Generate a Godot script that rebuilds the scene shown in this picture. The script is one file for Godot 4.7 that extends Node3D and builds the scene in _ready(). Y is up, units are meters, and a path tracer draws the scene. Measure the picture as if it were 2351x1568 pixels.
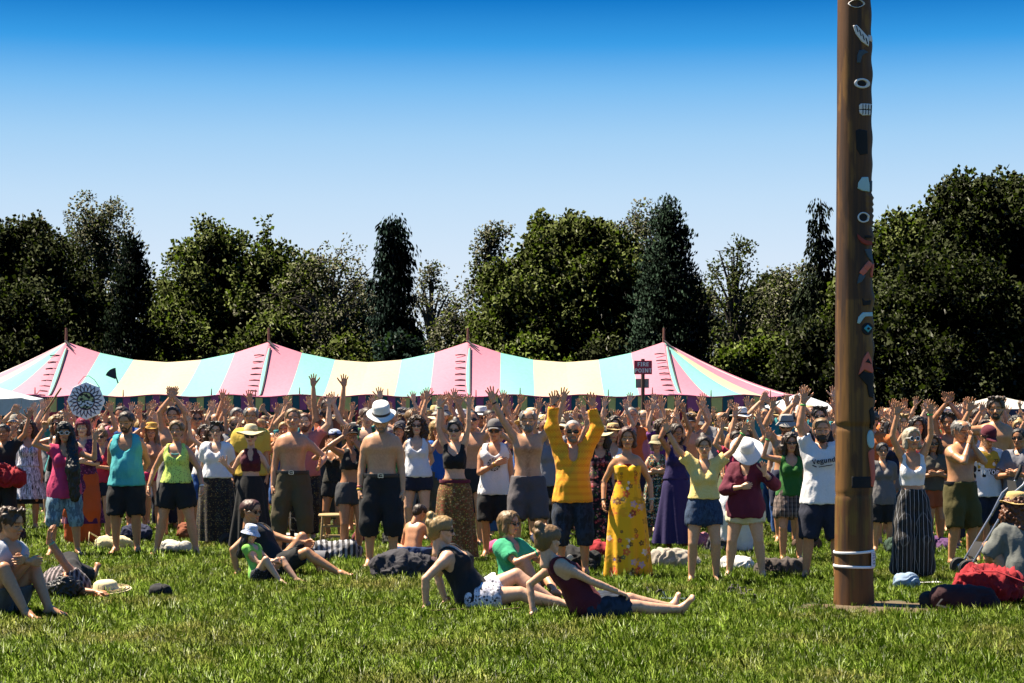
extends Node3D
# A field at a summer festival: a crowd with raised arms, a carved pole, a striped marquee and a wood behind.
var names := {}
var store := {}
var mats := {}
var fold: FastNoiseLite
var heads := []
var heads_small := []
var hands_of := {}
var hands_small := {}
var weave: Texture2D
var creases: Texture2D
var strands: Texture2D
var freckle: Texture2D
var rng := RandomNumberGenerator.new()
const EXPOSURE := 3.0

func _ready() -> void:
	var t0 := Time.get_ticks_msec()
	# ---- camera: eye height of a standing photographer, the lens shifted so that uprights stay upright
	var cam := Camera3D.new()
	cam.position = Vector3(0, 1.7, 0)
	cam.projection = Camera3D.PROJECTION_FRUSTUM
	cam.near = 0.1
	cam.size = 0.1 * 2.0 * 784.0 / 4572.0
	cam.frustum_offset = Vector2(0, 0.1 * 166.0 / 4572.0)
	cam.far = 900.0
	add_child(cam)
	# ---- sky: deep blue overhead, pale near the horizon
	var we := WorldEnvironment.new()
	var env := Environment.new()
	env.background_mode = Environment.BG_SKY
	var sm := PanoramaSkyMaterial.new()
	sm.panorama = air()
	var sky := Sky.new()
	sky.sky_material = sm
	env.sky = sky
	env.background_energy_multiplier = 1.0
	env.tonemap_mode = Environment.TONE_MAPPER_LINEAR
	env.tonemap_exposure = EXPOSURE
	env.sdfgi_enabled = true
	env.ssao_enabled = true
	env.ssil_enabled = true
	we.environment = env
	add_child(we)
	# ---- sun: high, behind the crowd and to its right hand; shadows fall towards the camera's right
	var sun := DirectionalLight3D.new()
	sun.light_energy = 1.6
	sun.light_color = Color(1.0, 0.945, 0.85)
	sun.light_angular_distance = 0.5
	sun.shadow_enabled = true
	add_child(sun)
	sun.look_at_from_position(Vector3(-5.6, 11.0, -2.6), Vector3.ZERO)
	start()
	print("start ", Time.get_ticks_msec() - t0)
	ground()
	trees()
	print("trees ", Time.get_ticks_msec() - t0)
	marquee()
	gazebos()
	totem()
	fire_sign()
	print("structures ", Time.get_ticks_msec() - t0)
	front_people()
	print("front people ", Time.get_ticks_msec() - t0)
	crowd()
	print("crowd ", Time.get_ticks_msec() - t0)
	belongings()
	grass()
	print("all ", Time.get_ticks_msec() - t0)

func air() -> ImageTexture:
	# clear summer air: the colour depends on the height above the horizon alone
	var steps := [[-90.0, 70, 80, 60], [-1.0, 120, 130, 110], [0.0, 234, 241, 250], [2.6, 226, 238, 250], [4.4, 214, 232, 250], [6.2, 194, 223, 249], [7.9, 164, 209, 246], [9.3, 122, 189, 242], [10.5, 58, 158, 231], [11.9, 8, 116, 199], [16.0, 22, 118, 198], [30.0, 28, 116, 194], [90.0, 28, 112, 188]]
	var im := Image.create(8, 1024, false, Image.FORMAT_RGBF)
	for y in 1024:
		var e := 90.0 - (y + 0.5) / 1024.0 * 180.0
		var c := Color.BLACK
		for q in steps.size() - 1:
			if e >= steps[q][0] and e <= steps[q + 1][0]:
				var t: float = (e - steps[q][0]) / (steps[q + 1][0] - steps[q][0])
				c = Color8(steps[q][1], steps[q][2], steps[q][3]).srgb_to_linear().lerp(Color8(steps[q + 1][1], steps[q + 1][2], steps[q + 1][3]).srgb_to_linear(), t)
		for x in 8:
			im.set_pixel(x, y, Color(c.r / EXPOSURE, c.g / EXPOSURE, c.b / EXPOSURE))
	return ImageTexture.create_from_image(im)

func start() -> void:
	rng.seed = 7
	fold = leaf_noise(5, 1.0)
	fold.fractal_octaves = 2
	weave = noise_image(64, 64, leaf_noise(1, 0.2), Color(0.86, 0.86, 0.86), Color.WHITE)
	creases = noise_image(128, 128, leaf_noise(2, 0.06), Color.BLACK, Color.WHITE)
	strands = noise_image(128, 128, leaf_noise(3, 0.12), Color(0.45, 0.45, 0.45), Color.WHITE, 3.0, 0.3)
	freckle = noise_image(128, 128, leaf_noise(4, 0.08), Color(0.84, 0.80, 0.78), Color.WHITE)
	heads = [grow_head(true, 0.0072), grow_head(false, 0.0072)]
	heads_small = [grow_head(true, 0.0105), grow_head(false, 0.0105)]
	for q in ["open", "flat", "relaxed", "fist"]:
		hands_of[q] = grow_hand(q, 0.0054)
		hands_small[q] = grow_hand(q, 0.0072)

# ---------------------------------------------------------------- the setting
func ground() -> void:
	var im := Image.create(512, 512, false, Image.FORMAT_RGB8)
	var a := leaf_noise(11, 0.05)
	var b := leaf_noise(12, 0.35)
	for y in 512:
		for x in 512:
			var u := TAU * x / 512.0
			var w := TAU * y / 512.0
			var p := Vector3(cos(u) * 60.0 + cos(w) * 23.0, sin(u) * 60.0 + sin(w) * 31.0, cos(w) * 52.0 - sin(w) * 27.0)
			var dry := clampf(a.get_noise_3dv(p) * 1.2 + 0.4, 0.0, 1.0)
			var fine := b.get_noise_3dv(p * 2.3) * 0.5 + 0.5
			im.set_pixel(x, y, Color(0.20, 0.28, 0.08).lerp(Color(0.29, 0.29, 0.13), dry).lerp(Color(0.12, 0.15, 0.05), fine * 0.7))
	im.generate_mipmaps()
	var m := StandardMaterial3D.new()
	m.resource_name = "turf"
	m.albedo_texture = ImageTexture.create_from_image(im)
	m.uv1_triplanar = true
	m.uv1_world_triplanar = true
	m.uv1_scale = Vector3.ONE * 0.45
	m.roughness = 1.0
	# one sheet, finer and a little uneven where people stand
	var s := soup()
	var f := leaf_noise(13, 0.35)
	var rings := []
	var zs := [-500.0, -300.0, -200.0, -140.0, -100.0, -80.0]
	for q in 81: zs.append(-70.0 + q * 0.9)
	zs.append_array([4.0, 12.0, 60.0])
	var xs := [-400.0, -180.0, -90.0, -50.0]
	for q in 61: xs.append(-30.0 + q)
	xs.append_array([50.0, 90.0, 180.0, 400.0])
	for z: float in zs:
		var row := PackedVector3Array()
		for x: float in xs:
			row.append(Vector3(x, 0.012 * f.get_noise_2d(x, z), z))
		rings.append(row)
	skin(s, rings, false, false)
	var g := put("ground", commit(s), m)
	tag(g, "wide mown lawn of a festival field", "", "", "structure")
	# trodden bare earth round the carved pole
	var e := soup()
	var rr := []
	var ragged := leaf_noise(15, 1.3)
	for j in 5:
		var ring := PackedVector3Array()
		for q in 60:
			var t := -TAU * q / 60
			var r: float = [0.05, 0.5, 0.8, 0.95, 1.06][j] * (1.0 + 0.5 * ragged.get_noise_2d(cos(t) * 1.6, sin(t) * 1.6) + 0.22 * ragged.get_noise_2d(cos(t) * 6.0, sin(t) * 6.0))
			ring.append(Vector3(3.42 + cos(t) * r * 0.92, [0.009, 0.008, 0.005, -0.001, -0.02][j], -17.5 + sin(t) * r * 0.62))
		rr.append(ring)
	rr.reverse()
	skin(e, rr, true, false)
	var earth := mat("bare earth", Color(0.17, 0.118, 0.060), 1.0, noise_image(128, 128, leaf_noise(14, 0.15), Color(0.6, 0.6, 0.6), Color.WHITE), 1.5)
	tag(put("bare_earth", commit(e), earth), "dry trodden earth round the foot of the carved pole", "", "", "structure")

func grass() -> void:
	# tufts of blades; nobody could count them
	var tuft := soup()
	for q in 11:
		var a := q * 2.39996
		var r := 0.022 * sqrt(q / 11.0)
		var at := Vector3(cos(a) * r, -0.008, sin(a) * r)
		var h := 0.035 + 0.035 * fmod(q * 0.618, 1.0)
		var lean := Vector3(cos(a + 0.7), 0, sin(a + 0.7)) * h * (0.25 + 0.5 * fmod(q * 0.37, 1.0))
		var wd := Vector3(-sin(a * 1.7), 0, cos(a * 1.7)) * 0.0032
		var ml := at + Vector3(0, h * 0.6, 0) + lean * 0.35
		var tip := at + Vector3(0, h, 0) + lean
		var base: int = tuft.v.size()
		tuft.v.append_array(PackedVector3Array([at - wd, at + wd, ml - wd * 0.8, ml + wd * 0.8, tip]))
		var n := (wd.cross(ml - at)).normalized()
		for k in 5: tuft.n.append((n + Vector3.UP * 0.6).normalized())
		for k in [0, 1, 3, 0, 3, 2, 2, 3, 4]: tuft.i.append(base + k)
	var m := StandardMaterial3D.new()
	m.resource_name = "grass blade"
	m.albedo_color = Color.WHITE
	m.vertex_color_use_as_albedo = true
	m.roughness = 0.55
	m.backlight_enabled = true
	m.backlight = Color(0.5, 0.62, 0.22)
	var r := RandomNumberGenerator.new()
	r.seed = 91
	var patch := leaf_noise(21, 0.55)
	var thin := leaf_noise(22, 0.9)
	var where := []
	var tint := []
	for band: Array in [[10.4, 17.0, 620.0], [17.0, 23.0, 460.0], [23.0, 30.0, 220.0], [30.0, 40.0, 60.0]]:
		var zw: float = (band[0] + band[1]) * 0.5 * 0.28 + 2.0
		var count := int((band[1] - band[0]) * zw * 2.0 * band[2])
		for q in count:
			var d := r.randf_range(band[0], band[1])
			var x := r.randf_range(-d * 0.28 - 2.2, d * 0.28 + 2.2)
			var bare := Vector2((x - 3.42) / 0.92, (-d + 17.5) / 0.62).length() + 0.5 * thin.get_noise_2d(x * 3.0, d * 3.0)
			if bare < 1.0 and r.randf() > bare * bare * 0.3:
				continue
			var dry := clampf(patch.get_noise_2d(x, d * 0.8) * 1.5 - 0.12, 0.0, 1.0)
			dry = maxf(dry, 0.9 - Vector2((x + 1.35) / 1.0, (d - 19.5) / 1.1).length())
			var t := thin.get_noise_2d(x, d * 0.7)
			var rank := r.randf()
			var s := (r.randf_range(0.55, 1.2) if rank < 0.9 else r.randf_range(1.3, 1.9)) * (1.0 + 0.55 * t) * (1.0 - 0.25 * dry)
			var b := Basis.from_euler(Vector3(r.randf_range(-0.35, 0.35), r.randf() * TAU, r.randf_range(-0.35, 0.35))) * s
			where.append(Transform3D(b, Vector3(x, 0.006, -d)))
			var c := Color(0.15, 0.25, 0.030).lerp(Color(0.24, 0.33, 0.06), r.randf()).lerp(Color(0.42, 0.35, 0.14), dry * r.randf_range(0.4, 1.0))
			tint.append(c * r.randf_range(0.6, 1.25) * (1.0 + 0.45 * patch.get_noise_2d(x * 2.2 + 40.0, d * 1.4)))
	var mm := MultiMesh.new()
	mm.transform_format = MultiMesh.TRANSFORM_3D
	mm.use_colors = true
	mm.mesh = commit(tuft, m)
	mm.instance_count = where.size()
	for q in where.size():
		mm.set_instance_transform(q, where[q])
		mm.set_instance_color(q, tint[q])
	print("tufts ", where.size())
	var o := MultiMeshInstance3D.new()
	o.name = "grass"
	o.multimesh = mm
	add_child(o)
	tag(o, "short green grass of the lawn with dry patches", "grass", "", "stuff")

# ---------------------------------------------------------------- trees
func leaf_clump(kind: int) -> Dictionary:
	var s := soup()
	var r := RandomNumberGenerator.new()
	r.seed = 300 + kind
	var n: int = [20, 16, 24, 18][kind]
	for q in n:
		var d := Vector3(r.randfn(), r.randfn() * 0.8, r.randfn()).normalized() * pow(r.randf(), 0.4) * 0.42
		var l: float = [0.20, 0.16, 0.19, 0.26][kind] * r.randf_range(0.7, 1.3)
		var w: float = [0.105, 0.07, 0.05, 0.05][kind] * r.randf_range(0.7, 1.2)
		var f := (d.normalized() + Vector3(r.randfn(), r.randfn(), r.randfn()) * 0.6).normalized()
		if kind == 2: f = (Vector3(0, 1.3, 0) + d.normalized() * 0.8).normalized()         # upright cypress sprays
		if kind == 3: f = (Vector3(0, -1.5, 0) + d.normalized() * 0.7).normalized()        # hanging sprays
		var u := f.cross(Vector3(r.randfn(), r.randfn(), r.randfn())).normalized()
		var nn := u.cross(f).normalized()
		var base: int = s.v.size()
		s.v.append_array(PackedVector3Array([d, d + f * l * 0.45 + u * w, d + f * l + nn * l * 0.12, d + f * l * 0.45 - u * w]))
		for k in 4: s.n.append((nn + d.normalized() * 0.4).normalized())
		for k in [0, 1, 2, 0, 2, 3]: s.i.append(base + k)
	return s

func tree(label: String, x: float, z: float, lobes: Array, limbs: Array, kind: int, col: Color, dens: float, seed_: int, bark := Color(0.05, 0.038, 0.028), called := "broadleaf_tree", gap := 0.15) -> void:
	# lobes: [centre, radii] relative to the foot; limbs: [path, r0, r1]
	var o := thing(called, label, "tree", Vector3(x, 0, z))
	var r := RandomNumberGenerator.new()
	r.seed = seed_
	var wood := soup()
	for l: Array in limbs:
		var rad := []
		for q in l[0].size(): rad.append(lerpf(l[1], l[2], q / maxf(1.0, l[0].size() - 1.0)))
		pour(wood, tube(l[0], rad, 8))
	put("trunk", commit(wood), mat("bark %s" % bark.to_html(), bark, 0.95, store.bark, 0.7), o)
	var where := []
	var tint := []
	var gaps := leaf_noise(seed_, 0.62)
	for l: Array in lobes:
		var c: Vector3 = l[0]
		var e: Vector3 = l[1]
		var area := pow((pow(e.x * e.y, 1.6) + pow(e.x * e.z, 1.6) + pow(e.y * e.z, 1.6)) / 3.0, 0.625) * 12.57
		var lt := r.randf_range(0.82, 1.15)
		for q in int(area * dens * 1.25):
			var d := Vector3(r.randfn(), r.randfn(), r.randfn()).normalized()
			var p := c + d * e * lerpf(0.45, 1.06, pow(r.randf(), 0.7))
			if gaps.get_noise_3dv(p + Vector3(x, 0, z)) < -0.22 + gap + (0.08 if kind == 1 else 0.0):
				continue
			var s := r.randf_range(0.7, 1.5)
			where.append(Transform3D((Basis.from_euler(Vector3(r.randf() * TAU, r.randf() * TAU, 0)) if kind < 2 else Basis(Vector3.UP, r.randf() * TAU)) * s, p))
			tint.append(col * lt * r.randf_range(0.75, 1.25))
	var key := "leaf %d" % kind
	if not store.has(key):
		var m := StandardMaterial3D.new()
		m.resource_name = key
		m.vertex_color_use_as_albedo = true
		m.roughness = 0.58 if kind < 2 else 0.7
		m.backlight_enabled = true
		m.backlight = Color(0.75, 0.85, 0.45) if kind < 2 else Color(0.2, 0.26, 0.18)
		store[key] = commit(leaf_clump(kind), m)
	var mm := MultiMesh.new()
	mm.transform_format = MultiMesh.TRANSFORM_3D
	mm.use_colors = true
	mm.mesh = store[key]
	mm.instance_count = where.size()
	for q in where.size():
		mm.set_instance_transform(q, where[q])
		mm.set_instance_color(q, tint[q])
	var cr := MultiMeshInstance3D.new()
	cr.name = "crown"
	cr.multimesh = mm
	o.add_child(cr)
	cr.set_meta("kind", "stuff")
	leaves_total += where.size()

var leaves_total := 0

func broad(label: String, px: float, dist: float, top: float, half: float, col: Color, seed_: int, dens := 1.5, low := 0.28, kind := 0, gap := 0.15, spire := 0.0, bark := Color(0.05, 0.038, 0.028), called := "broadleaf_tree") -> void:
	# a round or pointed crown made of many small lobes round spreading limbs
	var r := RandomNumberGenerator.new()
	r.seed = seed_ * 17 + 3
	var lobes := []
	var limbs := []
	var fork := top * (low + 0.08)
	limbs.append([[Vector3(0, -0.2, 0), Vector3(r.randf_range(-0.2, 0.2), fork * 0.5, 0), Vector3(r.randf_range(-0.3, 0.3), fork, 0), Vector3(r.randf_range(-0.4, 0.4), top * 0.8, 0)], 0.42 + half * 0.03, 0.06])
	half *= 1.45
	top *= 0.965
	var n := int(44 + half * 7.0)
	for q in n:
		var a := q * 2.39996 + r.randf() * 0.5
		var v := pow((q + 0.5) / n, 0.8)                     # 0 at the bottom, 1 at the top
		var y := lerpf(top * low, top, v)
		var prof := pow(sin(PI * clampf(0.12 + v * 0.83, 0.0, 1.0)), 0.6)
		if spire > 0.0: prof = lerpf(prof, (1.0 - v) * 1.1 + 0.06, spire)
		var rad := half * prof * r.randf_range(0.45, 1.12)
		var sz := half * r.randf_range(0.15, 0.33) * (1.0 - 0.35 * v * (0.4 + spire))
		var c := Vector3(cos(a) * maxf(rad - sz * 0.6, 0.0), y - sz * 0.7, sin(a) * maxf(rad - sz * 0.6, 0.0) * 0.85)
		lobes.append([c, Vector3(sz, sz * r.randf_range(0.7, 1.0), sz)])
		if q % 2 == 0:
			var h0 := lerpf(fork * 0.75, top * 0.62, v)
			limbs.append([[Vector3(0, h0, 0), Vector3(c.x * 0.45, lerpf(h0, c.y, 0.55) + 0.2, c.z * 0.45), c], 0.13 + 0.10 * (1.0 - v), 0.03])
			for k in 3:
				limbs.append([[c, c + Vector3(r.randfn(), absf(r.randfn()) * 0.8, r.randfn()).normalized() * sz * 1.05], 0.03, 0.012])
	# loose sprays beyond the outline
	for q in int(n * 1.3):
		var l: Array = lobes[r.randi() % lobes.size()]
		var d := Vector3(r.randfn(), r.randfn() * 0.7 + 0.5, r.randfn()).normalized()
		lobes.append([l[0] + d * l[1] * 1.15, Vector3.ONE * half * r.randf_range(0.05, 0.12)])
	tree(label, px, -dist * 2.0, lobes, limbs, kind, col, dens, seed_, bark, called, gap)

func conifer(label: String, px: float, dist: float, top: float, half: float, col: Color, seed_: int, kind: int, dens := 1.9, rough := 0.25, low := 0.03, bulge := 0.75) -> void:
	var r := RandomNumberGenerator.new()
	r.seed = seed_ * 13 + 1
	var lobes := []
	var limbs := [[[Vector3(0, -0.2, 0), Vector3(0.05, top * 0.5, 0), Vector3(0, top * 0.97, 0)], 0.32, 0.03]]
	var n := int(top * 5.0)
	for q in n:
		var v := pow((q + 0.5) / n, 0.9)
		var y := lerpf(top * low, top * 0.985, v)
		var rad := half * pow(1.0 - v, bulge) * (1.0 + r.randf_range(-rough, rough)) + 0.08
		var a := q * 2.39996
		var sz := 0.30 + rad * 0.28
		lobes.append([Vector3(cos(a) * maxf(0.0, rad - sz * 0.7), y - (0.1 if kind == 2 else sz * 0.4), sin(a) * maxf(0.0, rad - sz * 0.7)), Vector3(sz, sz * (1.6 if kind == 2 else 1.15), sz)])
		if q % 4 == 0:
			limbs.append([[Vector3(0, y * 0.96, 0), Vector3(cos(a) * rad * 0.8, y, sin(a) * rad * 0.8)], 0.06, 0.015])
	tree(label, px, -dist * 2.0, lobes, limbs, kind, col, dens, seed_, Color(0.05, 0.032, 0.024), "conifer_tree", 0.0)

func trees() -> void:
	store.bark = noise_image(128, 128, leaf_noise(31, 0.12), Color(0.4, 0.4, 0.4), Color.WHITE, 3.0, 0.4)
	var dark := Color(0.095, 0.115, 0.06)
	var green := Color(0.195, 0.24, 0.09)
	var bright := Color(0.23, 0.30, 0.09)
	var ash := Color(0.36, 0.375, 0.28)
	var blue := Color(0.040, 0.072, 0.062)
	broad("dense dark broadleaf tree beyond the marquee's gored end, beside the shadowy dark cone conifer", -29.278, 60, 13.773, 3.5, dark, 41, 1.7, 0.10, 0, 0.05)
	broad("tall grey-green tree with a loose crown behind the shadowy dark cone conifer", -28.571, 68, 16.216, 4.4, ash, 42, 1.5, 0.15, 1, 0.10, 0.25)
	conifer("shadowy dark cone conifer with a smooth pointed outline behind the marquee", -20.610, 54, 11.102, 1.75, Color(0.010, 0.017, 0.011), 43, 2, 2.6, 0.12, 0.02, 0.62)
	broad("wide spreading oak with visible crooked limbs and gaps in its crown", -17.652, 63, 13.771, 5.2, green, 44, 1.35, 0.22, 0, 0.22)
	broad("silvery grey-green tree with slender upright stems beside the wide oak", -11.037, 60, 12.251, 3.5, ash, 45, 1.25, 0.18, 1, 0.26, 0.15, Color(0.10, 0.085, 0.07))
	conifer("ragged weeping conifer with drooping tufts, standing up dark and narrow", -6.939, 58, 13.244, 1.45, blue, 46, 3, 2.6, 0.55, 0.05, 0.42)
	broad("small airy tree with the sky showing round it, next to the weeping conifer", -5.356, 66, 12.094, 2.1, ash, 47, 1.3, 0.25, 1, 0.22, 0.3, Color(0.10, 0.085, 0.07))
	broad("slender pointed birch-like tree with pale twiggy foliage near the sky gap", -1.392, 63, 13.964, 2.5, ash, 48, 1.7, 0.08, 1, 0.06, 0.75, Color(0.12, 0.10, 0.085))
	broad("big round-topped oak with bright green sunlit foliage", 3.600, 59, 13.572, 4.6, green, 49, 2.0, 0.06, 0, 0.0)
	broad("grey-green tree rising behind the broad cypress and the round oak", 8.738, 69, 16.430, 3.2, ash, 50, 1.4, 0.2, 1, 0.1, 0.2)
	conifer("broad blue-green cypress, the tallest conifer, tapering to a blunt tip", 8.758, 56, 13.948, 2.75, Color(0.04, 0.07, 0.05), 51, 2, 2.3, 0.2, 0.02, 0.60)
	broad("loose tree with thin bent trunks and airy foliage beside the broad cypress", 13.818, 62, 13.145, 2.5, Color(0.20, 0.24, 0.12), 52, 1.35, 0.20, 1, 0.22, 0.35)
	broad("pale feathery tree filling the space before the ragged-topped conifer", 18.044, 64, 11.779, 3.0, ash, 53, 1.6, 0.10, 1, 0.12)
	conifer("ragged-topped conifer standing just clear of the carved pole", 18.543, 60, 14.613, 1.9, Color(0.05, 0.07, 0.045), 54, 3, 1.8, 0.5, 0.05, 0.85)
	broad("leafy sunlit tree whose crown shows just past the carved pole", 22.695, 58, 13.929, 3.4, green, 55, 1.7, 0.08, 0, 0.10)
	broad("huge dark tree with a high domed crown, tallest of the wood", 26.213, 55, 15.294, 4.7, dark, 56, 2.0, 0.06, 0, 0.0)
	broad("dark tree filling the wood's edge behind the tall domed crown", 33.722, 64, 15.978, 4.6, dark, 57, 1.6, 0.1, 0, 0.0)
	# the lower trees and shrubs that close the wood behind the marquee
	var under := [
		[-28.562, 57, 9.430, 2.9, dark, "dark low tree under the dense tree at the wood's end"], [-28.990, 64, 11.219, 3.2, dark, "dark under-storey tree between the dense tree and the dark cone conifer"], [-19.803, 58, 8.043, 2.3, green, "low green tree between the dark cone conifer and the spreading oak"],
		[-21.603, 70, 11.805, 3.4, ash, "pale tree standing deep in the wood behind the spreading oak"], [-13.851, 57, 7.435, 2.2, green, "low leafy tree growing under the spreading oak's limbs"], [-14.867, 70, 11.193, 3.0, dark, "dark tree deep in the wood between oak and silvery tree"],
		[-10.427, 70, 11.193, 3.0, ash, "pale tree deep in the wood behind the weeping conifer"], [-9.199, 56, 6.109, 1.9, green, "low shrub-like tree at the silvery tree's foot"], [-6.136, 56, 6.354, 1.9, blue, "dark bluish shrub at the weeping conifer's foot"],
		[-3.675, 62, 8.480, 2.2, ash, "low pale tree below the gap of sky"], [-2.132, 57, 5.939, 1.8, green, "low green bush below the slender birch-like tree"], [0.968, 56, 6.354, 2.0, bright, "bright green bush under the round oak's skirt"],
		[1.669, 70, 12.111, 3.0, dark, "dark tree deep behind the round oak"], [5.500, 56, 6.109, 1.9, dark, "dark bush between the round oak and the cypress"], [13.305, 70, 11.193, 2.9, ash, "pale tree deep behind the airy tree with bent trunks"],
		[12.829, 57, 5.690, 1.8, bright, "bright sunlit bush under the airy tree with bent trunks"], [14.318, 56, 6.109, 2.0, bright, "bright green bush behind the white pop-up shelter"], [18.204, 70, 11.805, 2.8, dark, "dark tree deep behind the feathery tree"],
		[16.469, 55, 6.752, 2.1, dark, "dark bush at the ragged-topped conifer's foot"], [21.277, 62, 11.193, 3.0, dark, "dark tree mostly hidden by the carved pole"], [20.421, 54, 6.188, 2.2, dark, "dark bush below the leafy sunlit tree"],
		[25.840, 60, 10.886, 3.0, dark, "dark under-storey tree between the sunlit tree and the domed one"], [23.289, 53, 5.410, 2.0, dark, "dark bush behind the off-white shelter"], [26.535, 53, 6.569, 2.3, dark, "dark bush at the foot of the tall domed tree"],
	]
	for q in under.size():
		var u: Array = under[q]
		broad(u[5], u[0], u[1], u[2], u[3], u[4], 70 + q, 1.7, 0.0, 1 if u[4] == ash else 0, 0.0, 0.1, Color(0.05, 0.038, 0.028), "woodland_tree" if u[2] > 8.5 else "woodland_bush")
	print("leaf clumps ", leaves_total)

# ---------------------------------------------------------------- the striped marquee
const KINGS := [-19.7, -10.75, -1.95, 6.71]
const TENT_Z := -88.0
const TENT_R := 5.8

func canvas(key: String, col: Color) -> StandardMaterial3D:
	var m := mat("canvas " + key, col, 0.8, store.canvas_grain, 0.35)
	m.backlight_enabled = true
	m.backlight = Color(0.4, 0.4, 0.4)
	return m

func ridge(x: float) -> float:
	for q in 3:
		if x >= KINGS[q] and x <= KINGS[q + 1]:
			var u: float = (x - KINGS[q]) / (KINGS[q + 1] - KINGS[q])
			return 3.98 + 0.90 * pow(absf(2.0 * u - 1.0), 1.9)
	return 4.88

func roof_at(x: float, s: float, front: float) -> Vector3:
	var eave := 2.44 + 0.05 * cos(x * TAU / 2.93)
	return Vector3(x, eave + (ridge(x) - eave) * pow(1.0 - s, 1.22), TENT_Z + front * s * TENT_R)

func gore_at(k: int, a: float, s: float) -> Vector3:        # a: angle from the front, away from the tent
	var sd := -1.0 if k == 0 else 1.0
	var eave := 2.44 + 0.05 * cos(a * 12.0)
	return Vector3(KINGS[k] + sd * sin(a) * s * TENT_R * 1.02, eave + (4.88 - eave) * pow(1.0 - s, 1.32), TENT_Z + cos(a) * s * TENT_R)

func sheet(fn: Callable, nu: int, nv: int) -> ArrayMesh:
	var s := soup()
	var rows := []
	for j in nv + 1:
		var row := PackedVector3Array()
		for q in nu + 1:
			row.append(fn.call(float(q) / nu, float(j) / nv))
		rows.append(row)
	skin(s, rows, false, false)
	return commit(s)

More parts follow.
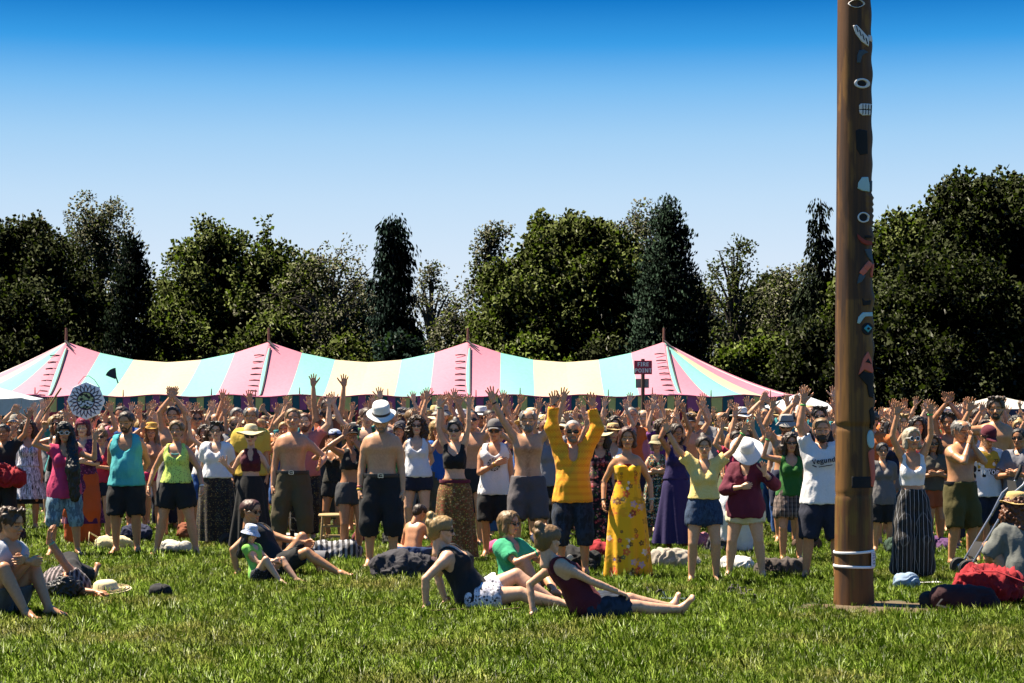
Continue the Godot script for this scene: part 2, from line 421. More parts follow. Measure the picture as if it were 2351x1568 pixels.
func marquee() -> void:
	store.canvas_grain = noise_image(256, 256, leaf_noise(61, 0.07), Color(0.88, 0.88, 0.88), Color.WHITE)
	var pink := canvas("pink", Color(0.54, 0.185, 0.255))
	var mint := canvas("mint", Color(0.165, 0.47, 0.40))
	var cream := canvas("cream", Color(0.58, 0.46, 0.29))
	var white := canvas("white", Color(0.58, 0.54, 0.50))
	var wood := mat("king pole wood", Color(0.17, 0.07, 0.05), 0.8)
	var dark := mat("dark rope", Color(0.03, 0.025, 0.03), 0.9)
	var o := thing("marquee", "long striped marquee in pink, mint and cream canvas behind the crowd", "marquee", Vector3.ZERO)
	var cols := [pink, mint, cream, cream, mint, pink]
	for q in 3:
		var w: float = (KINGS[q + 1] - KINGS[q]) / 6.0
		for k in 6:
			var x0: float = KINGS[q] + w * k
			for front: float in [1.0, -1.0]:
				put("roof_panel", sheet(func(u: float, v: float) -> Vector3: return roof_at(x0 + w * (u if front > 0.0 else 1.0 - u), v, front) + Vector3(0, 0.02 * sin(u * PI), 0), 8, 12), cols[k], o)
	var gores := [pink, mint, cream, pink, white, pink, cream, mint, pink, mint, cream, pink]
	for k in [0, 3]:
		for q in 12:
			var a0 := PI * q / 12.0
			put("roof_gore", sheet(func(u: float, v: float) -> Vector3: return gore_at(k, a0 + PI / 12.0 * (u if k == 3 else 1.0 - u), v) + Vector3(0, 0.03 * sin(u * PI) * v, 0), 6, 12), gores[q], o)
	for q in 4:
		var x: float = KINGS[q]
		put("king_pole", commit(tube([Vector3(x, 0, TENT_Z), Vector3(x, 4.9, TENT_Z), Vector3(x, 5.5, TENT_Z)], [0.07, 0.06, 0.045], 10)), wood, o)
		# the laced seam: rungs of rope, a mint flap and its dark edge
		var side := 1.0 if q < 3 else 1.0
		var edge := []
		var lean: float = [0.55, 0.28, 0.12, 0.2][q]
		for j in 9:
			edge.append(roof_at(x + 0.12 + lean * (0.1 + j * 0.1), 0.10 + j * 0.108, 1.0) + Vector3(0, 0.05, 0.03))
		put("seam_rope", commit(tube(edge, [0.035], 6)), dark, o)
		var flap := soup()
		var a := PackedVector3Array()
		var b := PackedVector3Array()
		for j in 9:
			a.append(edge[j] + Vector3(-0.04 * side, 0.01, 0))
			b.append(edge[j] + Vector3(-(0.05 + 0.14 * sin(PI * (j + 0.6) / 9.5)) * side, -0.005, 0.02))
		skin(flap, [a, b], false, false)
		put("seam_flap", commit(flap), mint, o)
		for j in range(1, 9):
			var p: Vector3 = edge[j] + Vector3(-0.22, -0.01, 0.01)
			put("lacing", commit(tube([p, p + Vector3(-0.22, 0.015, 0), p + Vector3(-0.44, -0.01, 0)], [0.028, 0.032, 0.024], 6)), dark, o)
		var tipr := roof_at(x, 0.02, 1.0) + Vector3(0, 0.1, 0.1)
		put("guy_rope", commit(tube([tipr, tipr + Vector3(0.18, -0.18, 0.15), tipr + Vector3(0.52, -0.46, 0.55)], [0.05, 0.045, 0.02], 6)), dark, o)
	# the eave: coloured pennant squares, a magenta binding, side poles
	var teal := canvas("teal", Color(0.012, 0.085, 0.115))
	var magenta := canvas("magenta", Color(0.36, 0.07, 0.20))
	var yellow := canvas("yellow", Color(0.60, 0.50, 0.17))
	var order := [yellow, teal, magenta, teal]
	var rim := []
	for q in 19: rim.append(gore_at(0, PI * 0.5 * (1.0 - q / 18.0), 1.0))
	var n := 87
	for q in range(1, n): rim.append(roof_at(lerpf(KINGS[0], KINGS[3], float(q) / n), 1.0, 1.0))
	for q in 19: rim.append(gore_at(3, PI * 0.5 * q / 18.0, 1.0))
	put("eave_binding", commit(tube(rim, [0.03], 6)), magenta, o)
	var run := 0.0
	var count := 0
	for q in rim.size() - 1:
		var a: Vector3 = rim[q]
		var b: Vector3 = rim[q + 1]
		var s := soup()
		var drop := 0.62 if count % 2 == 0 else 0.60
		var inset := Vector3(0, 0, -0.02 - 0.02 * (count % 2))
		var d := (b - a) * 0.02
		face4(s, a + inset + d, b + inset - d, b + inset - d * 2.0 + Vector3(0, -drop, 0.02), a + inset + d * 2.0 + Vector3(0, -drop, 0.02))
		put("valance_square", commit(s), order[count % 4], o)
		count += 1
		if q % 6 == 0:
			put("side_pole", commit(tube([Vector3(a.x, 0, a.z - 0.05), a + Vector3(0, 0.02, -0.05), a + Vector3(0, 0.30, -0.05)], [0.035, 0.03, 0.018], 6)), wood, o)
	# the wall at the back closes the inside
	var back := []
	for q in 19: back.append(gore_at(0, PI * 0.5 + PI * 0.5 * q / 18.0, 1.0))
	for q in range(1, 30): back.append(roof_at(lerpf(KINGS[0], KINGS[3], q / 30.0), 1.0, -1.0))
	for q in 19: back.append(gore_at(3, PI - PI * 0.5 * q / 18.0, 1.0))
	for q in back.size() - 1:
		var s := soup()
		face4(s, back[q], back[q + 1], Vector3(back[q + 1].x, 0, back[q + 1].z), Vector3(back[q].x, 0, back[q].z))
		put("wall_panel", commit(s), teal if q % 2 else magenta, o)

func gazebo(label: String, at: Vector3, w: float, eave: float, peak: float, col: Color, drop: float, fringe: Color) -> void:
	var o := thing("pop_up_shelter", label, "shelter", at)
	var m := canvas("shelter %s" % col.to_html(), col)
	var fm := canvas("fringe %s" % fringe.to_html(), fringe)
	var metal := mat("painted steel", Color(0.5, 0.5, 0.5), 0.4)
	var c := [Vector3(-w, eave, w), Vector3(w, eave, w), Vector3(w, eave, -w), Vector3(-w, eave, -w)]
	for q in 4:
		var a: Vector3 = c[q]
		var b: Vector3 = c[(q + 1) % 4]
		put("roof_panel", sheet(func(u: float, v: float) -> Vector3:
			var e := a.lerp(b, u)
			var p := e.lerp(Vector3(0, peak, 0), v)
			p.y = eave + (peak - eave) * pow(v, 1.15) - 0.06 * sin(u * PI) * (1.0 - v)
			return p, 8, 6), m, o)
		put("valance", sheet(func(u: float, v: float) -> Vector3: return a.lerp(b, u) + Vector3(0, -0.06 * sin(u * PI) - v * (drop + 0.03 * cos(u * TAU * 5.0)), 0) + Vector3(a.x + b.x, 0, a.z + b.z) * 0.003, 40, 2), fm, o)
		put("leg", commit(tube([Vector3(a.x * 0.985, 0, a.z * 0.985), Vector3(a.x * 0.985, eave, a.z * 0.985)], [0.022], 6)), metal, o)

func gazebos() -> void:
	gazebo("white pop-up shelter with a low pointed roof beside the marquee's tapering end", Vector3(10.386, 0, -72), 1.75, 1.78, 2.45, Color(0.52, 0.56, 0.60), 0.10, Color(0.52, 0.56, 0.62))
	gazebo("off-white shelter with a dark blue bunting fringe under the dark trees", Vector3(16.576, 0, -68), 1.5, 1.92, 2.32, Color(0.50, 0.48, 0.42), 0.28, Color(0.02, 0.03, 0.09))
	gazebo("white shelter partly cut by the marquee's gored end, near the red rucksack", Vector3(-18.457, 0, -70), 1.6, 2.25, 2.75, Color(0.52, 0.54, 0.58), 0.55, Color(0.46, 0.48, 0.52))

func fire_sign() -> void:
	var D := 48.0
	var o := thing("fire_point_sign", "dark red sign with white lettering on a tall post above the crowd", "sign", Vector3(3.155, 0, -D))
	var wood := mat("sign post wood", Color(0.07, 0.035, 0.028), 0.85)
	put("post", commit(tube([Vector3(0, 0, 0), Vector3(0, 2.0, 0), Vector3(0, 3.023, 0)], [0.045], 8)), wood, o)
	var b := soup()
	var top: float = 2.981
	slab(b, Vector3(0, top - 0.165, 0.06), Vector3(0.43, 0.33, 0.02))
	var board := put("board", commit(b), mat("sign red", Color(0.42, 0.026, 0.060), 0.6, store.canvas_grain, 2.0), o)
	for e: Array in [["FIRE", 0.075], ["POINT", -0.075]]:
		var t := TextMesh.new()
		var fnt := SystemFont.new()
		fnt.font_names = PackedStringArray(["Droid Sans"])
		fnt.font_weight = 700
		t.font = fnt
		t.text = e[0]
		t.font_size = 32
		t.pixel_size = 0.0042
		t.depth = 0.006
		put("lettering", t, mat("sign white", Color(0.75, 0.72, 0.72), 0.7), board, Transform3D(Basis.IDENTITY, Vector3(0, top - 0.165 + e[1], 0.074)))
	var n := soup()
	slab(n, Vector3(-0.01, 2.435, -0.055), Vector3(0.32, 0.22, 0.015))
	put("notice", commit(n), mat("weathered notice", Color(0.30, 0.26, 0.25), 0.8, store.canvas_grain, 3.0), o)

# ---------------------------------------------------------------- the carved pole
const POLE_X := 3.045
const POLE_Z := -17.74

func pole_r(y: float) -> float:
	return lerpf(0.173, 0.138, clampf(y / 5.4, 0.0, 1.0)) + (0.006 if y > 1.60 else 0.0) - 0.010 * exp(-pow((y - 1.585) / 0.018, 2.0)) - 0.006 * exp(-pow((y - 0.98) / 0.02, 2.0))

func pole_bump(y: float) -> float:         # brows, noses and jaws carved on the side the faces look to
	var b := 0.0
	for e: Array in [[5.25, 0.012, 0.12], [4.97, 0.016, 0.09], [4.72, 0.018, 0.10], [4.45, 0.010, 0.12], [4.15, 0.013, 0.10], [3.92, 0.010, 0.08], [3.62, 0.022, 0.022], [3.565, 0.022, 0.02], [3.51, 0.022, 0.02], [3.455, 0.022, 0.02], [3.40, 0.022, 0.02], [3.28, 0.020, 0.05], [3.02, 0.016, 0.06], [2.72, 0.022, 0.07], [2.50, 0.018, 0.05], [2.28, 0.018, 0.08], [2.02, 0.012, 0.06], [1.82, 0.020, 0.07], [1.66, 0.014, 0.06], [1.40, 0.012, 0.07], [1.2, 0.014, 0.10]]:
		b += e[1] * exp(-pow((y - e[0]) / e[2], 2.0))
	return b

func pole_point(u: float, y: float, out: float) -> Vector3:     # u: metres across from the axis as one faces the pole
	var r := pole_r(y)
	var a := asin(clampf(u / r, -0.995, 0.995))
	return Vector3(sin(a), 0, cos(a)) * (r + pole_bump(y) * smoothstep(0.15, 1.25, a) + out) + Vector3(0, y, 0)

# a carved and painted shape, given as an outline of [across, height] points, standing proud of the wood
func carving(o: Node3D, called: String, pts: Array, m: Material, out := 0.012, parent: Node3D = null) -> MeshInstance3D:
	var poly := PackedVector2Array()
	for p: Array in pts: poly.append(Vector2(p[0], p[1]))
	# refine the outline so that it follows the round of the pole
	var fine := PackedVector2Array()
	for q in poly.size():
		var a := poly[q]
		var b := poly[(q + 1) % poly.size()]
		var n := maxi(1, int(a.distance_to(b) / 0.02))
		for k in n: fine.append(a.lerp(b, float(k) / n))
	var s := soup()
	var mid := Vector2.ZERO
	for p in fine: mid += p
	mid /= fine.size()
	var rings := []
	for e: Array in [[1.0, -0.01], [1.0, out * 0.7], [0.93, out], [0.6, out * 1.05], [0.25, out * 1.05], [0.01, out * 1.05]]:
		var ring := PackedVector3Array()
		for p in fine:
			var w: Vector2 = mid + (p - mid) * e[0]
			ring.append(pole_point(w.x, w.y, e[1]))
		rings.append(ring)
	skin(s, rings, true, false)
	return put(called, commit(s), m, parent if parent else o)

func oval(cx: float, cy: float, rx: float, ry: float, n := 22) -> Array:
	var l := []
	for q in n:
		var a := TAU * q / n
		l.append([cx + cos(a) * rx, cy + sin(a) * ry])
	return l

func ring_carving(o: Node3D, called: String, cx: float, cy: float, rx: float, ry: float, w: float, m: Material, point := 0.0) -> void:
	var s := soup()
	var rings := []
	for e: Array in [[1.0, -0.004], [1.0, 0.012], [1.0 - w, 0.012], [1.0 - w, -0.004]]:
		var ring := PackedVector3Array()
		for q in 28:
			var a := TAU * q / 28
			var k: float = 1.0 + point * pow(absf(cos(a)), 6.0)
			ring.append(pole_point(cx + cos(a) * rx * e[0] * k, cy + sin(a) * ry * e[0], e[1]))
		rings.append(ring)
	skin(s, rings, true, false)
	put(called, commit(s), m, o)

func totem() -> void:
	var o := thing("carved_pole", "tall carved wooden pole with painted eyes, beaks and teeth, standing in the grass", "totem pole", Vector3(POLE_X, 0, POLE_Z))
	# grain that runs up the trunk
	var im := Image.create(512, 1024, false, Image.FORMAT_RGB8)
	var g := leaf_noise(71, 0.03)
	var g2 := leaf_noise(72, 0.2)
	for y in 1024:
		for x in 512:
			var a := TAU * x / 512.0
			var p := Vector3(cos(a) * 80.0, y * 0.09, sin(a) * 80.0)
			var v := g2.get_noise_3dv(p * Vector3(1.6, 0.35, 1.6)) * 0.5 + 0.5
			var st := g.get_noise_3d(p.x * 0.8, y * 0.06, p.z * 0.8)
			var c := Color(0.40, 0.265, 0.095).lerp(Color(0.53, 0.37, 0.13), v).lerp(Color(0.22, 0.13, 0.05), clampf(st * 1.3 + 0.25, 0.0, 0.8))
			var crack := g2.get_noise_3d(p.x * 2.2, y * 0.022, p.z * 2.2)
			if crack > 0.52: c = c.lerp(Color(0.10, 0.06, 0.03), 0.8)
			im.set_pixel(x, y, c)
	im.generate_mipmaps()
	var wood := StandardMaterial3D.new()
	wood.resource_name = "carved pole wood"
	wood.albedo_texture = ImageTexture.create_from_image(im)
	wood.roughness = 0.7
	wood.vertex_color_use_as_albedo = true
	var s := soup()
	var rings := []
	var uv := PackedVector2Array()
	var tone := PackedColorArray()
	var knots := leaf_noise(73, 2.2)
	for j in 331:
		var y := -0.1 + j * 0.02
		var ring := PackedVector3Array()
		for q in 65:
			var a := -TAU * q / 64.0 + PI
			var u := wrapf(a, -PI, PI)
			var r := pole_r(y) + pole_bump(y) * smoothstep(0.15, 1.25, u) * smoothstep(2.6, 1.6, u) + 0.004 * knots.get_noise_3d(cos(a), y * 0.4, sin(a))
			if y < 0.25: r += 0.012 * (0.25 - y) / 0.35
			ring.append(Vector3(sin(a) * r, y, cos(a) * r))
			uv.append(Vector2(q / 64.0, 1.0 - pingpong(y + 0.1, 3.3) / 3.3))
			# dark blotches on the carved length, more of them higher up; raw and mossy wood lower down
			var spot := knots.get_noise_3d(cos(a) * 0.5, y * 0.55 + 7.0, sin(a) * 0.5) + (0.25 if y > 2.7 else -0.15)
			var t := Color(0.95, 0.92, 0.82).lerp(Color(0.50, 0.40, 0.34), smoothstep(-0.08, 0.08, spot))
			if y < 0.98: t = Color(0.72, 0.60, 0.46).lerp(Color(0.80, 0.92, 0.62), smoothstep(0.0, 0.25, knots.get_noise_3d(cos(a) * 0.8, y * 1.2, sin(a) * 0.8) + (0.2 if y > 0.62 else -0.15)))
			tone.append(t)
		rings.append(ring)
	skin(s, rings, false, false)
	s.u = uv
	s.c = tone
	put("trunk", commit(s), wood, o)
	put("top", commit(lathe([Vector2(0.001, 6.5), Vector2(0.13, 6.5), Vector2(0.136, 6.46)], 32)), mat("pole end grain", Color(0.30, 0.17, 0.07), 0.8), o)
	var white := mat("chalky white paint", Color(0.62, 0.60, 0.60), 0.85)
	var black := mat("black paint", Color(0.008, 0.008, 0.010), 0.9)
	var slate := mat("slate blue paint", Color(0.05, 0.075, 0.10), 0.85)
	var sky := mat("pale blue paint", Color(0.36, 0.52, 0.54), 0.85)
	var cyan := mat("bright blue paint", Color(0.02, 0.30, 0.42), 0.5)
	var salmon := mat("salmon paint", Color(0.56, 0.13, 0.085), 0.85)
	var rust := mat("rust red paint", Color(0.24, 0.035, 0.025), 0.85)
	# from the top down
	ring_carving(o, "eye_rim", 0.0, 5.325, 0.056, 0.038, 0.14, white, 0.25)
	carving(o, "tooth_band", [[-0.032, 5.13], [0.0, 5.135], [0.105, 5.025], [0.10, 4.95], [0.04, 4.99], [-0.012, 5.06]], white)
	for e: Array in [[-0.008, 5.10], [0.018, 5.065], [0.044, 5.03], [0.07, 5.0]]:
		carving(o, "tooth_gap", [[e[0], e[1] + 0.025], [e[0] + 0.006, e[1] + 0.025], [e[0] + 0.02, e[1] - 0.03], [e[0] + 0.014, e[1] - 0.03]], black, 0.0165)
	carving(o, "tooth", [[0.105, 5.055], [0.132, 5.055], [0.132, 5.0], [0.105, 5.0]], white)
	carving(o, "nose", [[0.005, 4.87], [0.02, 4.91], [0.06, 4.92], [0.10, 4.90], [0.07, 4.885], [0.045, 4.86], [0.03, 4.80], [0.0, 4.80]], slate)
	carving(o, "eye", oval(0.045, 4.62, 0.035, 0.018), black, 0.010)
	ring_carving(o, "eye_rim", 0.045, 4.62, 0.068, 0.044, 0.36, white)
	carving(o, "tooth_row", [[0.02, 4.425], [0.035, 4.44], [0.132, 4.445], [0.132, 4.395], [0.02, 4.390]], white)
	carving(o, "tooth_row", [[0.02, 4.383], [0.125, 4.388], [0.12, 4.345], [0.05, 4.335], [0.025, 4.355]], white)
	for q in 4:
		var u := 0.047 + q * 0.024
		carving(o, "tooth_gap", [[u, 4.436], [u + 0.0045, 4.436], [u + 0.0045, 4.345], [u, 4.345]], black, 0.0165)
	carving(o, "mouth", [[-0.01, 4.20], [0.015, 4.215], [0.09, 4.205], [0.10, 4.0], [0.03, 3.985], [-0.005, 4.04]], black, 0.006)
	carving(o, "brow", [[0.006, 3.69], [0.012, 3.74], [0.045, 3.79], [0.10, 3.795], [0.115, 3.73], [0.115, 3.665], [0.055, 3.668]], sky)
	carving(o, "brow_edge", [[0.120, 3.67], [0.122, 3.76], [0.143, 3.77], [0.140, 3.67]], slate)
	carving(o, "eye", oval(0.055, 3.435, 0.034, 0.032), black, 0.010)
	ring_carving(o, "eye_rim", 0.055, 3.435, 0.05, 0.046, 0.24, white)
	carving(o, "mouth", [[0.0, 3.29], [0.025, 3.265], [0.07, 3.235], [0.135, 3.225], [0.14, 3.195], [0.09, 3.190], [0.04, 3.21], [0.01, 3.245]], rust, 0.014)
	carving(o, "nostril", oval(0.098, 3.265, 0.03, 0.014), black, 0.010)
	carving(o, "bird_head", [[0.07, 3.155], [0.138, 3.16], [0.140, 3.06], [0.125, 3.05], [0.095, 3.09]], slate)
	for q in 4:
		var t := q * 0.022
		carving(o, "feather", [[0.072 - t * 0.8, 3.015 - t], [0.10 - t * 0.8, 3.055 - t], [0.13 - t * 0.6, 3.03 - t * 1.1], [0.11 - t * 0.9, 2.985 - t]], salmon, 0.013 + 0.002 * (q % 2))
	carving(o, "feather", [[0.128, 3.03], [0.142, 3.03], [0.142, 2.91], [0.126, 2.92]], salmon)
	carving(o, "tail_feather", [[0.0, 2.845], [0.02, 2.93], [0.065, 2.945], [0.072, 2.915], [0.04, 2.865]], slate)
	carving(o, "nostril", [[0.045, 2.72], [0.06, 2.695], [0.118, 2.705], [0.115, 2.665], [0.055, 2.655]], black, 0.008)
	carving(o, "eyebrow", [[0.0, 2.50], [0.012, 2.555], [0.05, 2.595], [0.14, 2.60], [0.14, 2.565], [0.07, 2.56], [0.035, 2.53], [0.02, 2.495]], sky, 0.016)
	carving(o, "eye_socket", oval(0.092, 2.45, 0.05, 0.055), black, 0.008)
	carving(o, "eye", [[0.058, 2.455], [0.09, 2.488], [0.128, 2.458], [0.095, 2.418]], cyan, 0.014)
	carving(o, "pupil", oval(0.094, 2.453, 0.012, 0.011, 12), black, 0.018)
	carving(o, "beak", [[0.012, 2.045], [0.055, 2.19], [0.092, 2.25], [0.128, 2.18], [0.146, 2.075], [0.13, 2.062], [0.06, 2.09]], salmon, 0.016)
	carving(o, "nostril", [[0.066, 2.155], [0.09, 2.19], [0.122, 2.14], [0.09, 2.15]], black, 0.021)
	carving(o, "wing", [[0.014, 2.035], [0.055, 2.075], [0.14, 2.055], [0.15, 1.90], [0.135, 1.84], [0.105, 1.85], [0.09, 1.95]], black)
	carving(o, "wing", [[0.11, 1.73], [0.135, 1.76], [0.155, 1.72], [0.155, 1.56], [0.12, 1.57]], black)
	carving(o, "eye", oval(0.122, 1.475, 0.032, 0.08), sky, 0.016)
	carving(o, "tongue", [[0.10, 1.36], [0.125, 1.395], [0.148, 1.38], [0.155, 1.10], [0.148, 1.05], [0.128, 1.06], [0.115, 1.2]], salmon, 0.016)
	carving(o, "notch", [[-0.045, 1.145], [0.155, 1.145], [0.155, 1.045], [-0.045, 1.045]], black, 0.007)
	# white tape round the foot, with a sheet of paper tucked in
	var tape := mat("white tape", Color(0.80, 0.78, 0.80), 0.5)
	for y: float in [0.477, 0.344]:
		var b := soup()
		var rr := []
		for e: Array in [[-0.011, 0.0], [-0.0105, 0.012], [0.0105, 0.012], [0.011, 0.0]]:
			var ring := PackedVector3Array()
			for q in 40:
				var a := -TAU * q / 40
				ring.append(Vector3(cos(a) * (pole_r(y) + e[1]), y + e[0] + 0.010 * cos(a + 0.4) * (1.0 if y > 0.4 else -0.5), sin(a) * (pole_r(y) + e[1])))
			rr.append(ring)
		skin(b, rr, true, false)
		tag(put("tape", commit(b), tape, o), "white tape wound round the pole")
	var pim := Image.create(64, 128, false, Image.FORMAT_RGB8)
	pim.fill(Color(0.86, 0.85, 0.88))
	for q in 9: pim.fill_rect(Rect2i(8 + (q % 3) * 4, 12 + q * 12, 40 - (q * 7) % 16, 6 if q % 2 else 3), Color(0.1, 0.1, 0.16))
	var pm := StandardMaterial3D.new()
	pm.resource_name = "printed paper"
	pm.albedo_texture = ImageTexture.create_from_image(pim)
	var pp := soup()
	var rows := []
	var puv := PackedVector2Array()
	for j in 7:
		var row := PackedVector3Array()
		for q in 9:
			var a := lerpf(0.78, 1.38, q / 8.0)
			row.append(Vector3(sin(a), 0, cos(a)) * (pole_r(0.4) + 0.018) + Vector3(0, lerpf(0.477, 0.344, j / 6.0), 0))
			puv.append(Vector2(q / 8.0, j / 6.0))
		rows.append(row)
	skin(pp, rows, false, false)
	pp.u = puv
	tag(put("paper", commit(pp), pm, o), "printed paper under the tape")

# ---------------------------------------------------------------- printed cloth
func print_blots(base: Color, inks: Array, n: int, r0: float, r1: float, seed_: int, petals := 0, stretch := 1.0, size := 256) -> ImageTexture:
	var im := Image.create(size, size, false, Image.FORMAT_RGB8)
	im.fill(base)
	var r := RandomNumberGenerator.new()
	r.seed = seed_
	for q in n:
		var cx := r.randf() * size
		var cy := r.randf() * size
		var rad := r.randf_range(r0, r1)
		var ink: Color = inks[r.randi() % inks.size()]
		var turn := r.randf() * TAU
		var m := int(rad * maxf(stretch, 1.0)) + 2
		for y in range(-m, m + 1):
			for x in range(-m, m + 1):
				var v := Vector2(x, y / stretch)
				var lim := rad
				if petals > 0: lim = rad * (0.55 + 0.45 * absf(cos(v.angle() * petals * 0.5 + turn)))
				if v.length() < lim:
					var c := ink
					if petals > 0 and v.length() < rad * 0.25: c = ink.lerp(Color(0.95, 0.85, 0.4), 0.7)
					im.set_pixel(posmod(int(cx) + x, size), posmod(int(cy) + y, size), c)
	im.generate_mipmaps()
	return ImageTexture.create_from_image(im)

func print_lines(fn: Callable, size := 256) -> ImageTexture:
	var im := Image.create(size, size, false, Image.FORMAT_RGB8)
	for y in size:
		for x in size:
			im.set_pixel(x, y, fn.call(float(x) / size, float(y) / size))
	im.generate_mipmaps()
	return ImageTexture.create_from_image(im)

func sk(top: float, hem: float, flare: float, folds: int, g := 1.0, depth := 0.07) -> Dictionary:
	var l := [[top, 0.148 * g, 0.116 * g, 0.0]]
	if top > 0.99: l.append([0.985, 0.176 * g, 0.138 * g, 0.004])
	l.append([0.90, 0.208 * g, 0.158 * g, 0.01])
	l.append([0.80, 0.220 * g, 0.172 * g, 0.02])
	var n := 6
	for q in range(1, n + 1):
		var t := float(q) / n
		l.append([lerpf(0.80, hem, t), 0.220 * g + flare * t, 0.172 * g + flare * 0.8 * t, 0.02 + depth * t])
	return {"is": "skirt", "rings": l, "folds": folds}

func lettering(node: Node3D, words: String, at: Vector3, px: float, col: Color, tilt := 0.0) -> void:
	var t := TextMesh.new()
	var fnt := SystemFont.new()
	fnt.font_names = PackedStringArray(["Droid Sans"])
	fnt.font_weight = 700
	fnt.font_italic = true
	t.font = fnt
	t.text = words
	t.font_size = 32
	t.pixel_size = px
	t.depth = 0.004
	put("lettering", t, mat("print %s" % col.to_html(), col, 0.8), node, Transform3D(Basis.from_euler(Vector3(-0.08, 0, tilt)), at))

var front_spots := []

func front_people() -> void:
	var black := cloth(Color(0.012, 0.012, 0.014))
	var charcoal := cloth(Color(0.045, 0.045, 0.05))
	var navy := cloth(Color(0.012, 0.016, 0.035))
	var white := cloth(Color(0.78, 0.78, 0.80))
	var maroon := cloth(Color(0.085, 0.010, 0.022))
	var wine := cloth(Color(0.13, 0.012, 0.035))
	var denim := cloth(Color(0.030, 0.062, 0.125), print_blots(Color(0.75, 0.75, 0.78), [Color(1, 1, 1), Color(0.62, 0.62, 0.66), Color(0.85, 0.87, 0.9)], 500, 3, 9, 5, 0, 2.0), 3.0)
	var pale_denim := cloth(Color(0.22, 0.34, 0.40), print_blots(Color(0.8, 0.8, 0.8), [Color(1, 1, 1), Color(0.65, 0.65, 0.68)], 400, 4, 12, 6, 0, 2.5), 2.5)
	var dark_denim := cloth(Color(0.016, 0.028, 0.055), print_blots(Color(0.8, 0.8, 0.8), [Color(1, 1, 1), Color(0.6, 0.6, 0.6)], 300, 4, 14, 7, 0, 2.5), 2.5)
	var khaki := cloth(Color(0.085, 0.065, 0.032))
	var olive := cloth(Color(0.075, 0.062, 0.012))
	var grey := cloth(Color(0.16, 0.15, 0.15))
	var plastic := mat("black plastic", Color(0.01, 0.01, 0.01), 0.25)
	var white_plastic := mat("white plastic", Color(0.8, 0.8, 0.78), 0.3)
	var leather := mat("black leather", Color(0.014, 0.012, 0.012), 0.45)
	var steel := mat("buckle steel", Color(0.6, 0.6, 0.6), 0.25)
	steel.metallic = 1.0
	var felt := cloth(Color(0.84, 0.83, 0.82))
	var straw := cloth(Color(0.62, 0.44, 0.17), print_lines(func(x: float, y: float) -> Color: return Color(0.75, 0.75, 0.75).lerp(Color.WHITE, 0.5 + 0.5 * sin(y * TAU * 24.0) * sin(x * TAU * 24.0))), 5.0)
	var pale_straw := cloth(Color(0.72, 0.62, 0.36), (straw as StandardMaterial3D).albedo_texture, 5.0)
	var green_band := cloth(Color(0.10, 0.42, 0.10))
	var tiedye := cloth(Color.WHITE, print_lines(func(x: float, y: float) -> Color:
		var v := fold.get_noise_2d(x * 34.0, y * 3.0) + 0.5 * fold.get_noise_2d(x * 90.0, y * 9.0)
		return Color(0.93, 0.92, 0.98) if v > -0.02 else Color(0.07, 0.06, 0.09)), 2.2)
	var lime_print := cloth(Color.WHITE, print_blots(Color(0.80, 0.88, 0.42), [Color(0.12, 0.13, 0.10)], 46, 3.2, 5.2, 11, 0, 2.0), 4.5)
	var yellow_floral := cloth(Color.WHITE, print_blots(Color(0.93, 0.68, 0.06), [Color(0.2, 0.25, 0.55), Color(0.75, 0.62, 0.75), Color(0.25, 0.12, 0.15), Color(0.85, 0.25, 0.2), Color(0.92, 0.85, 0.85), Color(0.2, 0.35, 0.3), Color(0.3, 0.12, 0.1)], 30, 5, 19, 12, 5), 1.5)
	var rose_print := cloth(Color.WHITE, print_blots(Color(0.035, 0.03, 0.04), [Color(0.75, 0.18, 0.3), Color(0.85, 0.5, 0.55), Color(0.6, 0.1, 0.2), Color(0.2, 0.35, 0.15)], 44, 8, 20, 13, 5), 3.0)
	var garden_print := cloth(Color.WHITE, print_blots(Color(0.06, 0.16, 0.13), [Color(0.85, 0.85, 0.78), Color(0.2, 0.5, 0.3), Color(0.8, 0.6, 0.15), Color(0.75, 0.2, 0.25), Color(0.3, 0.55, 0.6)], 170, 4, 11, 14, 4), 3.0)
	var earth_print := cloth(Color.WHITE, print_blots(Color(0.42, 0.29, 0.14), [Color(0.55, 0.12, 0.12), Color(0.65, 0.55, 0.25), Color(0.25, 0.33, 0.15), Color(0.15, 0.1, 0.08), Color(0.7, 0.6, 0.45), Color(0.5, 0.2, 0.1)], 420, 3, 9, 15, 4), 2.6)
	var mud_print := cloth(Color.WHITE, print_blots(Color(0.11, 0.085, 0.09), [Color(0.2, 0.13, 0.12), Color(0.08, 0.14, 0.2), Color(0.16, 0.16, 0.1), Color(0.25, 0.18, 0.14)], 200, 4, 12, 16, 4), 2.4)
	var kurta := cloth(Color.WHITE, print_lines(func(x: float, y: float) -> Color:
		var band := sin(y * TAU * 7.0)
		var dots := sin(x * TAU * 18.0) * sin(y * TAU * 18.0 + band)
		return Color(0.92, 0.62, 0.08).lerp(Color(0.78, 0.36, 0.05), clampf(band * 0.5 + 0.15, 0.0, 1.0) * 0.55).lerp(Color(0.96, 0.76, 0.22), clampf(dots * 0.9, 0.0, 0.7))), 1.8)
	var knit := cloth(Color.WHITE, print_lines(func(x: float, y: float) -> Color: return Color(0.82, 0.68, 0.22).lerp(Color(0.93, 0.89, 0.7), 1.0 if sin((x + y) * TAU * 14.0) * sin((x - y) * TAU * 14.0) > 0.1 else 0.0)), 3.2)
	var pinstripe := cloth(Color.WHITE, print_lines(func(x: float, _y: float) -> Color:
		var s := fmod(x * 8.0, 1.0)
		return Color(0.62, 0.62, 0.64) if s < 0.10 else (Color(0.24, 0.22, 0.2) if s > 0.5 and s < 0.6 else Color(0.05, 0.045, 0.05))), 2.6)
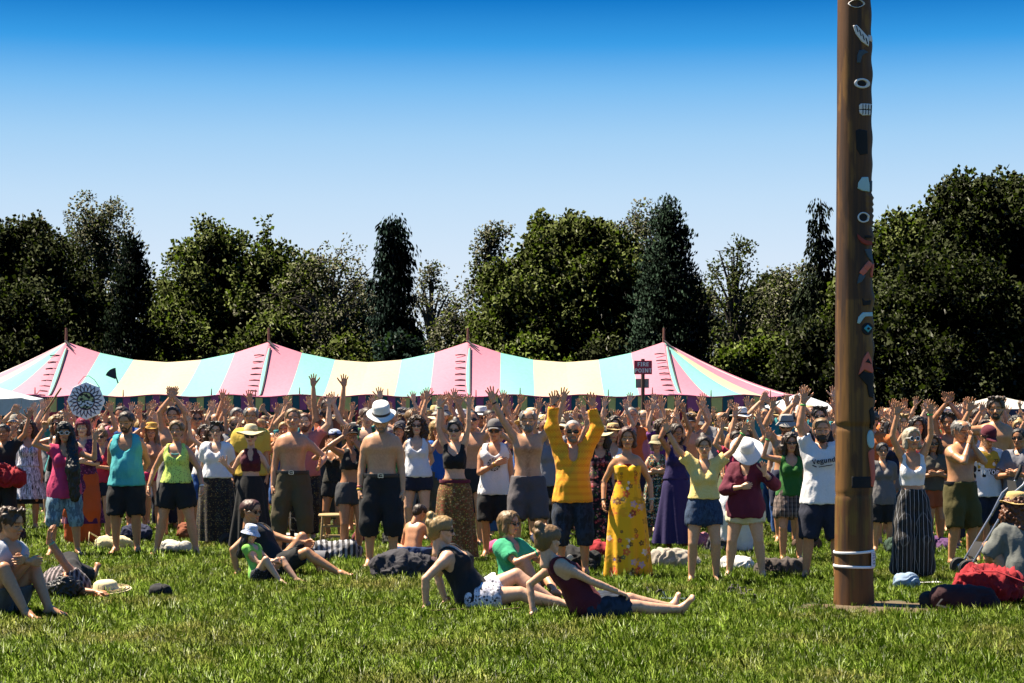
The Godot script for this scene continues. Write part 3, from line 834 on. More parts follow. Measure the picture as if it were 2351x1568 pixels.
	var plaid := cloth(Color.WHITE, print_lines(func(x: float, y: float) -> Color: return Color(0.40, 0.33, 0.30).lerp(Color(0.12, 0.10, 0.10), 0.5 * float(sin(x * TAU * 6.0) > 0.3) + 0.4 * float(sin(y * TAU * 6.0) > 0.4)).lerp(Color(0.75, 0.7, 0.66), 0.5 * float(sin(x * TAU * 6.0 + 2.0) > 0.9))), 3.0)
	var cow := cloth(Color.WHITE, print_blots(Color(0.85, 0.84, 0.88), [Color(0.07, 0.07, 0.10)], 62, 5, 13, 17), 4.0)
	var dark_dots := cloth(Color.WHITE, print_blots(Color(0.05, 0.05, 0.09), [Color(0.6, 0.6, 0.7), Color(0.3, 0.3, 0.4)], 60, 3, 8, 18), 4.0)
	var cloud_print := cloth(Color.WHITE, print_blots(Color(0.72, 0.78, 0.90), [Color(0.25, 0.32, 0.62), Color(0.92, 0.94, 0.97), Color(0.45, 0.55, 0.8), Color(0.85, 0.75, 0.4)], 120, 5, 14, 19, 3), 5.0)
	var purple_print := cloth(Color.WHITE, print_blots(Color(0.27, 0.05, 0.24), [Color(0.5, 0.1, 0.3), Color(0.2, 0.05, 0.3), Color(0.6, 0.25, 0.5)], 150, 3, 9, 20, 4), 2.6)
	var orange := cloth(Color(0.55, 0.085, 0.010))
	var pink_top := cloth(Color(0.56, 0.035, 0.13))
	var turquoise := cloth(Color(0.065, 0.44, 0.48))
	var green := cloth(Color(0.022, 0.13, 0.016))
	var mint := cloth(Color(0.05, 0.42, 0.20))
	var lime := cloth(Color(0.25, 0.62, 0.10))
	var blue := cloth(Color(0.012, 0.11, 0.46))
	var violet := cloth(Color(0.022, 0.012, 0.085))
	var salmon := cloth(Color(0.62, 0.18, 0.16))
	var tan_top := cloth(Color(0.50, 0.24, 0.14))
	var rust := cloth(Color(0.38, 0.09, 0.03))
	var lace := cloth(Color.WHITE, print_blots(Color(0.035, 0.03, 0.035), [Color(0.12, 0.1, 0.1), Color(0.015, 0.015, 0.015)], 220, 3, 7, 22, 4), 4.0)

	var all := [
		# ---- the front of the crowd
		{"x": -7.097, "z": -29.220, "h": 1.598, "sex": "f", "skin": 1, "turn": 15, "arm_r": [0.12, 0.20, 0.14, 1.0, -0.8, 0.3, "open", Vector3(0.0, 1, 0.1), Vector3(0, 0, 1)], "arm_l": "down", "label": "person in a black and white tie-dyed dress with one hand lifted",
			"wear": [["bodice", {"is": "top", "low": 0.08, "neck": "scoop", "off": 0.014}, tiedye], ["dress_skirt", sk(1.04, 0.50, 0.07, 9), tiedye], ["underskirt", {"is": "skirt", "rings": [[0.60, 0.20, 0.15, 0.03], [0.42, 0.225, 0.17, 0.06]], "folds": 11}, black]], "on_head": [["hair", "wavy", "brown"]]},
		{"x": -5.358, "z": -23.842, "h": 1.585, "sex": "f", "skin": 1, "turn": 12, "arm_r": [0.13, 0.30, 0.06, 1.0, -0.5, 0.2, "fist", Vector3(0.15, 1, 0.1), Vector3(0, 0, 1)], "arm_l": [0.26, 0.16, 0.10, 0.8, -1.0, 0.2, "open", Vector3(0.2, 1, 0), Vector3(0, 0, -1)], "stance": 0.17, "label": "person in a pink tunic with hip-length black hair and round sunglasses, holding up a stick",
			"wear": [["tunic", {"is": "top", "low": -0.17, "neck": "v", "off": 0.016, "sleeve": 0.22, "loose": 0.03}, pink_top], ["cropped_trousers", {"is": "legs", "leg": 1.15, "off": 0.016, "flare": 0.022}, pale_denim]], "on_head": [["hair", "mane", "black"], ["hat", "wrap", lace, black], ["sunglasses", white_plastic, true]]},
		{"x": -5.584, "z": -25.908, "h": 1.632, "sex": "f", "skin": 3, "arms": "clasp", "label": "person in a long purple dress over orange trousers with plum-red hair",
			"wear": [["bodice", {"is": "top", "low": 0.05, "neck": "v", "off": 0.018, "sleeve": 0.9}, purple_print], ["dress_skirt", sk(1.04, 0.30, 0.06, 8), purple_print], ["trousers", {"is": "legs", "leg": 1.92, "off": 0.03, "flare": 0.06}, orange]], "on_head": [["hair", "bob", "plum"], ["hat", "wrap", cloth(Color(0.26, 0.02, 0.06)), wine]]},
		{"x": -5.531, "z": -26.801, "h": 1.495, "sex": "f", "skin": 0, "arm_r": "down", "arm_l": "clasp", "label": "person in a red top, dark shorts and sunglasses beside the turquoise vest",
			"wear": [["vest_top", {"is": "top", "low": -0.02, "neck": "scoop"}, cloth(Color(0.55, 0.03, 0.06))], ["shorts", {"is": "legs", "leg": 0.4}, navy]], "on_head": [["hair", "bun", "sandy"], ["sunglasses", plastic]]},
		{"x": -4.670, "z": -24.138, "h": 1.721, "sex": "m", "g": 1.07, "belly": 1.15, "skin": 1, "arms": "behind", "stance": 0.13, "head": [-8, 8, 0], "label": "person in a turquoise vest and black shorts with hands clasped behind the back",
			"wear": [["shorts", {"is": "legs", "leg": 0.92, "off": 0.018, "flare": 0.03}, black], ["vest", {"is": "top", "low": -0.09, "neck": "deep", "off": 0.014}, turquoise]], "on_head": [["hair", "crop", "brown"], ["beard", "stubble", "brown"]]},
		{"x": -5.210, "z": -28.787, "h": 1.543, "sex": "f", "skin": 5, "arm_r": [0.02, 0.30, 0.1, 1.0, -0.2, 0.3, "open", Vector3(0, 1, 0), Vector3(0, 0, 1)], "arm_l": "down", "label": "person in a tan top, pink briefs and yellow straw hat, one arm raised",
			"wear": [["top", {"low": 0.10, "neck": "strap"}, tan_top], ["briefs", {"is": "legs", "leg": 0.08, "top": 0.05, "off": 0.01, "flare": 0.0}, cloth(Color(0.62, 0.02, 0.12))]], "on_head": [["hair", "long", "sandy"], ["hat", "straw", cloth(Color(0.62, 0.35, 0.06)), straw]]},
		{"x": -4.687, "z": -27.562, "h": 1.790, "sex": "m", "skin": 5, "arms": "join", "label": "bare-chested person with wrists crossed high above brown hair behind the lime top",
			"wear": [["shorts", {"is": "legs", "leg": 0.8}, grey]], "on_head": [["hair", "crop", "brown"]]},
		{"x": -4.018, "z": -23.842, "h": 1.611, "sex": "f", "g": 1.10, "skin": 5, "arms": "away", "stance": 0.26, "label": "person in a lime printed camisole and black shorts standing with feet wide apart",
			"wear": [["shorts", {"is": "legs", "leg": 0.52, "off": 0.018, "flare": 0.03}, black], ["camisole", {"is": "top", "low": 0.02, "neck": "strap", "off": 0.012}, lime_print], ["necklace", {"is": "beads", "drop": 0.10, "size": 1.5}, cloth(Color(0.10, 0.32, 0.32))], ["wristband", {"is": "bracelet", "side": 1}, white]], "on_head": [["hair", "knot", "sandy"]]},
		{"x": -3.819, "z": -25.736, "h": 1.587, "sex": "f", "g": 1.12, "skin": 3, "arms": "behind", "label": "person in a white short-sleeved top and long dark printed skirt wearing dark-rimmed glasses",
			"wear": [["shirt", {"is": "top", "low": 0.03, "neck": "scoop", "sleeve": 0.45, "off": 0.026}, white], ["skirt", sk(1.05, 0.07, 0.04, 10, 1.1), mud_print], ["pendant", {"is": "beads", "drop": 0.12, "size": 0.8}, leather]], "on_head": [["hair", "tousled", "black"], ["glasses", plastic]]},
		{"x": -3.267, "z": -24.912, "h": 1.526, "sex": "f", "g": 0.93, "skin": 3, "arms": "offer", "label": "person in a maroon halter top, black skirt and wide pale sun hat, palms lifted",
			"wear": [["halter_top", {"is": "top", "low": 0.19, "neck": "halter"}, maroon], ["skirt", sk(1.06, 0.06, 0.10, 12, 0.95, 0.09), black], ["wristband", {"is": "bracelet", "side": 1}, leather], ["cord", {"is": "beads", "drop": 0.2, "size": 0.6}, leather]], "on_head": [["hair", "knot", "blonde"], ["hat", "sun_hat", pale_straw, straw], ["sunglasses", plastic, true]]},
		{"x": -2.610, "z": -23.696, "h": 1.752, "sex": "m", "skin": 5, "arm_r": "down", "arm_l": [0.16, -0.30, 0.18, 0.8, -0.4, -0.6, "open", Vector3(0.3, 0.5, 0.6), Vector3(-0.6, 0.3, 0.3)], "stance": 0.17, "head": [6, -8, 0], "chest": 0.35, "label": "bare-chested person in rolled khaki trousers with a black belt, eyes closed",
			"wear": [["trousers", {"is": "legs", "leg": 1.42, "off": 0.02, "flare": 0.025}, khaki], ["belt", {"at": 0.075, "off": 0.026}, leather, steel]], "on_head": [["hair", "crop", "sandy"]]},
		{"x": -2.807, "z": -26.987, "h": 1.700, "sex": "m", "skin": 3, "arm_r": "down", "arm_l": [0.20, 0.46, 0.05, 1, 0, 0.2, "open", Vector3(0.1, 1, 0), Vector3(0, 0, 1)], "label": "ginger-bearded person in a pink shirt and brown trousers with one arm up",
			"wear": [["shirt", {"is": "top", "low": -0.05, "neck": "round", "sleeve": 0.5, "off": 0.02}, salmon], ["trousers", {"is": "legs", "leg": 1.9, "off": 0.02}, mud_print]], "on_head": [["hair", "crop", "ginger"], ["beard", "beard", "ginger"]]},
		{"x": -2.748, "z": -29.666, "h": 1.908, "sex": "m", "skin": 1, "arms": "up", "jr": Vector3(0.0, 0.02, 0), "jl": Vector3(0.04, 0.02, 0), "label": "tall bearded person in a brown vest with both long arms stretched straight up",
			"wear": [["vest", {"is": "top", "low": -0.06, "neck": "deep"}, rust], ["trousers", {"is": "legs", "leg": 1.8}, charcoal]], "on_head": [["hair", "crop", "brown"], ["beard", "beard", "brown"]]},
		{"x": -2.372, "z": -26.618, "h": 1.479, "sex": "f", "skin": 2, "turn": -25, "arm_r": "face", "arm_l": "face", "label": "person in a dark lace top and black shorts covering the face with both hands",
			"wear": [["camisole", {"is": "top", "low": 0.0, "neck": "strap"}, lace], ["shorts", {"is": "legs", "leg": 0.38}, black]], "on_head": [["hair", "long", "black"], ["hat", "wrap", cloud_print, violet]]},
		{"x": -1.869, "z": -23.132, "h": 1.558, "sex": "f", "skin": 2, "turn": 20, "arm_r": [0.0, 0.24, 0.14, 1, -0.3, 0.3, "open", Vector3(0, 1, 0), Vector3(0, 0, 1)], "arm_l": "face", "stance": 0.09, "label": "person in a black bikini top, frayed black denim shorts and dark cap",
			"wear": [["bikini_top", {"is": "top", "low": 0.25, "neck": "halter", "off": 0.008}, black], ["shorts", {"is": "legs", "leg": 0.32, "flare": 0.014}, charcoal]], "on_head": [["hair", "tail", "black"], ["hat", "cap", black, charcoal]]},
		{"x": -1.442, "z": -22.018, "h": 1.777, "sex": "m", "g": 1.03, "skin": 0, "arms": "down", "stance": 0.13, "head": [0, 24, 0], "chest": 0.15, "label": "bare-chested person in black cropped trousers, head bowed under a white brimmed hat",
			"wear": [["cropped_trousers", {"is": "legs", "leg": 1.22, "off": 0.022, "flare": 0.03}, black], ["belt", {"at": 0.075, "off": 0.028}, leather, steel], ["wristband", {"is": "bracelet", "side": 0}, cloth(Color(0.7, 0.45, 0.05))], ["wristband", {"is": "bracelet", "side": 0, "up": 0.05}, salmon]], "on_head": [["hair", "buzz", "grey"], ["beard", "stubble", "grey"], ["hat", "panama", felt, leather, 6.0]]},
		{"x": -1.272, "z": -26.618, "h": 1.659, "sex": "f", "g": 1.08, "skin": 3, "arms": "behind", "label": "person in a white vest top and dark shorts with curly brown hair and sunglasses",
			"wear": [["shorts", {"is": "legs", "leg": 0.35}, navy], ["vest_top", {"is": "top", "low": -0.03, "neck": "strap"}, white]], "on_head": [["hair", "curly", "chestnut"], ["sunglasses", plastic]]},
		{"x": -1.018, "z": -26.987, "h": 1.594, "sex": "m", "skin": 1, "turn": 30, "arms": "face", "label": "person in a blue vest with long pale hair, hands raised to the mouth",
			"wear": [["vest", {"is": "top", "low": -0.06, "neck": "deep"}, blue], ["trousers", {"is": "legs", "leg": 1.9, "off": 0.026}, cloth(Color(0.09, 0.095, 0.06))]], "on_head": [["hair", "long", "blonde"]]},
		{"x": -0.661, "z": -22.995, "h": 1.620, "sex": "f", "g": 0.97, "skin": 3, "arms": "up", "jr": Vector3(0.02, 0, 0), "jl": Vector3(0.02, 0.01, 0), "turn": -6, "label": "person in a black crop top, sunglasses and long red-brown printed skirt, arms straight up",
			"wear": [["crop_top", {"is": "top", "low": 0.22, "neck": "scoop", "off": 0.010}, black], ["skirt", sk(1.03, 0.05, 0.05, 9), earth_print], ["waistband", {"is": "belt", "at": 0.065, "off": 0.028}, wine], ["bracelet", {"side": 0}, cloth(Color(0.25, 0.35, 0.2))]], "on_head": [["hair", "bun", "black"], ["sunglasses", plastic]]},
		{"x": -0.203, "z": -23.553, "h": 1.607, "sex": "m", "skin": 5, "turn": -5, "arm_r": "heart", "arm_l": "down", "label": "person in a white vest with a round black emblem, one hand on the heart",
			"wear": [["shorts", {"is": "legs", "leg": 0.95, "off": 0.02, "flare": 0.03}, black], ["vest", {"is": "top", "low": -0.12, "neck": "scoop", "off": 0.014}, white], ["wristband", {"is": "bracelet", "side": 0}, cloth(Color(0.55, 0.35, 0.05))]], "on_head": [["hair", "buzz", "sandy"], ["hat", "cap", grey, charcoal], ["sunglasses", plastic]], "emblem": true},
		{"x": 0.184, "z": -22.995, "h": 1.740, "sex": "m", "g": 0.97, "skin": 0, "arms": "up_wide", "jr": Vector3(0.02, 0.03, 0.03), "stance": 0.14, "chest": 0.9, "label": "bare-chested bald person with a grey beard and grey knee shorts, arms spread high",
			"wear": [["shorts", {"is": "legs", "leg": 0.88, "off": 0.024, "flare": 0.035, "top": 0.06}, cloth(Color(0.085, 0.075, 0.085))], ["wristband", {"is": "bracelet", "side": 0, "up": 0.04}, leather]], "on_head": [["beard", "beard", "grey"], ["hair", "receding", "grey"]]},
		{"x": 0.637, "z": -20.894, "h": 1.627, "sex": "m", "g": 1.05, "belly": 1.0, "skin": 5, "arms": "up", "jr": Vector3(0.02, 0, 0), "jl": Vector3(0.02, -0.02, 0), "stance": 0.14, "label": "person in a yellow patterned long-sleeved shirt and sunglasses, white beard, both arms up",
			"wear": [["trousers", {"is": "legs", "leg": 1.25, "off": 0.018, "flare": 0.02}, dark_denim], ["shirt", {"is": "top", "low": -0.10, "neck": "v", "sleeve": 1.82, "off": 0.020, "loose": 0.02}, kurta], ["watch", {"is": "bracelet", "side": 0, "up": 0.0}, leather]], "on_head": [["hair", "buzz", "white"], ["beard", "stubble", "grey"], ["sunglasses", plastic]]},
		{"x": 1.147, "z": -25.908, "h": 1.502, "sex": "f", "skin": 0, "arm_r": "up_soft", "arm_l": "down", "label": "person in a black dress printed with red roses behind the yellow shirt",
			"wear": [["bodice", {"is": "top", "low": 0.05, "neck": "scoop"}, rose_print], ["dress_skirt", sk(1.04, 0.10, 0.06, 9), rose_print]], "on_head": [["hair", "wavy", "brown"], ["hat", "sun_hat", pale_straw, leather]]},
		{"x": 1.190, "z": -20.562, "h": 1.556, "sex": "f", "skin": 1, "arms": "away", "jr": Vector3(-0.06, 0, -0.03), "jl": Vector3(-0.06, 0, -0.03), "label": "person in a long strapless yellow floral dress with a red sash, eyes closed",
			"wear": [["bodice", {"is": "top", "low": 0.10, "neck": "strapless", "off": 0.014}, yellow_floral], ["dress_skirt", sk(1.12, 0.02, 0.06, 9, 0.97, 0.07), yellow_floral], ["sash", {"is": "belt", "at": 0.20, "off": -0.024}, cloth(Color(0.22, 0.02, 0.02))], ["trim", {"is": "belt", "at": 0.385, "off": -0.020}, cloth(Color(0.22, 0.02, 0.02))], ["hem_trim", {"is": "skirt", "rings": [[0.055, 0.276, 0.219, 0.09], [0.012, 0.280, 0.222, 0.092]], "folds": 9}, cloth(Color(0.16, 0.012, 0.015))], ["bracelet", {"side": 0}, leather], ["bracelet", {"side": 1}, cloth(Color(0.3, 0.5, 0.5))]], "on_head": [["hair", "bob", "auburn"]]},
		{"x": 1.976, "z": -27.176, "h": 1.379, "sex": "f", "skin": 0, "arms": "clasp", "label": "person in a green floral dress and brimmed cotton hat with hands joined at the waist",
			"wear": [["bodice", {"is": "top", "low": 0.05, "neck": "v"}, garden_print], ["dress_skirt", sk(1.04, 0.20, 0.06, 8), garden_print]], "on_head": [["hair", "bob", "grey"], ["hat", "bucket", cloth(Color(0.45, 0.38, 0.22)), khaki]]},
		{"x": 2.051, "z": -24.912, "h": 1.564, "sex": "f", "skin": 2, "turn": 25, "arm_r": "up_soft", "arm_l": "up_in", "label": "person in a long indigo dress with both tanned arms raised beside the knitted top",
			"wear": [["bodice", {"is": "top", "low": 0.05, "neck": "strap"}, violet], ["dress_skirt", sk(1.04, 0.10, 0.12, 10), violet]], "on_head": [["hair", "long", "brown"]]},
		{"x": 1.920, "z": -19.929, "h": 1.469, "sex": "f", "g": 1.02, "skin": 0, "arms": "up_wide", "jr": Vector3(0.06, -0.03, 0.05), "jl": Vector3(0.08, -0.05, 0.05), "stance": 0.15, "label": "person in a yellow knitted top and denim shorts, barefoot, arms open high",
			"wear": [["shorts", {"is": "legs", "leg": 0.38, "off": 0.014, "flare": 0.022}, denim], ["knitted_top", {"is": "top", "low": 0.08, "neck": "v", "sleeve": 0.55, "off": 0.018}, knit], ["wristband", {"is": "bracelet", "side": 0, "up": 0.02}, leather], ["wristband", {"is": "bracelet", "side": 1}, green_band]], "on_head": [["hair", "bun", "brown"]]},
		{"x": 2.413, "z": -20.562, "h": 1.430, "sex": "f", "g": 1.18, "skin": 3, "turn": -12, "arm_r": "clasp", "arm_l": [0.10, -0.02, 0.22, 1, -0.9, -0.1, "open", Vector3(0.1, 1, 0.1), Vector3(-0.3, 0, 1)], "stance": 0.21, "head": [10, 32, 0], "label": "person in a dark maroon tunic, face hidden by a white floppy hat",
			"wear": [["shorts", {"is": "legs", "leg": 0.34, "flare": 0.02}, cloth(Color(0.75, 0.70, 0.50))], ["tunic", {"is": "top", "low": -0.16, "neck": "v", "sleeve": 1.5, "off": 0.02, "loose": 0.03}, wine]], "on_head": [["hair", "bob", "grey"], ["hat", "sun_hat", felt, felt, 18.0]]},
		{"x": 2.750, "z": -24.442, "h": 1.486, "sex": "f", "skin": 0, "arms": "up_soft", "label": "person in a red shirt and white trousers behind the maroon tunic",
			"wear": [["shirt", {"is": "top", "low": 0.0, "neck": "round", "sleeve": 0.5}, cloth(Color(0.42, 0.02, 0.06))], ["trousers", {"is": "legs", "leg": 1.93, "off": 0.035, "flare": 0.05}, white]], "on_head": [["hair", "crop", "brown"]]},
		{"x": 3.184, "z": -22.726, "h": 1.471, "sex": "f", "skin": 5, "arm_r": [0.20, 0.30, 0.12, 1, -0.5, 0.2, "open", Vector3(0.2, 1, 0.1), Vector3(0, 0, 1)], "arm_l": "down", "label": "person in a green sleeveless top and brown plaid shorts with sunglasses, one arm lifted",
			"wear": [["shorts", {"is": "legs", "leg": 0.52, "flare": 0.05, "off": 0.02}, plaid], ["top", {"low": -0.02, "neck": "scoop", "off": 0.012}, green], ["wristband", {"is": "bracelet", "side": 0}, green_band]], "on_head": [["hair", "wavy", "brown"], ["sunglasses", plastic]]},
		{"x": 3.162, "z": -20.347, "h": 1.647, "sex": "m", "g": 1.06, "skin": 5, "arm_r": [0.05, 0.52, 0.03, 1, 0, 0.2, "open", Vector3(0.0, 1, 0.05), Vector3(0, 0, 1)], "arm_l": "up_wide", "stance": 0.17, "label": "bearded person in a white T-shirt with dark script and navy shorts by the carved pole",
			"wear": [["shorts", {"is": "legs", "leg": 0.98, "off": 0.022, "flare": 0.03}, navy], ["tshirt", {"is": "top", "low": -0.10, "neck": "round", "sleeve": 0.5, "off": 0.020}, white], ["wristband", {"is": "bracelet", "side": 0, "up": 0.03}, green_band]], "on_head": [["hair", "crop", "sandy"], ["beard", "beard", "brown"]], "script": true},
		{"x": 4.547, "z": -24.442, "h": 1.336, "sex": "f", "g": 1.05, "skin": 0, "arms": "behind", "label": "person in a grey T-shirt, black knee shorts and glasses beside the carved pole",
			"wear": [["shorts", {"is": "legs", "leg": 0.9, "off": 0.02, "flare": 0.03}, black], ["tshirt", {"is": "top", "low": -0.16, "neck": "v", "sleeve": 0.6, "off": 0.024}, grey]], "on_head": [["hair", "knot", "black"], ["glasses", plastic]]},
		{"x": 4.045, "z": -20.136, "h": 1.550, "sex": "f", "g": 0.98, "skin": 1, "arms": "up", "jr": Vector3(0.02, -0.02, 0.02), "jl": Vector3(0.03, 0, 0.02), "head": [10, -6, 0], "label": "platinum-haired person in a white crop top and black striped wide trousers, arms up",
			"wear": [["crop_top", {"is": "top", "low": 0.17, "neck": "strap", "off": 0.010}, white], ["wide_trousers", {"is": "legs", "leg": 1.74, "top": 0.13, "off": 0.012, "flare": 0.045, "bell": 1.0}, pinstripe], ["bracelet", {"side": 1}, green_band]], "on_head": [["hair", "bob", "pale"], ["sunglasses", white_plastic, true]]},
		{"x": 5.266, "z": -24.912, "h": 1.428, "sex": "f", "skin": 2, "arms": "clasp", "label": "smiling person in a khaki shirt, orange shorts and sunglasses behind the striped trousers",
			"wear": [["shirt", {"is": "top", "low": -0.02, "neck": "round", "sleeve": 0.6, "off": 0.022}, cloth(Color(0.10, 0.085, 0.06))], ["shorts", {"is": "legs", "leg": 0.5}, rust]], "on_head": [["hair", "wavy", "chestnut"], ["sunglasses", plastic]]},
		{"x": 5.000, "z": -22.207, "h": 1.622, "sex": "m", "g": 1.10, "belly": 1.15, "skin": 1, "turn": 25, "arms": "pray_high", "head": [0, 10, 0], "stance": 0.14, "label": "bare-chested grey-haired person in olive shorts with hands pressed together at the lips",
			"wear": [["shorts", {"is": "legs", "leg": 0.95, "off": 0.020, "flare": 0.025}, olive], ["waistband", {"is": "belt", "at": 0.075, "off": 0.024}, leather]], "on_head": [["hair", "receding", "grey"]]},
		{"x": 5.533, "z": -25.235, "h": 1.700, "sex": "m", "skin": 2, "turn": -20, "arms": "join", "label": "dark-haired person with arms arched overhead behind the praying person",
			"wear": [["vest", {"is": "top", "low": -0.05, "neck": "deep"}, salmon], ["shorts", {"is": "legs", "leg": 0.8}, charcoal]], "on_head": [["hair", "tousled", "black"]]},
		{"x": 5.442, "z": -22.860, "h": 1.550, "sex": "m", "g": 0.96, "skin": 1, "turn": 8, "arms": "down", "head": [8, 26, 0], "label": "person in a maroon cap and a yellow, black and white T-shirt, head bowed",
			"wear": [["shorts", {"is": "legs", "leg": 0.9, "off": 0.02}, navy], ["tshirt", {"is": "top", "low": -0.08, "neck": "round", "sleeve": 0.65, "off": 0.020}, white]], "on_head": [["hair", "crop", "brown"], ["hat", "cap", cloth(Color(0.11, 0.008, 0.022)), maroon]], "city": true},
		{"x": 6.051, "z": -24.912, "h": 1.891, "sex": "m", "skin": 1, "turn": -15, "arm_r": "up_bent", "arm_l": "down", "label": "tall bare-chested person with curly dark hair and a beard behind the maroon cap",
			"wear": [["shorts", {"is": "legs", "leg": 0.9}, charcoal]], "on_head": [["hair", "tousled", "brown"], ["beard", "stubble", "black"]]},
		{"x": 5.788, "z": -22.726, "h": 1.526, "sex": "m", "skin": 2, "turn": -30, "arms": "clasp", "label": "person in a grey T-shirt with a dark shoulder strap behind the pushchair",
			"wear": [["shorts", {"is": "legs", "leg": 0.9, "off": 0.02}, cloth(Color(0.12, 0.10, 0.13))], ["tshirt", {"is": "top", "low": -0.10, "neck": "round", "sleeve": 0.6, "off": 0.022}, cloth(Color(0.20, 0.20, 0.23))]], "on_head": [["hair", "crop", "black"], ["sunglasses", plastic]]},
		{"x": -6.940, "z": -27.176, "h": 1.551, "sex": "m", "skin": 2, "arm_r": "down", "arm_l": "up_wide", "label": "person in black clothes behind the red rucksack, one arm flung up",
			"wear": [["tshirt", {"is": "top", "low": -0.10, "neck": "round", "sleeve": 0.5, "off": 0.02}, black], ["trousers", {"is": "legs", "leg": 1.9}, black]], "on_head": [["hair", "crop", "black"]]},
		# ---- sitting and lying on the grass
		{"x": -4.29, "z": -16.700, "h": 1.74, "turn": 62, "sex": "m", "skin": 1, "pelvis": Vector3(0, 0.105, 0), "up": Vector3(0, 1, -0.30), "bend": 0.9, "foot_r": Vector3(-0.16, 0.07, 0.42), "foot_l": Vector3(0.15, 0.07, 0.40), "knee_r": Vector3(-0.25, 1, 0.3), "knee_l": Vector3(0.2, 1, 0.3), "wrist_r": Vector3(0.02, 0.47, 0.30), "wrist_l": Vector3(-0.02, 0.50, 0.28), "fingers_r": Vector3(0.8, -0.3, 0.1), "fingers_l": Vector3(-0.8, -0.3, 0.1), "gaze": Vector3(0.2, -0.12, 1), "label": "person in a pale vest sitting with arms folded over drawn-up knees, hair wind-blown",
			"wear": [["vest", {"is": "top", "low": 0.0, "neck": "deep"}, cloth(Color(0.42, 0.44, 0.50))], ["shorts", {"is": "legs", "leg": 0.6, "off": 0.02}, cloth(Color(0.10, 0.11, 0.12))]], "on_head": [["hair", "tousled", "chestnut"]]},
		{"x": -4.14, "z": -18.300, "h": 1.68, "turn": 0, "sex": "m", "skin": 2, "pelvis": Vector3(-0.12, 0.11, -0.62), "up": Vector3(0.25, 0.02, 1), "front": Vector3(0, 1, 0), "foot_r": Vector3(-0.25, 0.10, -1.40), "foot_l": Vector3(0.0, 0.10, -1.42), "knee_r": Vector3(0, 1, 0.1), "knee_l": Vector3(0, 1, 0.1), "toe_r": Vector3(-0.2, 1, -0.3), "toe_l": Vector3(0.2, 1, -0.3), "wrist_r": Vector3(-0.20, 0.62, -0.16), "wrist_l": Vector3(0.48, 0.05, 0.05), "fingers_r": Vector3(0.25, 1, 0), "palm_r": Vector3(1, 0, 0), "fingers_l": Vector3(1, -0.1, 0.3), "palm_l": Vector3(0, -1, 0), "label": "person lying on the grass in a dark striped shirt, one forearm raised straight up",
			"wear": [["shirt", {"is": "top", "low": -0.06, "neck": "round", "sleeve": 0.5, "off": 0.018}, cloth(Color.WHITE, print_lines(func(x: float, _y: float) -> Color: return Color(0.55, 0.5, 0.5) if fmod(x * 12.0, 1.0) < 0.4 else Color(0.10, 0.07, 0.09)), 2.0)], ["trousers", {"is": "legs", "leg": 1.7}, black], ["bracelet", {"side": 0, "up": 0.05}, cloth(Color(0.2, 0.4, 0.25))]], "on_head": [["hair", "wavy", "black"]]},
		{"x": -2.47, "z": -20.900, "h": 1.66, "turn": 78, "sex": "m", "skin": 1, "pelvis": Vector3(0, 0.105, 0), "up": Vector3(0.05, 1, -0.62), "foot_r": Vector3(-0.10, 0.06, 0.74), "foot_l": Vector3(0.18, 0.07, 0.45), "knee_r": Vector3(-0.2, 1, 0), "knee_l": Vector3(0.1, 1, 0), "wrist_r": Vector3(-0.22, 0.05, -0.38), "fingers_r": Vector3(-0.3, -0.4, -0.7), "palm_r": Vector3(0, -1, 0), "wrist_l": Vector3(0.12, 0.36, 0.32), "fingers_l": Vector3(-0.3, -0.2, 1), "gaze": Vector3(-0.35, -0.05, 1), "label": "auburn-haired person in black with sunglasses, leaning back on one tattooed arm",
			"wear": [["vest", {"is": "top", "low": -0.02, "neck": "scoop"}, black], ["shorts", {"is": "legs", "leg": 0.75, "off": 0.02}, black]], "on_head": [["hair", "crop", "auburn"], ["sunglasses", plastic]]},
		{"x": -2.54, "z": -20.040, "h": 1.10, "turn": 66, "sex": "f", "skin": 3, "pelvis": Vector3(0, 0.12, 0), "up": Vector3(0, 1, -0.35), "bust": 0.6, "foot_r": Vector3(-0.20, 0.06, 0.50), "foot_l": Vector3(0.14, 0.06, 0.60), "knee_r": Vector3(-0.3, 1, 0), "knee_l": Vector3(0.2, 1, 0), "wrist_r": Vector3(-0.05, 0.36, 0.30), "wrist_l": Vector3(0.08, 0.34, 0.32), "fingers_r": Vector3(0.6, 0.2, 0.7), "fingers_l": Vector3(-0.6, 0.2, 0.7), "gaze": Vector3(-0.1, -0.3, 1), "label": "child in a lime top and blue printed bucket hat sitting with knees up",
			"wear": [["top", {"low": -0.02, "neck": "scoop", "sleeve": 0.2}, lime], ["shorts", {"is": "legs", "leg": 0.5, "off": 0.02}, dark_dots]], "on_head": [["hair", "long", "black"], ["hat", "bucket", cloud_print, cloud_print]]},
		{"x": -1.16, "z": -23.200, "h": 1.24, "turn": 158, "sex": "m", "skin": 5, "pelvis": Vector3(0, 0.12, 0), "up": Vector3(0, 1, 0.10), "bend": 0.5, "foot_r": Vector3(-0.05, 0.08, 0.34), "foot_l": Vector3(0.06, 0.08, 0.40), "knee_r": Vector3(-1, 0.35, 0.4), "knee_l": Vector3(1, 0.35, 0.4), "wrist_r": Vector3(-0.20, 0.30, 0.36), "wrist_l": Vector3(0.12, 0.28, 0.38), "head": [-30, 22, 0], "label": "bare-backed child with short brown hair sitting beside the crumpled dark jacket",
			"wear": [["shorts", {"is": "legs", "leg": 0.7, "off": 0.02}, cloth(Color(0.02, 0.05, 0.16))]], "on_head": [["hair", "crop", "brown"]]},
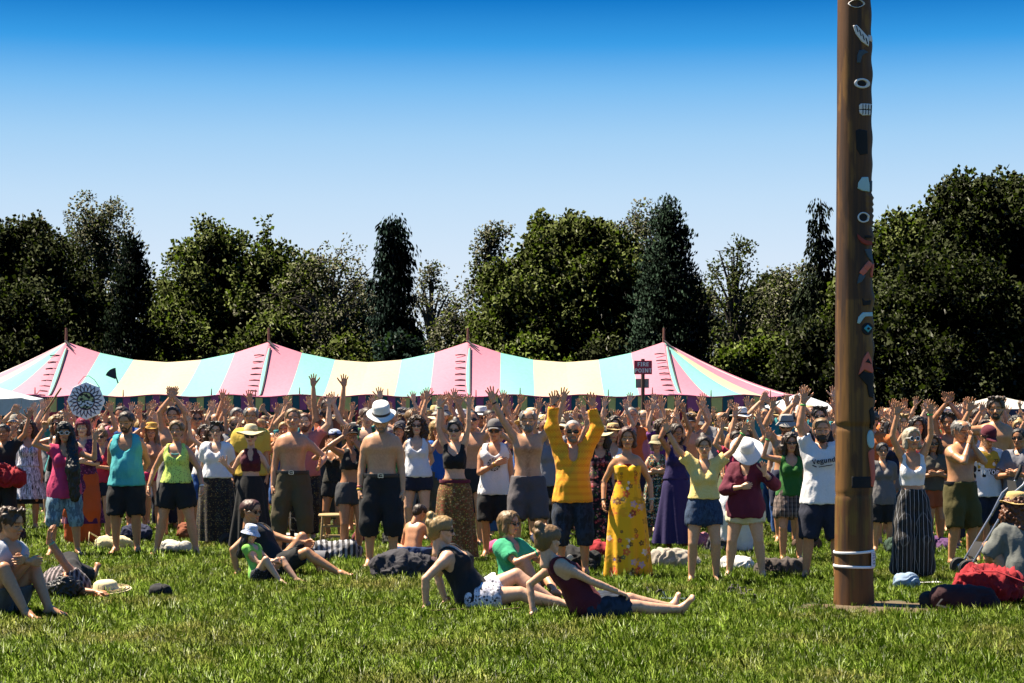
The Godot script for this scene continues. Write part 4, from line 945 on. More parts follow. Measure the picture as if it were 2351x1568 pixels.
		{"x": -0.33, "z": -17.320, "h": 1.64, "turn": 84, "sex": "f", "g": 1.18, "bust": 1.2, "skin": 3, "pelvis": Vector3(0, 0.125, 0), "up": Vector3(-0.05, 1, -0.60), "foot_r": Vector3(-0.08, 0.07, 0.84), "foot_l": Vector3(0.16, 0.08, 0.72), "knee_r": Vector3(0, 1, 0), "knee_l": Vector3(0.3, 1, 0), "wrist_r": Vector3(-0.22, 0.05, -0.42), "fingers_r": Vector3(-0.3, -0.3, -0.7), "palm_r": Vector3(0, -1, 0), "wrist_l": Vector3(0.24, 0.05, -0.30), "fingers_l": Vector3(0.3, -0.3, -0.7), "palm_l": Vector3(0, -1, 0), "gaze": Vector3(0.2, -0.03, 1), "label": "blonde person in a black camisole and black-spotted white shorts, propped on one arm",
			"wear": [["shorts", {"is": "legs", "leg": 0.45, "off": 0.018, "flare": 0.02}, cow], ["camisole", {"is": "top", "low": -0.03, "neck": "strap", "off": 0.014}, black]], "on_head": [["hair", "bun", "blonde"], ["sunglasses", plastic]]},
		{"x": 0.02, "z": -18.200, "h": 1.50, "turn": 48, "sex": "f", "g": 1.04, "skin": 5, "pelvis": Vector3(0, 0.12, 0), "up": Vector3(0, 1, -0.12), "foot_r": Vector3(-0.05, 0.07, 0.44), "foot_l": Vector3(0.25, 0.09, 0.36), "knee_r": Vector3(-0.1, 1, 0.2), "knee_l": Vector3(1, 0.3, 0.4), "wrist_r": Vector3(-0.02, 0.52, 0.36), "wrist_l": Vector3(0.03, 0.50, 0.38), "fingers_r": Vector3(0.1, 1, 0.25), "fingers_l": Vector3(-0.05, 1, 0.25), "palm_r": Vector3(1, 0, 0), "palm_l": Vector3(-1, 0, 0), "gaze": Vector3(0.12, 0.0, 1), "label": "person in a green T-shirt and wraparound sunglasses sitting with palms together",
			"wear": [["tshirt", {"is": "top", "low": -0.03, "neck": "v", "sleeve": 0.6, "off": 0.02}, mint], ["shorts", {"is": "legs", "leg": 0.5, "off": 0.016}, khaki], ["bracelet", {"side": 0, "up": 0.02}, mint]], "on_head": [["hair", "bob", "sandy"], ["sunglasses", plastic]]},
		{"x": 0.62, "z": -16.500, "h": 1.64, "turn": 104, "sex": "f", "skin": 3, "pelvis": Vector3(0, 0.12, 0), "up": Vector3(0.05, 1, -0.72), "foot_r": Vector3(-0.05, 0.07, 0.86), "foot_l": Vector3(0.14, 0.07, 0.84), "knee_r": Vector3(0, 1, 0), "knee_l": Vector3(0.2, 1, 0), "toe_r": Vector3(-0.35, 0.7, 0.3), "toe_l": Vector3(0.3, 0.8, 0.2), "wrist_r": Vector3(-0.15, 0.24, 0.26), "fingers_r": Vector3(0.1, -0.3, 1), "palm_r": Vector3(0.2, -1, 0), "wrist_l": Vector3(0.20, 0.05, -0.44), "fingers_l": Vector3(0.2, -0.3, -0.7), "palm_l": Vector3(0, -1, 0), "gaze": Vector3(0.35, 0.0, 1), "label": "person in a dark red camisole and denim shorts reclining with bare legs stretched out",
			"wear": [["shorts", {"is": "legs", "leg": 0.72, "off": 0.018, "flare": 0.015}, dark_denim], ["camisole", {"is": "top", "low": -0.03, "neck": "strap", "off": 0.012}, cloth(Color(0.10, 0.006, 0.014))]], "on_head": [["hair", "bun", "sandy"]]},
		{"x": 4.98, "z": -19.400, "h": 1.72, "turn": 195, "sex": "m", "skin": 1, "pelvis": Vector3(0, 0.11, 0), "up": Vector3(0, 1, 0.05), "bend": 0.4, "foot_r": Vector3(-0.15, 0.07, 0.40), "foot_l": Vector3(0.15, 0.07, 0.40), "knee_r": Vector3(-0.5, 1, 0.2), "knee_l": Vector3(0.5, 1, 0.2), "wrist_r": Vector3(-0.15, 0.36, 0.36), "wrist_l": Vector3(0.15, 0.36, 0.36), "label": "person in a loose grey shirt sitting hunched beside the pushchair",
			"wear": [["shirt", {"is": "top", "low": -0.04, "neck": "round", "sleeve": 0.8, "off": 0.026, "fold": 0.014}, cloth(Color(0.15, 0.16, 0.15))], ["trousers", {"is": "legs", "leg": 1.8, "off": 0.02}, black]], "on_head": [["hair", "curly", "ginger"], ["hat", "straw", straw, leather]]},
	]
	for p: Dictionary in all:
		if not p.has("cell"): p.cell = 0.019
		var node := build_person(p)
		front_spots.append(node.position)
		if p.has("emblem"): emblem(node)
		if p.has("script"):
			lettering(node, "Vegund", Vector3(0.0, 1.30, 0.158), 0.0022, Color(0.01, 0.012, 0.03), 0.12)
			var u := soup()
			slab(u, Vector3(0.02, 1.245, 0.160), Vector3(0.15, 0.009, 0.004), Basis.from_euler(Vector3(0, 0, 0.16)))
			slab(u, Vector3(-0.10, 1.242, 0.158), Vector3(0.05, 0.012, 0.004), Basis.from_euler(Vector3(0, 0, -0.4)))
			put("print_flourish", commit(u), mat("print ink", Color(0.01, 0.012, 0.03), 0.8), node)
		if p.has("city"): city_print(node, p)

func emblem(node: Node3D) -> void:
	var ink := mat("black print", Color(0.02, 0.02, 0.022), 0.8)
	var s := soup()
	var c := Vector3(0.0, 1.20, 0.152)
	for e: Array in [[0.082, 0.066], [0.058, 0.052]]:
		for q in 36:
			if e[0] > 0.07 and q % 3 == 2: continue
			var a := TAU * q / 36.0
			var b := TAU * (q + 1) / 36.0
			face4(s, c + Vector3(cos(a), sin(a), 0) * e[0], c + Vector3(cos(b), sin(b), 0) * e[0], c + Vector3(cos(b), sin(b), 0) * e[1], c + Vector3(cos(a), sin(a), 0) * e[1])
	for q in 5:
		slab(s, c + Vector3(0, -0.03 + q * 0.015, 0), Vector3(0.07 - absf(q - 2) * 0.012, 0.007, 0.002))
	put("printed_emblem", commit(s), ink, node)

func city_print(node: Node3D, p: Dictionary) -> void:
	# a yellow yoke, a black lettered band across the chest and black sleeves
	var fr := person_frame(p)
	var bands := [[0.275, 0.52, Color(0.62, 0.36, 0.03), "yellow_yoke"], [0.165, 0.275, Color(0.012, 0.012, 0.014), "black_band"]]
	for b: Array in bands:
		var use := []
		for e: Array in fr.bones:
			if (e[5] as String).begins_with("torso"):
				var o: float = 0.0235 + (0.014 if e[5] in ["torso0", "torso1", "torso2"] else 0.0)
				use.append([e[0], e[1], e[2] + o, e[3] + o, e[4], e[5]])
		var sp: Callable = fr.spine
		if b[1] > 0.4:
			for q in 2: use.append([sp.call(0.43) as Vector3, fr.arms[q][0] * Vector3(0.75, 1, 1), 0.084, 0.082, 0.05, "yoke"])
		var f := field_over(use, 0.015)
		f.cut(sp.call(b[0]), Vector3(0, -1, 0))
		f.cut(sp.call(b[1]), Vector3(0, 1, 0))
		if b[1] > 0.4: f.carve(sp.call(0.51, 0.015), sp.call(0.50, 0.03), 0.074)
		put(b[3], commit(f.net()), cloth(b[2]), node)
	var sl := soup()
	for q in 2:
		var sh: Vector3 = fr.arms[q][0]
		var el: Vector3 = fr.arms[q][1]
		put("black_sleeve", commit(field_over([[sh - (el - sh) * 0.05, sh + (el - sh) * 0.56, 0.092, 0.090, 0.03, "sleeve"]], 0.015).net()), cloth(Color(0.012, 0.012, 0.016)), node)
	lettering(node, "N YORK", Vector3(0.02, 1.165, 0.168), 0.0026, Color(0.8, 0.8, 0.8))
	lettering(node, "22", Vector3(0.075, 1.315, 0.158), 0.0018, Color(0.02, 0.02, 0.02))

# ---------------------------------------------------------------- the rest of the crowd
func crowd() -> void:
	var r := RandomNumberGenerator.new()
	r.seed = 4242
	var kinds := [
		["m", "up", "up", "both arms straight up"], ["f", "up", "up", "both arms straight up"], ["m", "up_wide", "up_wide", "arms spread high"], ["f", "up_wide", "up_wide", "arms spread high"], ["f", "up_soft", "up_soft", "hands lifted before the head"], ["m", "up_soft", "up_soft", "hands lifted before the head"],
		["m", "up", "down", "one arm up"], ["f", "up_in", "down", "one arm up"], ["f", "up_bent", "up_bent", "palms held at the shoulders"], ["m", "up_bent", "up_bent", "palms held at the shoulders"], ["m", "down", "down", "arms at the sides"], ["f", "down", "down", "arms at the sides"], ["f", "face", "face", "hands over the face"], ["m", "join", "join", "hands joined overhead"], ["f", "up", "up_soft", "arms raised unevenly"], ["m", "up_wide", "up", "arms raised unevenly"],
	]
	var proto := []
	var tops := [["vest", {"low": -0.05, "neck": "deep"}], ["T-shirt", {"low": -0.08, "neck": "round", "sleeve": 0.55, "off": 0.02}], ["camisole", {"low": 0.0, "neck": "strap"}], ["shirt", {"low": -0.08, "neck": "v", "sleeve": 0.6, "off": 0.024}]]
	var legs := [{"leg": 0.85, "off": 0.02, "flare": 0.02}, {"leg": 1.88, "off": 0.02}, {"leg": 0.4}]
	var keep_heads := heads
	var keep_hands := hands_of
	heads = heads_small
	hands_of = hands_small
	for q in kinds.size():
		var k: Array = kinds[q]
		var fr := person_frame({"sex": k[0], "arm_r": k[1], "arm_l": k[2], "g": r.randf_range(0.95, 1.12), "jr": Vector3(r.randf_range(-0.03, 0.05), r.randf_range(-0.06, 0.0), 0.02), "jl": Vector3(r.randf_range(-0.03, 0.05), r.randf_range(-0.06, 0.0), 0.02), "head": [r.randf_range(-15, 15), r.randf_range(-10, 8), 0]})
		var t: Array = tops[(q / 2 + q) % 4]
		proto.append([commit(grow_body(fr, 0.026)), commit(grow_top(fr, t[1], 0.024)), commit(grow_legs(fr, legs[q % 3], 0.026)), fr, t[0]])
	heads = keep_heads
	hands_of = keep_hands
	var colours := [["white", Color(0.72, 0.72, 0.74)], ["black", Color(0.015, 0.015, 0.017)], ["red", Color(0.42, 0.03, 0.04)], ["blue", Color(0.02, 0.09, 0.32)], ["pink", Color(0.62, 0.20, 0.26)], ["teal", Color(0.03, 0.24, 0.26)], ["grey", Color(0.22, 0.22, 0.24)], ["orange", Color(0.55, 0.15, 0.03)], ["purple", Color(0.13, 0.025, 0.17)], ["yellow", Color(0.66, 0.45, 0.06)], ["green", Color(0.04, 0.16, 0.04)], ["navy", Color(0.012, 0.018, 0.05)]]
	var men := [["crop", "short"], ["tousled", "tousled"], ["receding", "thinning"], ["buzz", "cropped"], ["knot", "tied-back"]]
	var women := [["long", "long"], ["wavy", "wavy"], ["bob", "bobbed"], ["bun", "pinned-up"], ["tail", "ponytailed"], ["curly", "curly"]]
	var tones := ["brown", "black", "blonde", "chestnut", "sandy", "grey", "ginger"]
	var hats := [["straw", "straw hat", Color(0.62, 0.46, 0.20)], ["sun_hat", "wide sun hat", Color(0.72, 0.62, 0.40)], ["panama", "white brimmed hat", Color(0.8, 0.79, 0.77)], ["cap", "dark cap", Color(0.03, 0.03, 0.05)], ["bucket", "cotton bucket hat", Color(0.35, 0.33, 0.30)]]
	var plastic: StandardMaterial3D = mats["black plastic"]
	var rows := [[12.9, 0.62, 18], [13.7, 0.56, 28], [14.5, 0.56, 28], [14.9, 0.56, 26], [15.5, 0.58, 28], [16.2, 0.6, 28], [17.0, 0.64, 26], [18.2, 0.7, 26], [19.8, 0.8, 24], [22.0, 0.95, 22], [25.0, 1.15, 18], [29.0, 1.4, 14]]
	var made := 0
	var taken := {}
	for row: Array in rows:
		var half: float = row[0] * 0.57
		for q in row[2]:
			var x: float = lerpf(-half, half, (q + 0.5) / row[2]) + r.randf_range(-0.3, 0.3) * row[1]
			var z: float = -row[0] * 2.0 + r.randf_range(-0.6, 0.6)
			var hides := false
			for e: Vector3 in front_spots:
				if e.z < z + 0.3 and absf(x / z - e.x / e.z) * -z < 0.42: hides = true
			if hides: continue
			var n := 0
			var p: Array = []
			var c: Array = []
			var man := false
			var hair: Array = []
			var tone := ""
			var hat: Array = []
			var shades := false
			var bare := false
			var label := ""
			for attempt in 30:
				n = r.randi() % kinds.size()
				if r.randf() < 0.18: n = [8, 9, 10, 11, 12, 4, 5][r.randi() % 7]
				p = proto[n]
				c = colours[(n * 3 + r.randi() % 5) % 12]
				man = kinds[n][0] == "m"
				hair = men[r.randi() % men.size()] if man else women[r.randi() % women.size()]
				tone = tones[r.randi() % tones.size()]
				hat = hats[r.randi() % hats.size()] if r.randf() < 0.26 else []
				shades = r.randf() < 0.3
				bare = man and r.randf() < 0.22
				label = "person in the crowd, " + kinds[n][3]
				label += ", " + (hat[1] if hat else "%s %s hair" % [hair[1], tone]) + (", sunglasses" if shades else "") + (", bare-chested" if bare else ", %s %s" % [c[0], p[4]])
				if not taken.has(label): break
			taken[label] = true
			var c2: Array = colours[[1, 11, 6, 3][r.randi() % 4]]
			var o := thing("person", label, "person", Vector3(x, 0, z), r.randf_range(-22, 22), "the packed crowd with raised arms")
			o.scale = Vector3.ONE * (r.randf_range(1.62, 1.80) if man else r.randf_range(1.50, 1.68)) / 1.75
			put("body", p[0], skin_mat([0, 1, 5, 3, 5, 0][r.randi() % 6]), o)
			if not bare: put("top", p[1], cloth(c[1]), o)
			put("trousers" if n % 3 == 1 else "shorts", p[2], cloth(c2[1]), o)
			var t: Transform3D = p[3].head
			put("hair", hair_cached(hair[0]), hair_mat(tone), o, t)
			if man and r.randf() < 0.4: put("beard", hair_cached("beard" if r.randf() < 0.5 else "stubble"), hair_mat(tone), o, t)
			if hat:
				var g := hat_cached(hat[0])
				var hh := put({"cap": "cap"}.get(hat[0], "hat"), g[0], cloth(hat[2]), o, t)
				put("hat_band", g[1], cloth(Color(0.05, 0.04, 0.035)), hh)
			if shades:
				var gg := glasses_cached(false)
				var f := put("sunglasses", gg[0], plastic, o, t)
				put("lenses", gg[1], mat("dark lens", Color(0.012, 0.010, 0.010), 0.08), f)
			made += 1
	print("crowd of ", made)

# ---------------------------------------------------------------- belongings
func heap(called: String, label: String, category: String, at: Vector3, size: Vector3, m: Material, seed_: int, amp := 0.035, turn := 0.0) -> Node3D:
	# soft heaps: rucksacks, bundles and dropped clothes, all creased
	var o := thing(called, label, category, at, turn)
	var f := Field.new(Vector3(-size.x, -0.02, -size.z) * 0.75, Vector3(size.x * 0.75, size.y * 1.4, size.z * 0.75), maxf(0.012, size.x * 0.035))
	var r := RandomNumberGenerator.new()
	r.seed = seed_
	var rr := minf(size.y, size.z) * 0.5
	f.cap(Vector3(-size.x * 0.5 + rr, rr * 0.8, 0), Vector3(size.x * 0.5 - rr, rr * 0.75, 0), rr, rr * 0.85, 0.04)
	for q in 7:
		var p := Vector3(r.randf_range(-0.38, 0.38) * size.x, rr * r.randf_range(0.3, 1.1), r.randf_range(-0.3, 0.3) * size.z)
		f.cap(p, p + Vector3(r.randfn() * 0.12 * size.x, 0.0, r.randfn() * 0.12 * size.z), rr * r.randf_range(0.35, 0.7), rr * 0.4, 0.04)
	f.cut(Vector3(0, 0.004, 0), Vector3(0, -1, 0))
	var s := f.net()
	# cloth falls in ridged folds
	var v: PackedVector3Array = s.v
	var ax := Vector3(r.randf_range(-0.4, 0.4), 0.35, 1.0).normalized()
	for q in v.size():
		var warp := fold.get_noise_3d(v[q].x * 3.0 + seed_ * 1.7, v[q].y * 3.0, v[q].z * 3.0)
		var big := fold.get_noise_3d(v[q].x * 4.0, v[q].y * 4.0 + seed_, v[q].z * 4.0)
		var k := 1.0 - absf(fold.get_noise_2d(v[q].dot(ax) * 9.0 + warp * 2.2, seed_ * 3.1 + v[q].x * 1.5)) * 2.6
		v[q] += s.n[q] * amp * (k * 0.55 + big * 0.9)
	s.v = v
	renormal(s)
	put("folds", commit(s), m, o)
	return o

func strap(o: Node3D, path: Array, m: Material, called := "strap", r := 0.012) -> void:
	put(called, commit(tube(path, [r], 8, 0.45)), m, o)

func sandal(label: String, at: Vector3, turn: float, m: Material) -> void:
	var o := thing("sandal", label, "sandal", at, turn, "sandals kicked off on the grass")
	var s := soup()
	var rings := []
	for j in 12:
		var t := j / 11.0
		var w := 0.030 + 0.014 * sin(t * PI * 1.2 - 0.3)
		if j == 0 or j == 11: w *= 0.5
		var z := lerpf(-0.12, 0.13, t)
		rings.append(PackedVector3Array([Vector3(-w, 0.02, z), Vector3(-w, 0.04, z), Vector3(w, 0.04, z), Vector3(w, 0.02, z)]))
	skin(s, rings)
	put("sole", commit(s), m, o)
	put("toe_strap", commit(tube([Vector3(-0.04, 0.035, 0.03), Vector3(-0.015, 0.075, 0.055), Vector3(0.015, 0.075, 0.055), Vector3(0.04, 0.035, 0.03)], [0.011], 6)), m, o)
	put("heel_strap", commit(tube([Vector3(-0.03, 0.035, -0.05), Vector3(-0.03, 0.09, -0.09), Vector3(0.03, 0.09, -0.09), Vector3(0.03, 0.035, -0.05)], [0.008], 6)), m, o)

func belongings() -> void:
	var black := cloth(Color(0.012, 0.012, 0.014))
	var red := cloth(Color(0.32, 0.010, 0.018))
	var white := cloth(Color(0.70, 0.69, 0.66))
	var grey := cloth(Color(0.17, 0.17, 0.19))
	var stripe := cloth(Color.WHITE, print_lines(func(x: float, _y: float) -> Color: return Color(0.62, 0.62, 0.64) if fmod(x * 10.0, 1.0) < 0.5 else Color(0.16, 0.15, 0.16)), 1.6)
	var straw: Material = cloth(Color(0.72, 0.62, 0.36))
	var o: Node3D
	# red cloth and a dark bag by the pole
	o = heap("rucksack", "dark rucksack lying on the grass under a red jacket", "rucksack", Vector3(3.945, 0, -17.349), Vector3(0.62, 0.24, 0.36), cloth(Color(0.035, 0.006, 0.010)), 1, 0.02, 5)
	strap(o, [Vector3(-0.25, 0.1, 0.15), Vector3(-0.32, 0.06, 0.24), Vector3(-0.22, 0.03, 0.28)], black)
	o = heap("jacket", "bright red jacket thrown over a dark rucksack on the grass", "jacket", Vector3(4.256, 0, -17.745), Vector3(0.62, 0.40, 0.38), red, 2, 0.07, -8)
	strap(o, [Vector3(-0.20, 0.30, 0.10), Vector3(0.05, 0.31, 0.2), Vector3(0.28, 0.22, 0.2)], red, "seam", 0.014)
	o = heap("sleeping_bag", "black rolled mat lying on bare earth beside the dark rucksack", "rolled mat", Vector3(3.722, 0, -17.427), Vector3(0.32, 0.16, 0.18), black, 3, 0.008, 0)
	o = heap("carrier_bag", "pale blue plastic bag lying at the striped trousers' feet", "bag", Vector3(3.833, 0, -19.334), Vector3(0.26, 0.16, 0.20), cloth(Color(0.26, 0.36, 0.50)), 4, 0.03, 10)
	var sheet_ := soup()
	face4(sheet_, Vector3(-0.18, 0.03, -0.1), Vector3(0.16, 0.045, -0.12), Vector3(0.18, 0.05, 0.08), Vector3(-0.15, 0.05, 0.1))
	tag(put("paper_sheet", commit(sheet_), white, self, Transform3D(Basis.IDENTITY, Vector3(4.044, 0, -19.578))), "white paper sheet lying beside the pale blue bag", "paper")
	# bags among the feet
	o = heap("duffel_bag", "white and black holdall standing behind the seated pair", "holdall", Vector3(-2.711, 0, -24.138), Vector3(0.62, 0.36, 0.30), cloth(Color(0.55, 0.53, 0.48)), 5, 0.02, -5)
	var pn := soup()
	for q in 3: slab(pn, Vector3(-0.12 + q * 0.1, 0.17, 0.16), Vector3(0.05, 0.26, 0.03))
	put("dark_stripe", commit(pn), black, o)
	strap(o, [Vector3(-0.15, 0.30, 0.05), Vector3(-0.05, 0.44, 0.06), Vector3(0.08, 0.44, 0.06), Vector3(0.18, 0.30, 0.05)], black, "handle")
	o = thing("rolled_mat", "grey rolled mat with a black end lying behind the seated child's knees", "rolled mat", Vector3(-2.310, 0, -22.207), 80)
	put("roll", commit(tube([Vector3(0, 0.09, -0.25), Vector3(0, 0.09, 0.25)], [0.088], 18)), grey, o)
	put("end", commit(tube([Vector3(0, 0.09, 0.252), Vector3(0, 0.09, 0.262)], [0.08], 18)), black, o)
	o = heap("blanket", "grey striped blanket bundled on the grass near the shorts with frayed hems", "blanket", Vector3(-2.065, 0, -22.995), Vector3(0.62, 0.26, 0.36), stripe, 6, 0.05, 8)
	o = heap("jacket", "crumpled black jacket with a grey lining beside the bare-backed child", "jacket", Vector3(-1.127, 0, -20.562), Vector3(0.56, 0.28, 0.36), cloth(Color(0.035, 0.033, 0.042)), 7, 0.07, 0)
	o = heap("blanket", "brown printed cloth heaped next to the crumpled black jacket", "cloth", Vector3(-0.871, 0, -20.894), Vector3(0.42, 0.20, 0.30), cloth(Color(0.10, 0.05, 0.05)), 8, 0.05, 20)
	o = heap("rucksack", "black rucksack with a round badge behind the reclining person", "rucksack", Vector3(0.688, 0, -21.471), Vector3(0.46, 0.34, 0.30), black, 9, 0.03, -6)
	put("badge", commit(lathe([Vector2(0.001, 0.0), Vector2(0.035, 0.0), Vector2(0.035, 0.01), Vector2(0.001, 0.01)], 16)), white, o, Transform3D(Basis.from_euler(Vector3(PI / 2, 0, 0)), Vector3(-0.05, 0.16, 0.17)))
	o = heap("bag", "pink flowered bag standing behind the person sitting in a green T-shirt", "bag", Vector3(-0.143, 0, -23.842), Vector3(0.30, 0.42, 0.22), cloth(Color(0.55, 0.10, 0.26)), 10, 0.02, 0)
	o = heap("bundle", "pale knotted bundle on the grass beside the yellow floral dress", "bundle", Vector3(1.774, 0, -21.956), Vector3(0.50, 0.24, 0.32), cloth(Color(0.40, 0.35, 0.29)), 11, 0.04, 0)
	o = heap("clothes_pile", "dark clothes piled on the grass near the plaid shorts", "clothes", Vector3(2.845, 0, -20.894), Vector3(0.52, 0.20, 0.34), cloth(Color(0.07, 0.055, 0.05)), 12, 0.06, 0)
	o = heap("bag", "white bag lying at the maroon tunic's feet", "bag", Vector3(2.453, 0, -21.590), Vector3(0.36, 0.18, 0.26), white, 13, 0.04, 0)
	o = heap("bag", "cream drawstring bag lying between the bare feet near the turquoise vest", "bag", Vector3(-4.977, 0, -24.912), Vector3(0.46, 0.18, 0.30), straw, 14, 0.03, 0)
	strap(o, [Vector3(-0.15, 0.1, 0.1), Vector3(-0.28, 0.06, 0.2), Vector3(-0.3, 0.22, 0.05), Vector3(-0.18, 0.14, 0.0)], straw)
	o = heap("bag", "pale bag on the grass behind the wide-apart feet of the lime top", "bag", Vector3(-4.119, 0, -24.442), Vector3(0.40, 0.16, 0.28), cloth(Color(0.55, 0.52, 0.45)), 15, 0.03, 0)
	o = heap("rucksack", "big red rucksack worn high beside the tie-dyed dress", "rucksack", Vector3(-6.871, 0.720, -27.000), Vector3(0.56, 0.52, 0.34), red, 16, 0.05, 0)
	o = heap("rucksack", "red rucksack standing behind the yellow shirt's legs", "rucksack", Vector3(1.057, 0, -23.411), Vector3(0.30, 0.46, 0.24), red, 17, 0.03, 0)
	o = heap("cap", "small black cap dropped on the open grass", "cap", Vector3(-3.276, 0, -18.550), Vector3(0.19, 0.12, 0.14), black, 18, 0.03, 20)
	o = heap("shawl", "orange shawl spread under the lying person's outstretched arm", "shawl", Vector3(-3.938, 0, -18.418), Vector3(0.42, 0.07, 0.26), cloth(Color(0.46, 0.19, 0.05)), 19, 0.03, -10)
	# more bags and dropped clothes among the legs of the standing crowd
	var more := [
		["rucksack", "navy rucksack on the grass behind the turquoise vest's legs", "rucksack", Vector3(-4.925, 0, -26.258), Vector3(0.40, 0.36, 0.26), Color(0.014, 0.02, 0.06)], ["bag", "rust-coloured cloth bag behind the lime top's legs", "bag", Vector3(-4.312, 0, -26.801), Vector3(0.42, 0.26, 0.28), Color(0.22, 0.06, 0.02)],
		["jacket", "charcoal fleece dropped between the white top and the wide pale sun hat", "fleece", Vector3(-3.577, 0, -25.736), Vector3(0.50, 0.20, 0.32), Color(0.03, 0.03, 0.035)], ["rucksack", "grey rucksack behind the rolled khaki trousers", "rucksack", Vector3(-3.162, 0, -26.258), Vector3(0.36, 0.40, 0.26), Color(0.09, 0.09, 0.10)],
		["blanket", "wine-red blanket behind the frayed denim shorts", "blanket", Vector3(-1.915, 0, -26.258), Vector3(0.56, 0.18, 0.34), Color(0.14, 0.015, 0.03)], ["bag", "black shoulder bag behind the black cropped trousers' bare shins", "bag", Vector3(-1.551, 0, -25.736), Vector3(0.36, 0.28, 0.22), Color(0.012, 0.012, 0.012)],
		["bag", "olive canvas bag between the long printed skirt and white vest", "bag", Vector3(-0.470, 0, -25.736), Vector3(0.36, 0.32, 0.24), Color(0.07, 0.07, 0.03)], ["jacket", "dark blue jacket behind the grey knee shorts", "jacket", Vector3(0.481, 0, -25.400), Vector3(0.50, 0.24, 0.32), Color(0.015, 0.025, 0.075)],
		["bag", "flowered pink cloth behind the knitted top's bare legs", "cloth", Vector3(2.313, 0, -24.912), Vector3(0.44, 0.22, 0.30), Color(0.42, 0.14, 0.18)], ["rucksack", "black and grey rucksack between the denim shorts and the maroon tunic", "rucksack", Vector3(2.601, 0, -24.442), Vector3(0.36, 0.38, 0.26), Color(0.04, 0.04, 0.045)],
		["jacket", "brown jacket behind the plaid shorts' legs", "jacket", Vector3(3.675, 0, -24.912), Vector3(0.48, 0.22, 0.30), Color(0.09, 0.05, 0.03)], ["bag", "dark green bag behind the striped wide trousers", "bag", Vector3(4.670, 0, -24.138), Vector3(0.40, 0.28, 0.26), Color(0.02, 0.05, 0.03)],
		["blanket", "purple blanket behind the olive shorts' legs", "blanket", Vector3(5.357, 0, -24.753), Vector3(0.52, 0.18, 0.32), Color(0.09, 0.03, 0.12)], ["rucksack", "dark rucksack at the feet of the black-clad person near the red rucksack", "rucksack", Vector3(-6.535, 0, -26.082), Vector3(0.46, 0.44, 0.30), Color(0.02, 0.018, 0.02)],
	]
	for q in more.size():
		o = heap(more[q][0], more[q][1], more[q][2], more[q][3], more[q][4], cloth(more[q][5]), 40 + q, 0.04, q * 23.0)
		if more[q][0] == "rucksack": strap(o, [Vector3(-0.1, 0.3, 0.08), Vector3(-0.06, 0.40, 0.09), Vector3(0.06, 0.40, 0.09), Vector3(0.1, 0.3, 0.08)], black, "handle")
	# the straw hat lying on the grass
	o = thing("sun_hat", "cream straw sun hat with ringed brim lying on the grass", "hat", Vector3(-3.811, 0, -18.684), 0)
	var pr := []
	for e: Array in [[0.24, 0.030], [0.242, 0.040], [0.21, 0.047], [0.17, 0.046], [0.125, 0.050], [0.115, 0.075], [0.108, 0.12], [0.08, 0.145], [0.03, 0.15], [0.002, 0.15]]: pr.append(Vector2(e[0], e[1] * 0.8))
	put("brim_and_crown", commit(lathe(pr, 44)), straw, o, Transform3D(Basis.from_euler(Vector3(0.10, 0, 0.04)), Vector3(0, 0.02, 0)))
	for e: float in [0.15, 0.185, 0.22]:
		var ring := []
		for q in 41: ring.append(Vector3(cos(TAU * q / 40.0) * e, 0.041, sin(TAU * q / 40.0) * e))
		put("plait", commit(tube(ring, [0.006], 6)), cloth(Color(0.30, 0.22, 0.12)), o, Transform3D(Basis.from_euler(Vector3(0.10, 0, 0.04)), Vector3(0, 0.02, 0)))
	# sandals and twigs
	var sole := mat("sandal leather", Color(0.025, 0.02, 0.018), 0.7)
	sandal("black strappy sandal beside a grey-green strap on the open grass", Vector3(1.331, 0, -18.418), 40, sole)
	sandal("grey-green sandal beside a black strappy one on the grass", Vector3(1.454, 0, -17.992), 75, mat("green sandal", Color(0.05, 0.09, 0.08), 0.7))
	sandal("dark sandal lying on its own in front of the maroon tunic", Vector3(2.070, 0, -18.684), -20, sole)
	sandal("dark sandal with a buckle, toe towards the carved pole", Vector3(2.177, 0, -18.418), 25, mat("worn sandal", Color(0.05, 0.04, 0.035), 0.7))
	o = thing("stick", "thin bent stick lying before the black-spotted shorts", "stick", Vector3(-0.333, 0, -16.823), 0)
	put("twig", commit(tube([Vector3(-0.35, 0.04, 0.05), Vector3(-0.1, 0.05, 0), Vector3(0.15, 0.035, 0.02), Vector3(0.4, 0.06, -0.03)], [0.008, 0.007, 0.006, 0.004], 6)), mat("twig", Color(0.12, 0.07, 0.04), 0.9), o)
	# things held aloft
	sun_board()
	o = thing("stick", "short wooden stick held up in the fist above the pink tunic", "stick", Vector3(-5.578, 1.790, -23.800), 0)
	put("rod", commit(tube([Vector3(-0.02, -0.10, 0.0), Vector3(0.15, 0.16, 0.0), Vector3(0.19, 0.22, 0.0)], [0.011, 0.012, 0.010], 8)), mat("stick wood", Color(0.20, 0.12, 0.05), 0.8), o)
	hand_fan()
	wicker_chair()
	pushchair()
	o = thing("umbrella", "small dark umbrella held above heads in the packed crowd", "umbrella", Vector3(-2.231, 1.550, -48.000), 0)
	var seg := []
	for q in 9: seg.append(Vector2(0.42 * sin(PI * 0.5 * (1.0 - q / 8.0)) + 0.002, 0.22 * sin(PI * 0.5 * q / 8.0)))
	put("canopy", commit(lathe(seg, 8)), black, o, Transform3D(Basis.IDENTITY, Vector3(0, 0.1, 0)))
	put("shaft", commit(tube([Vector3(0, -0.5, 0), Vector3(0, 0.36, 0)], [0.01], 6)), mat("twig", Color(0.12, 0.07, 0.04), 0.9), o)

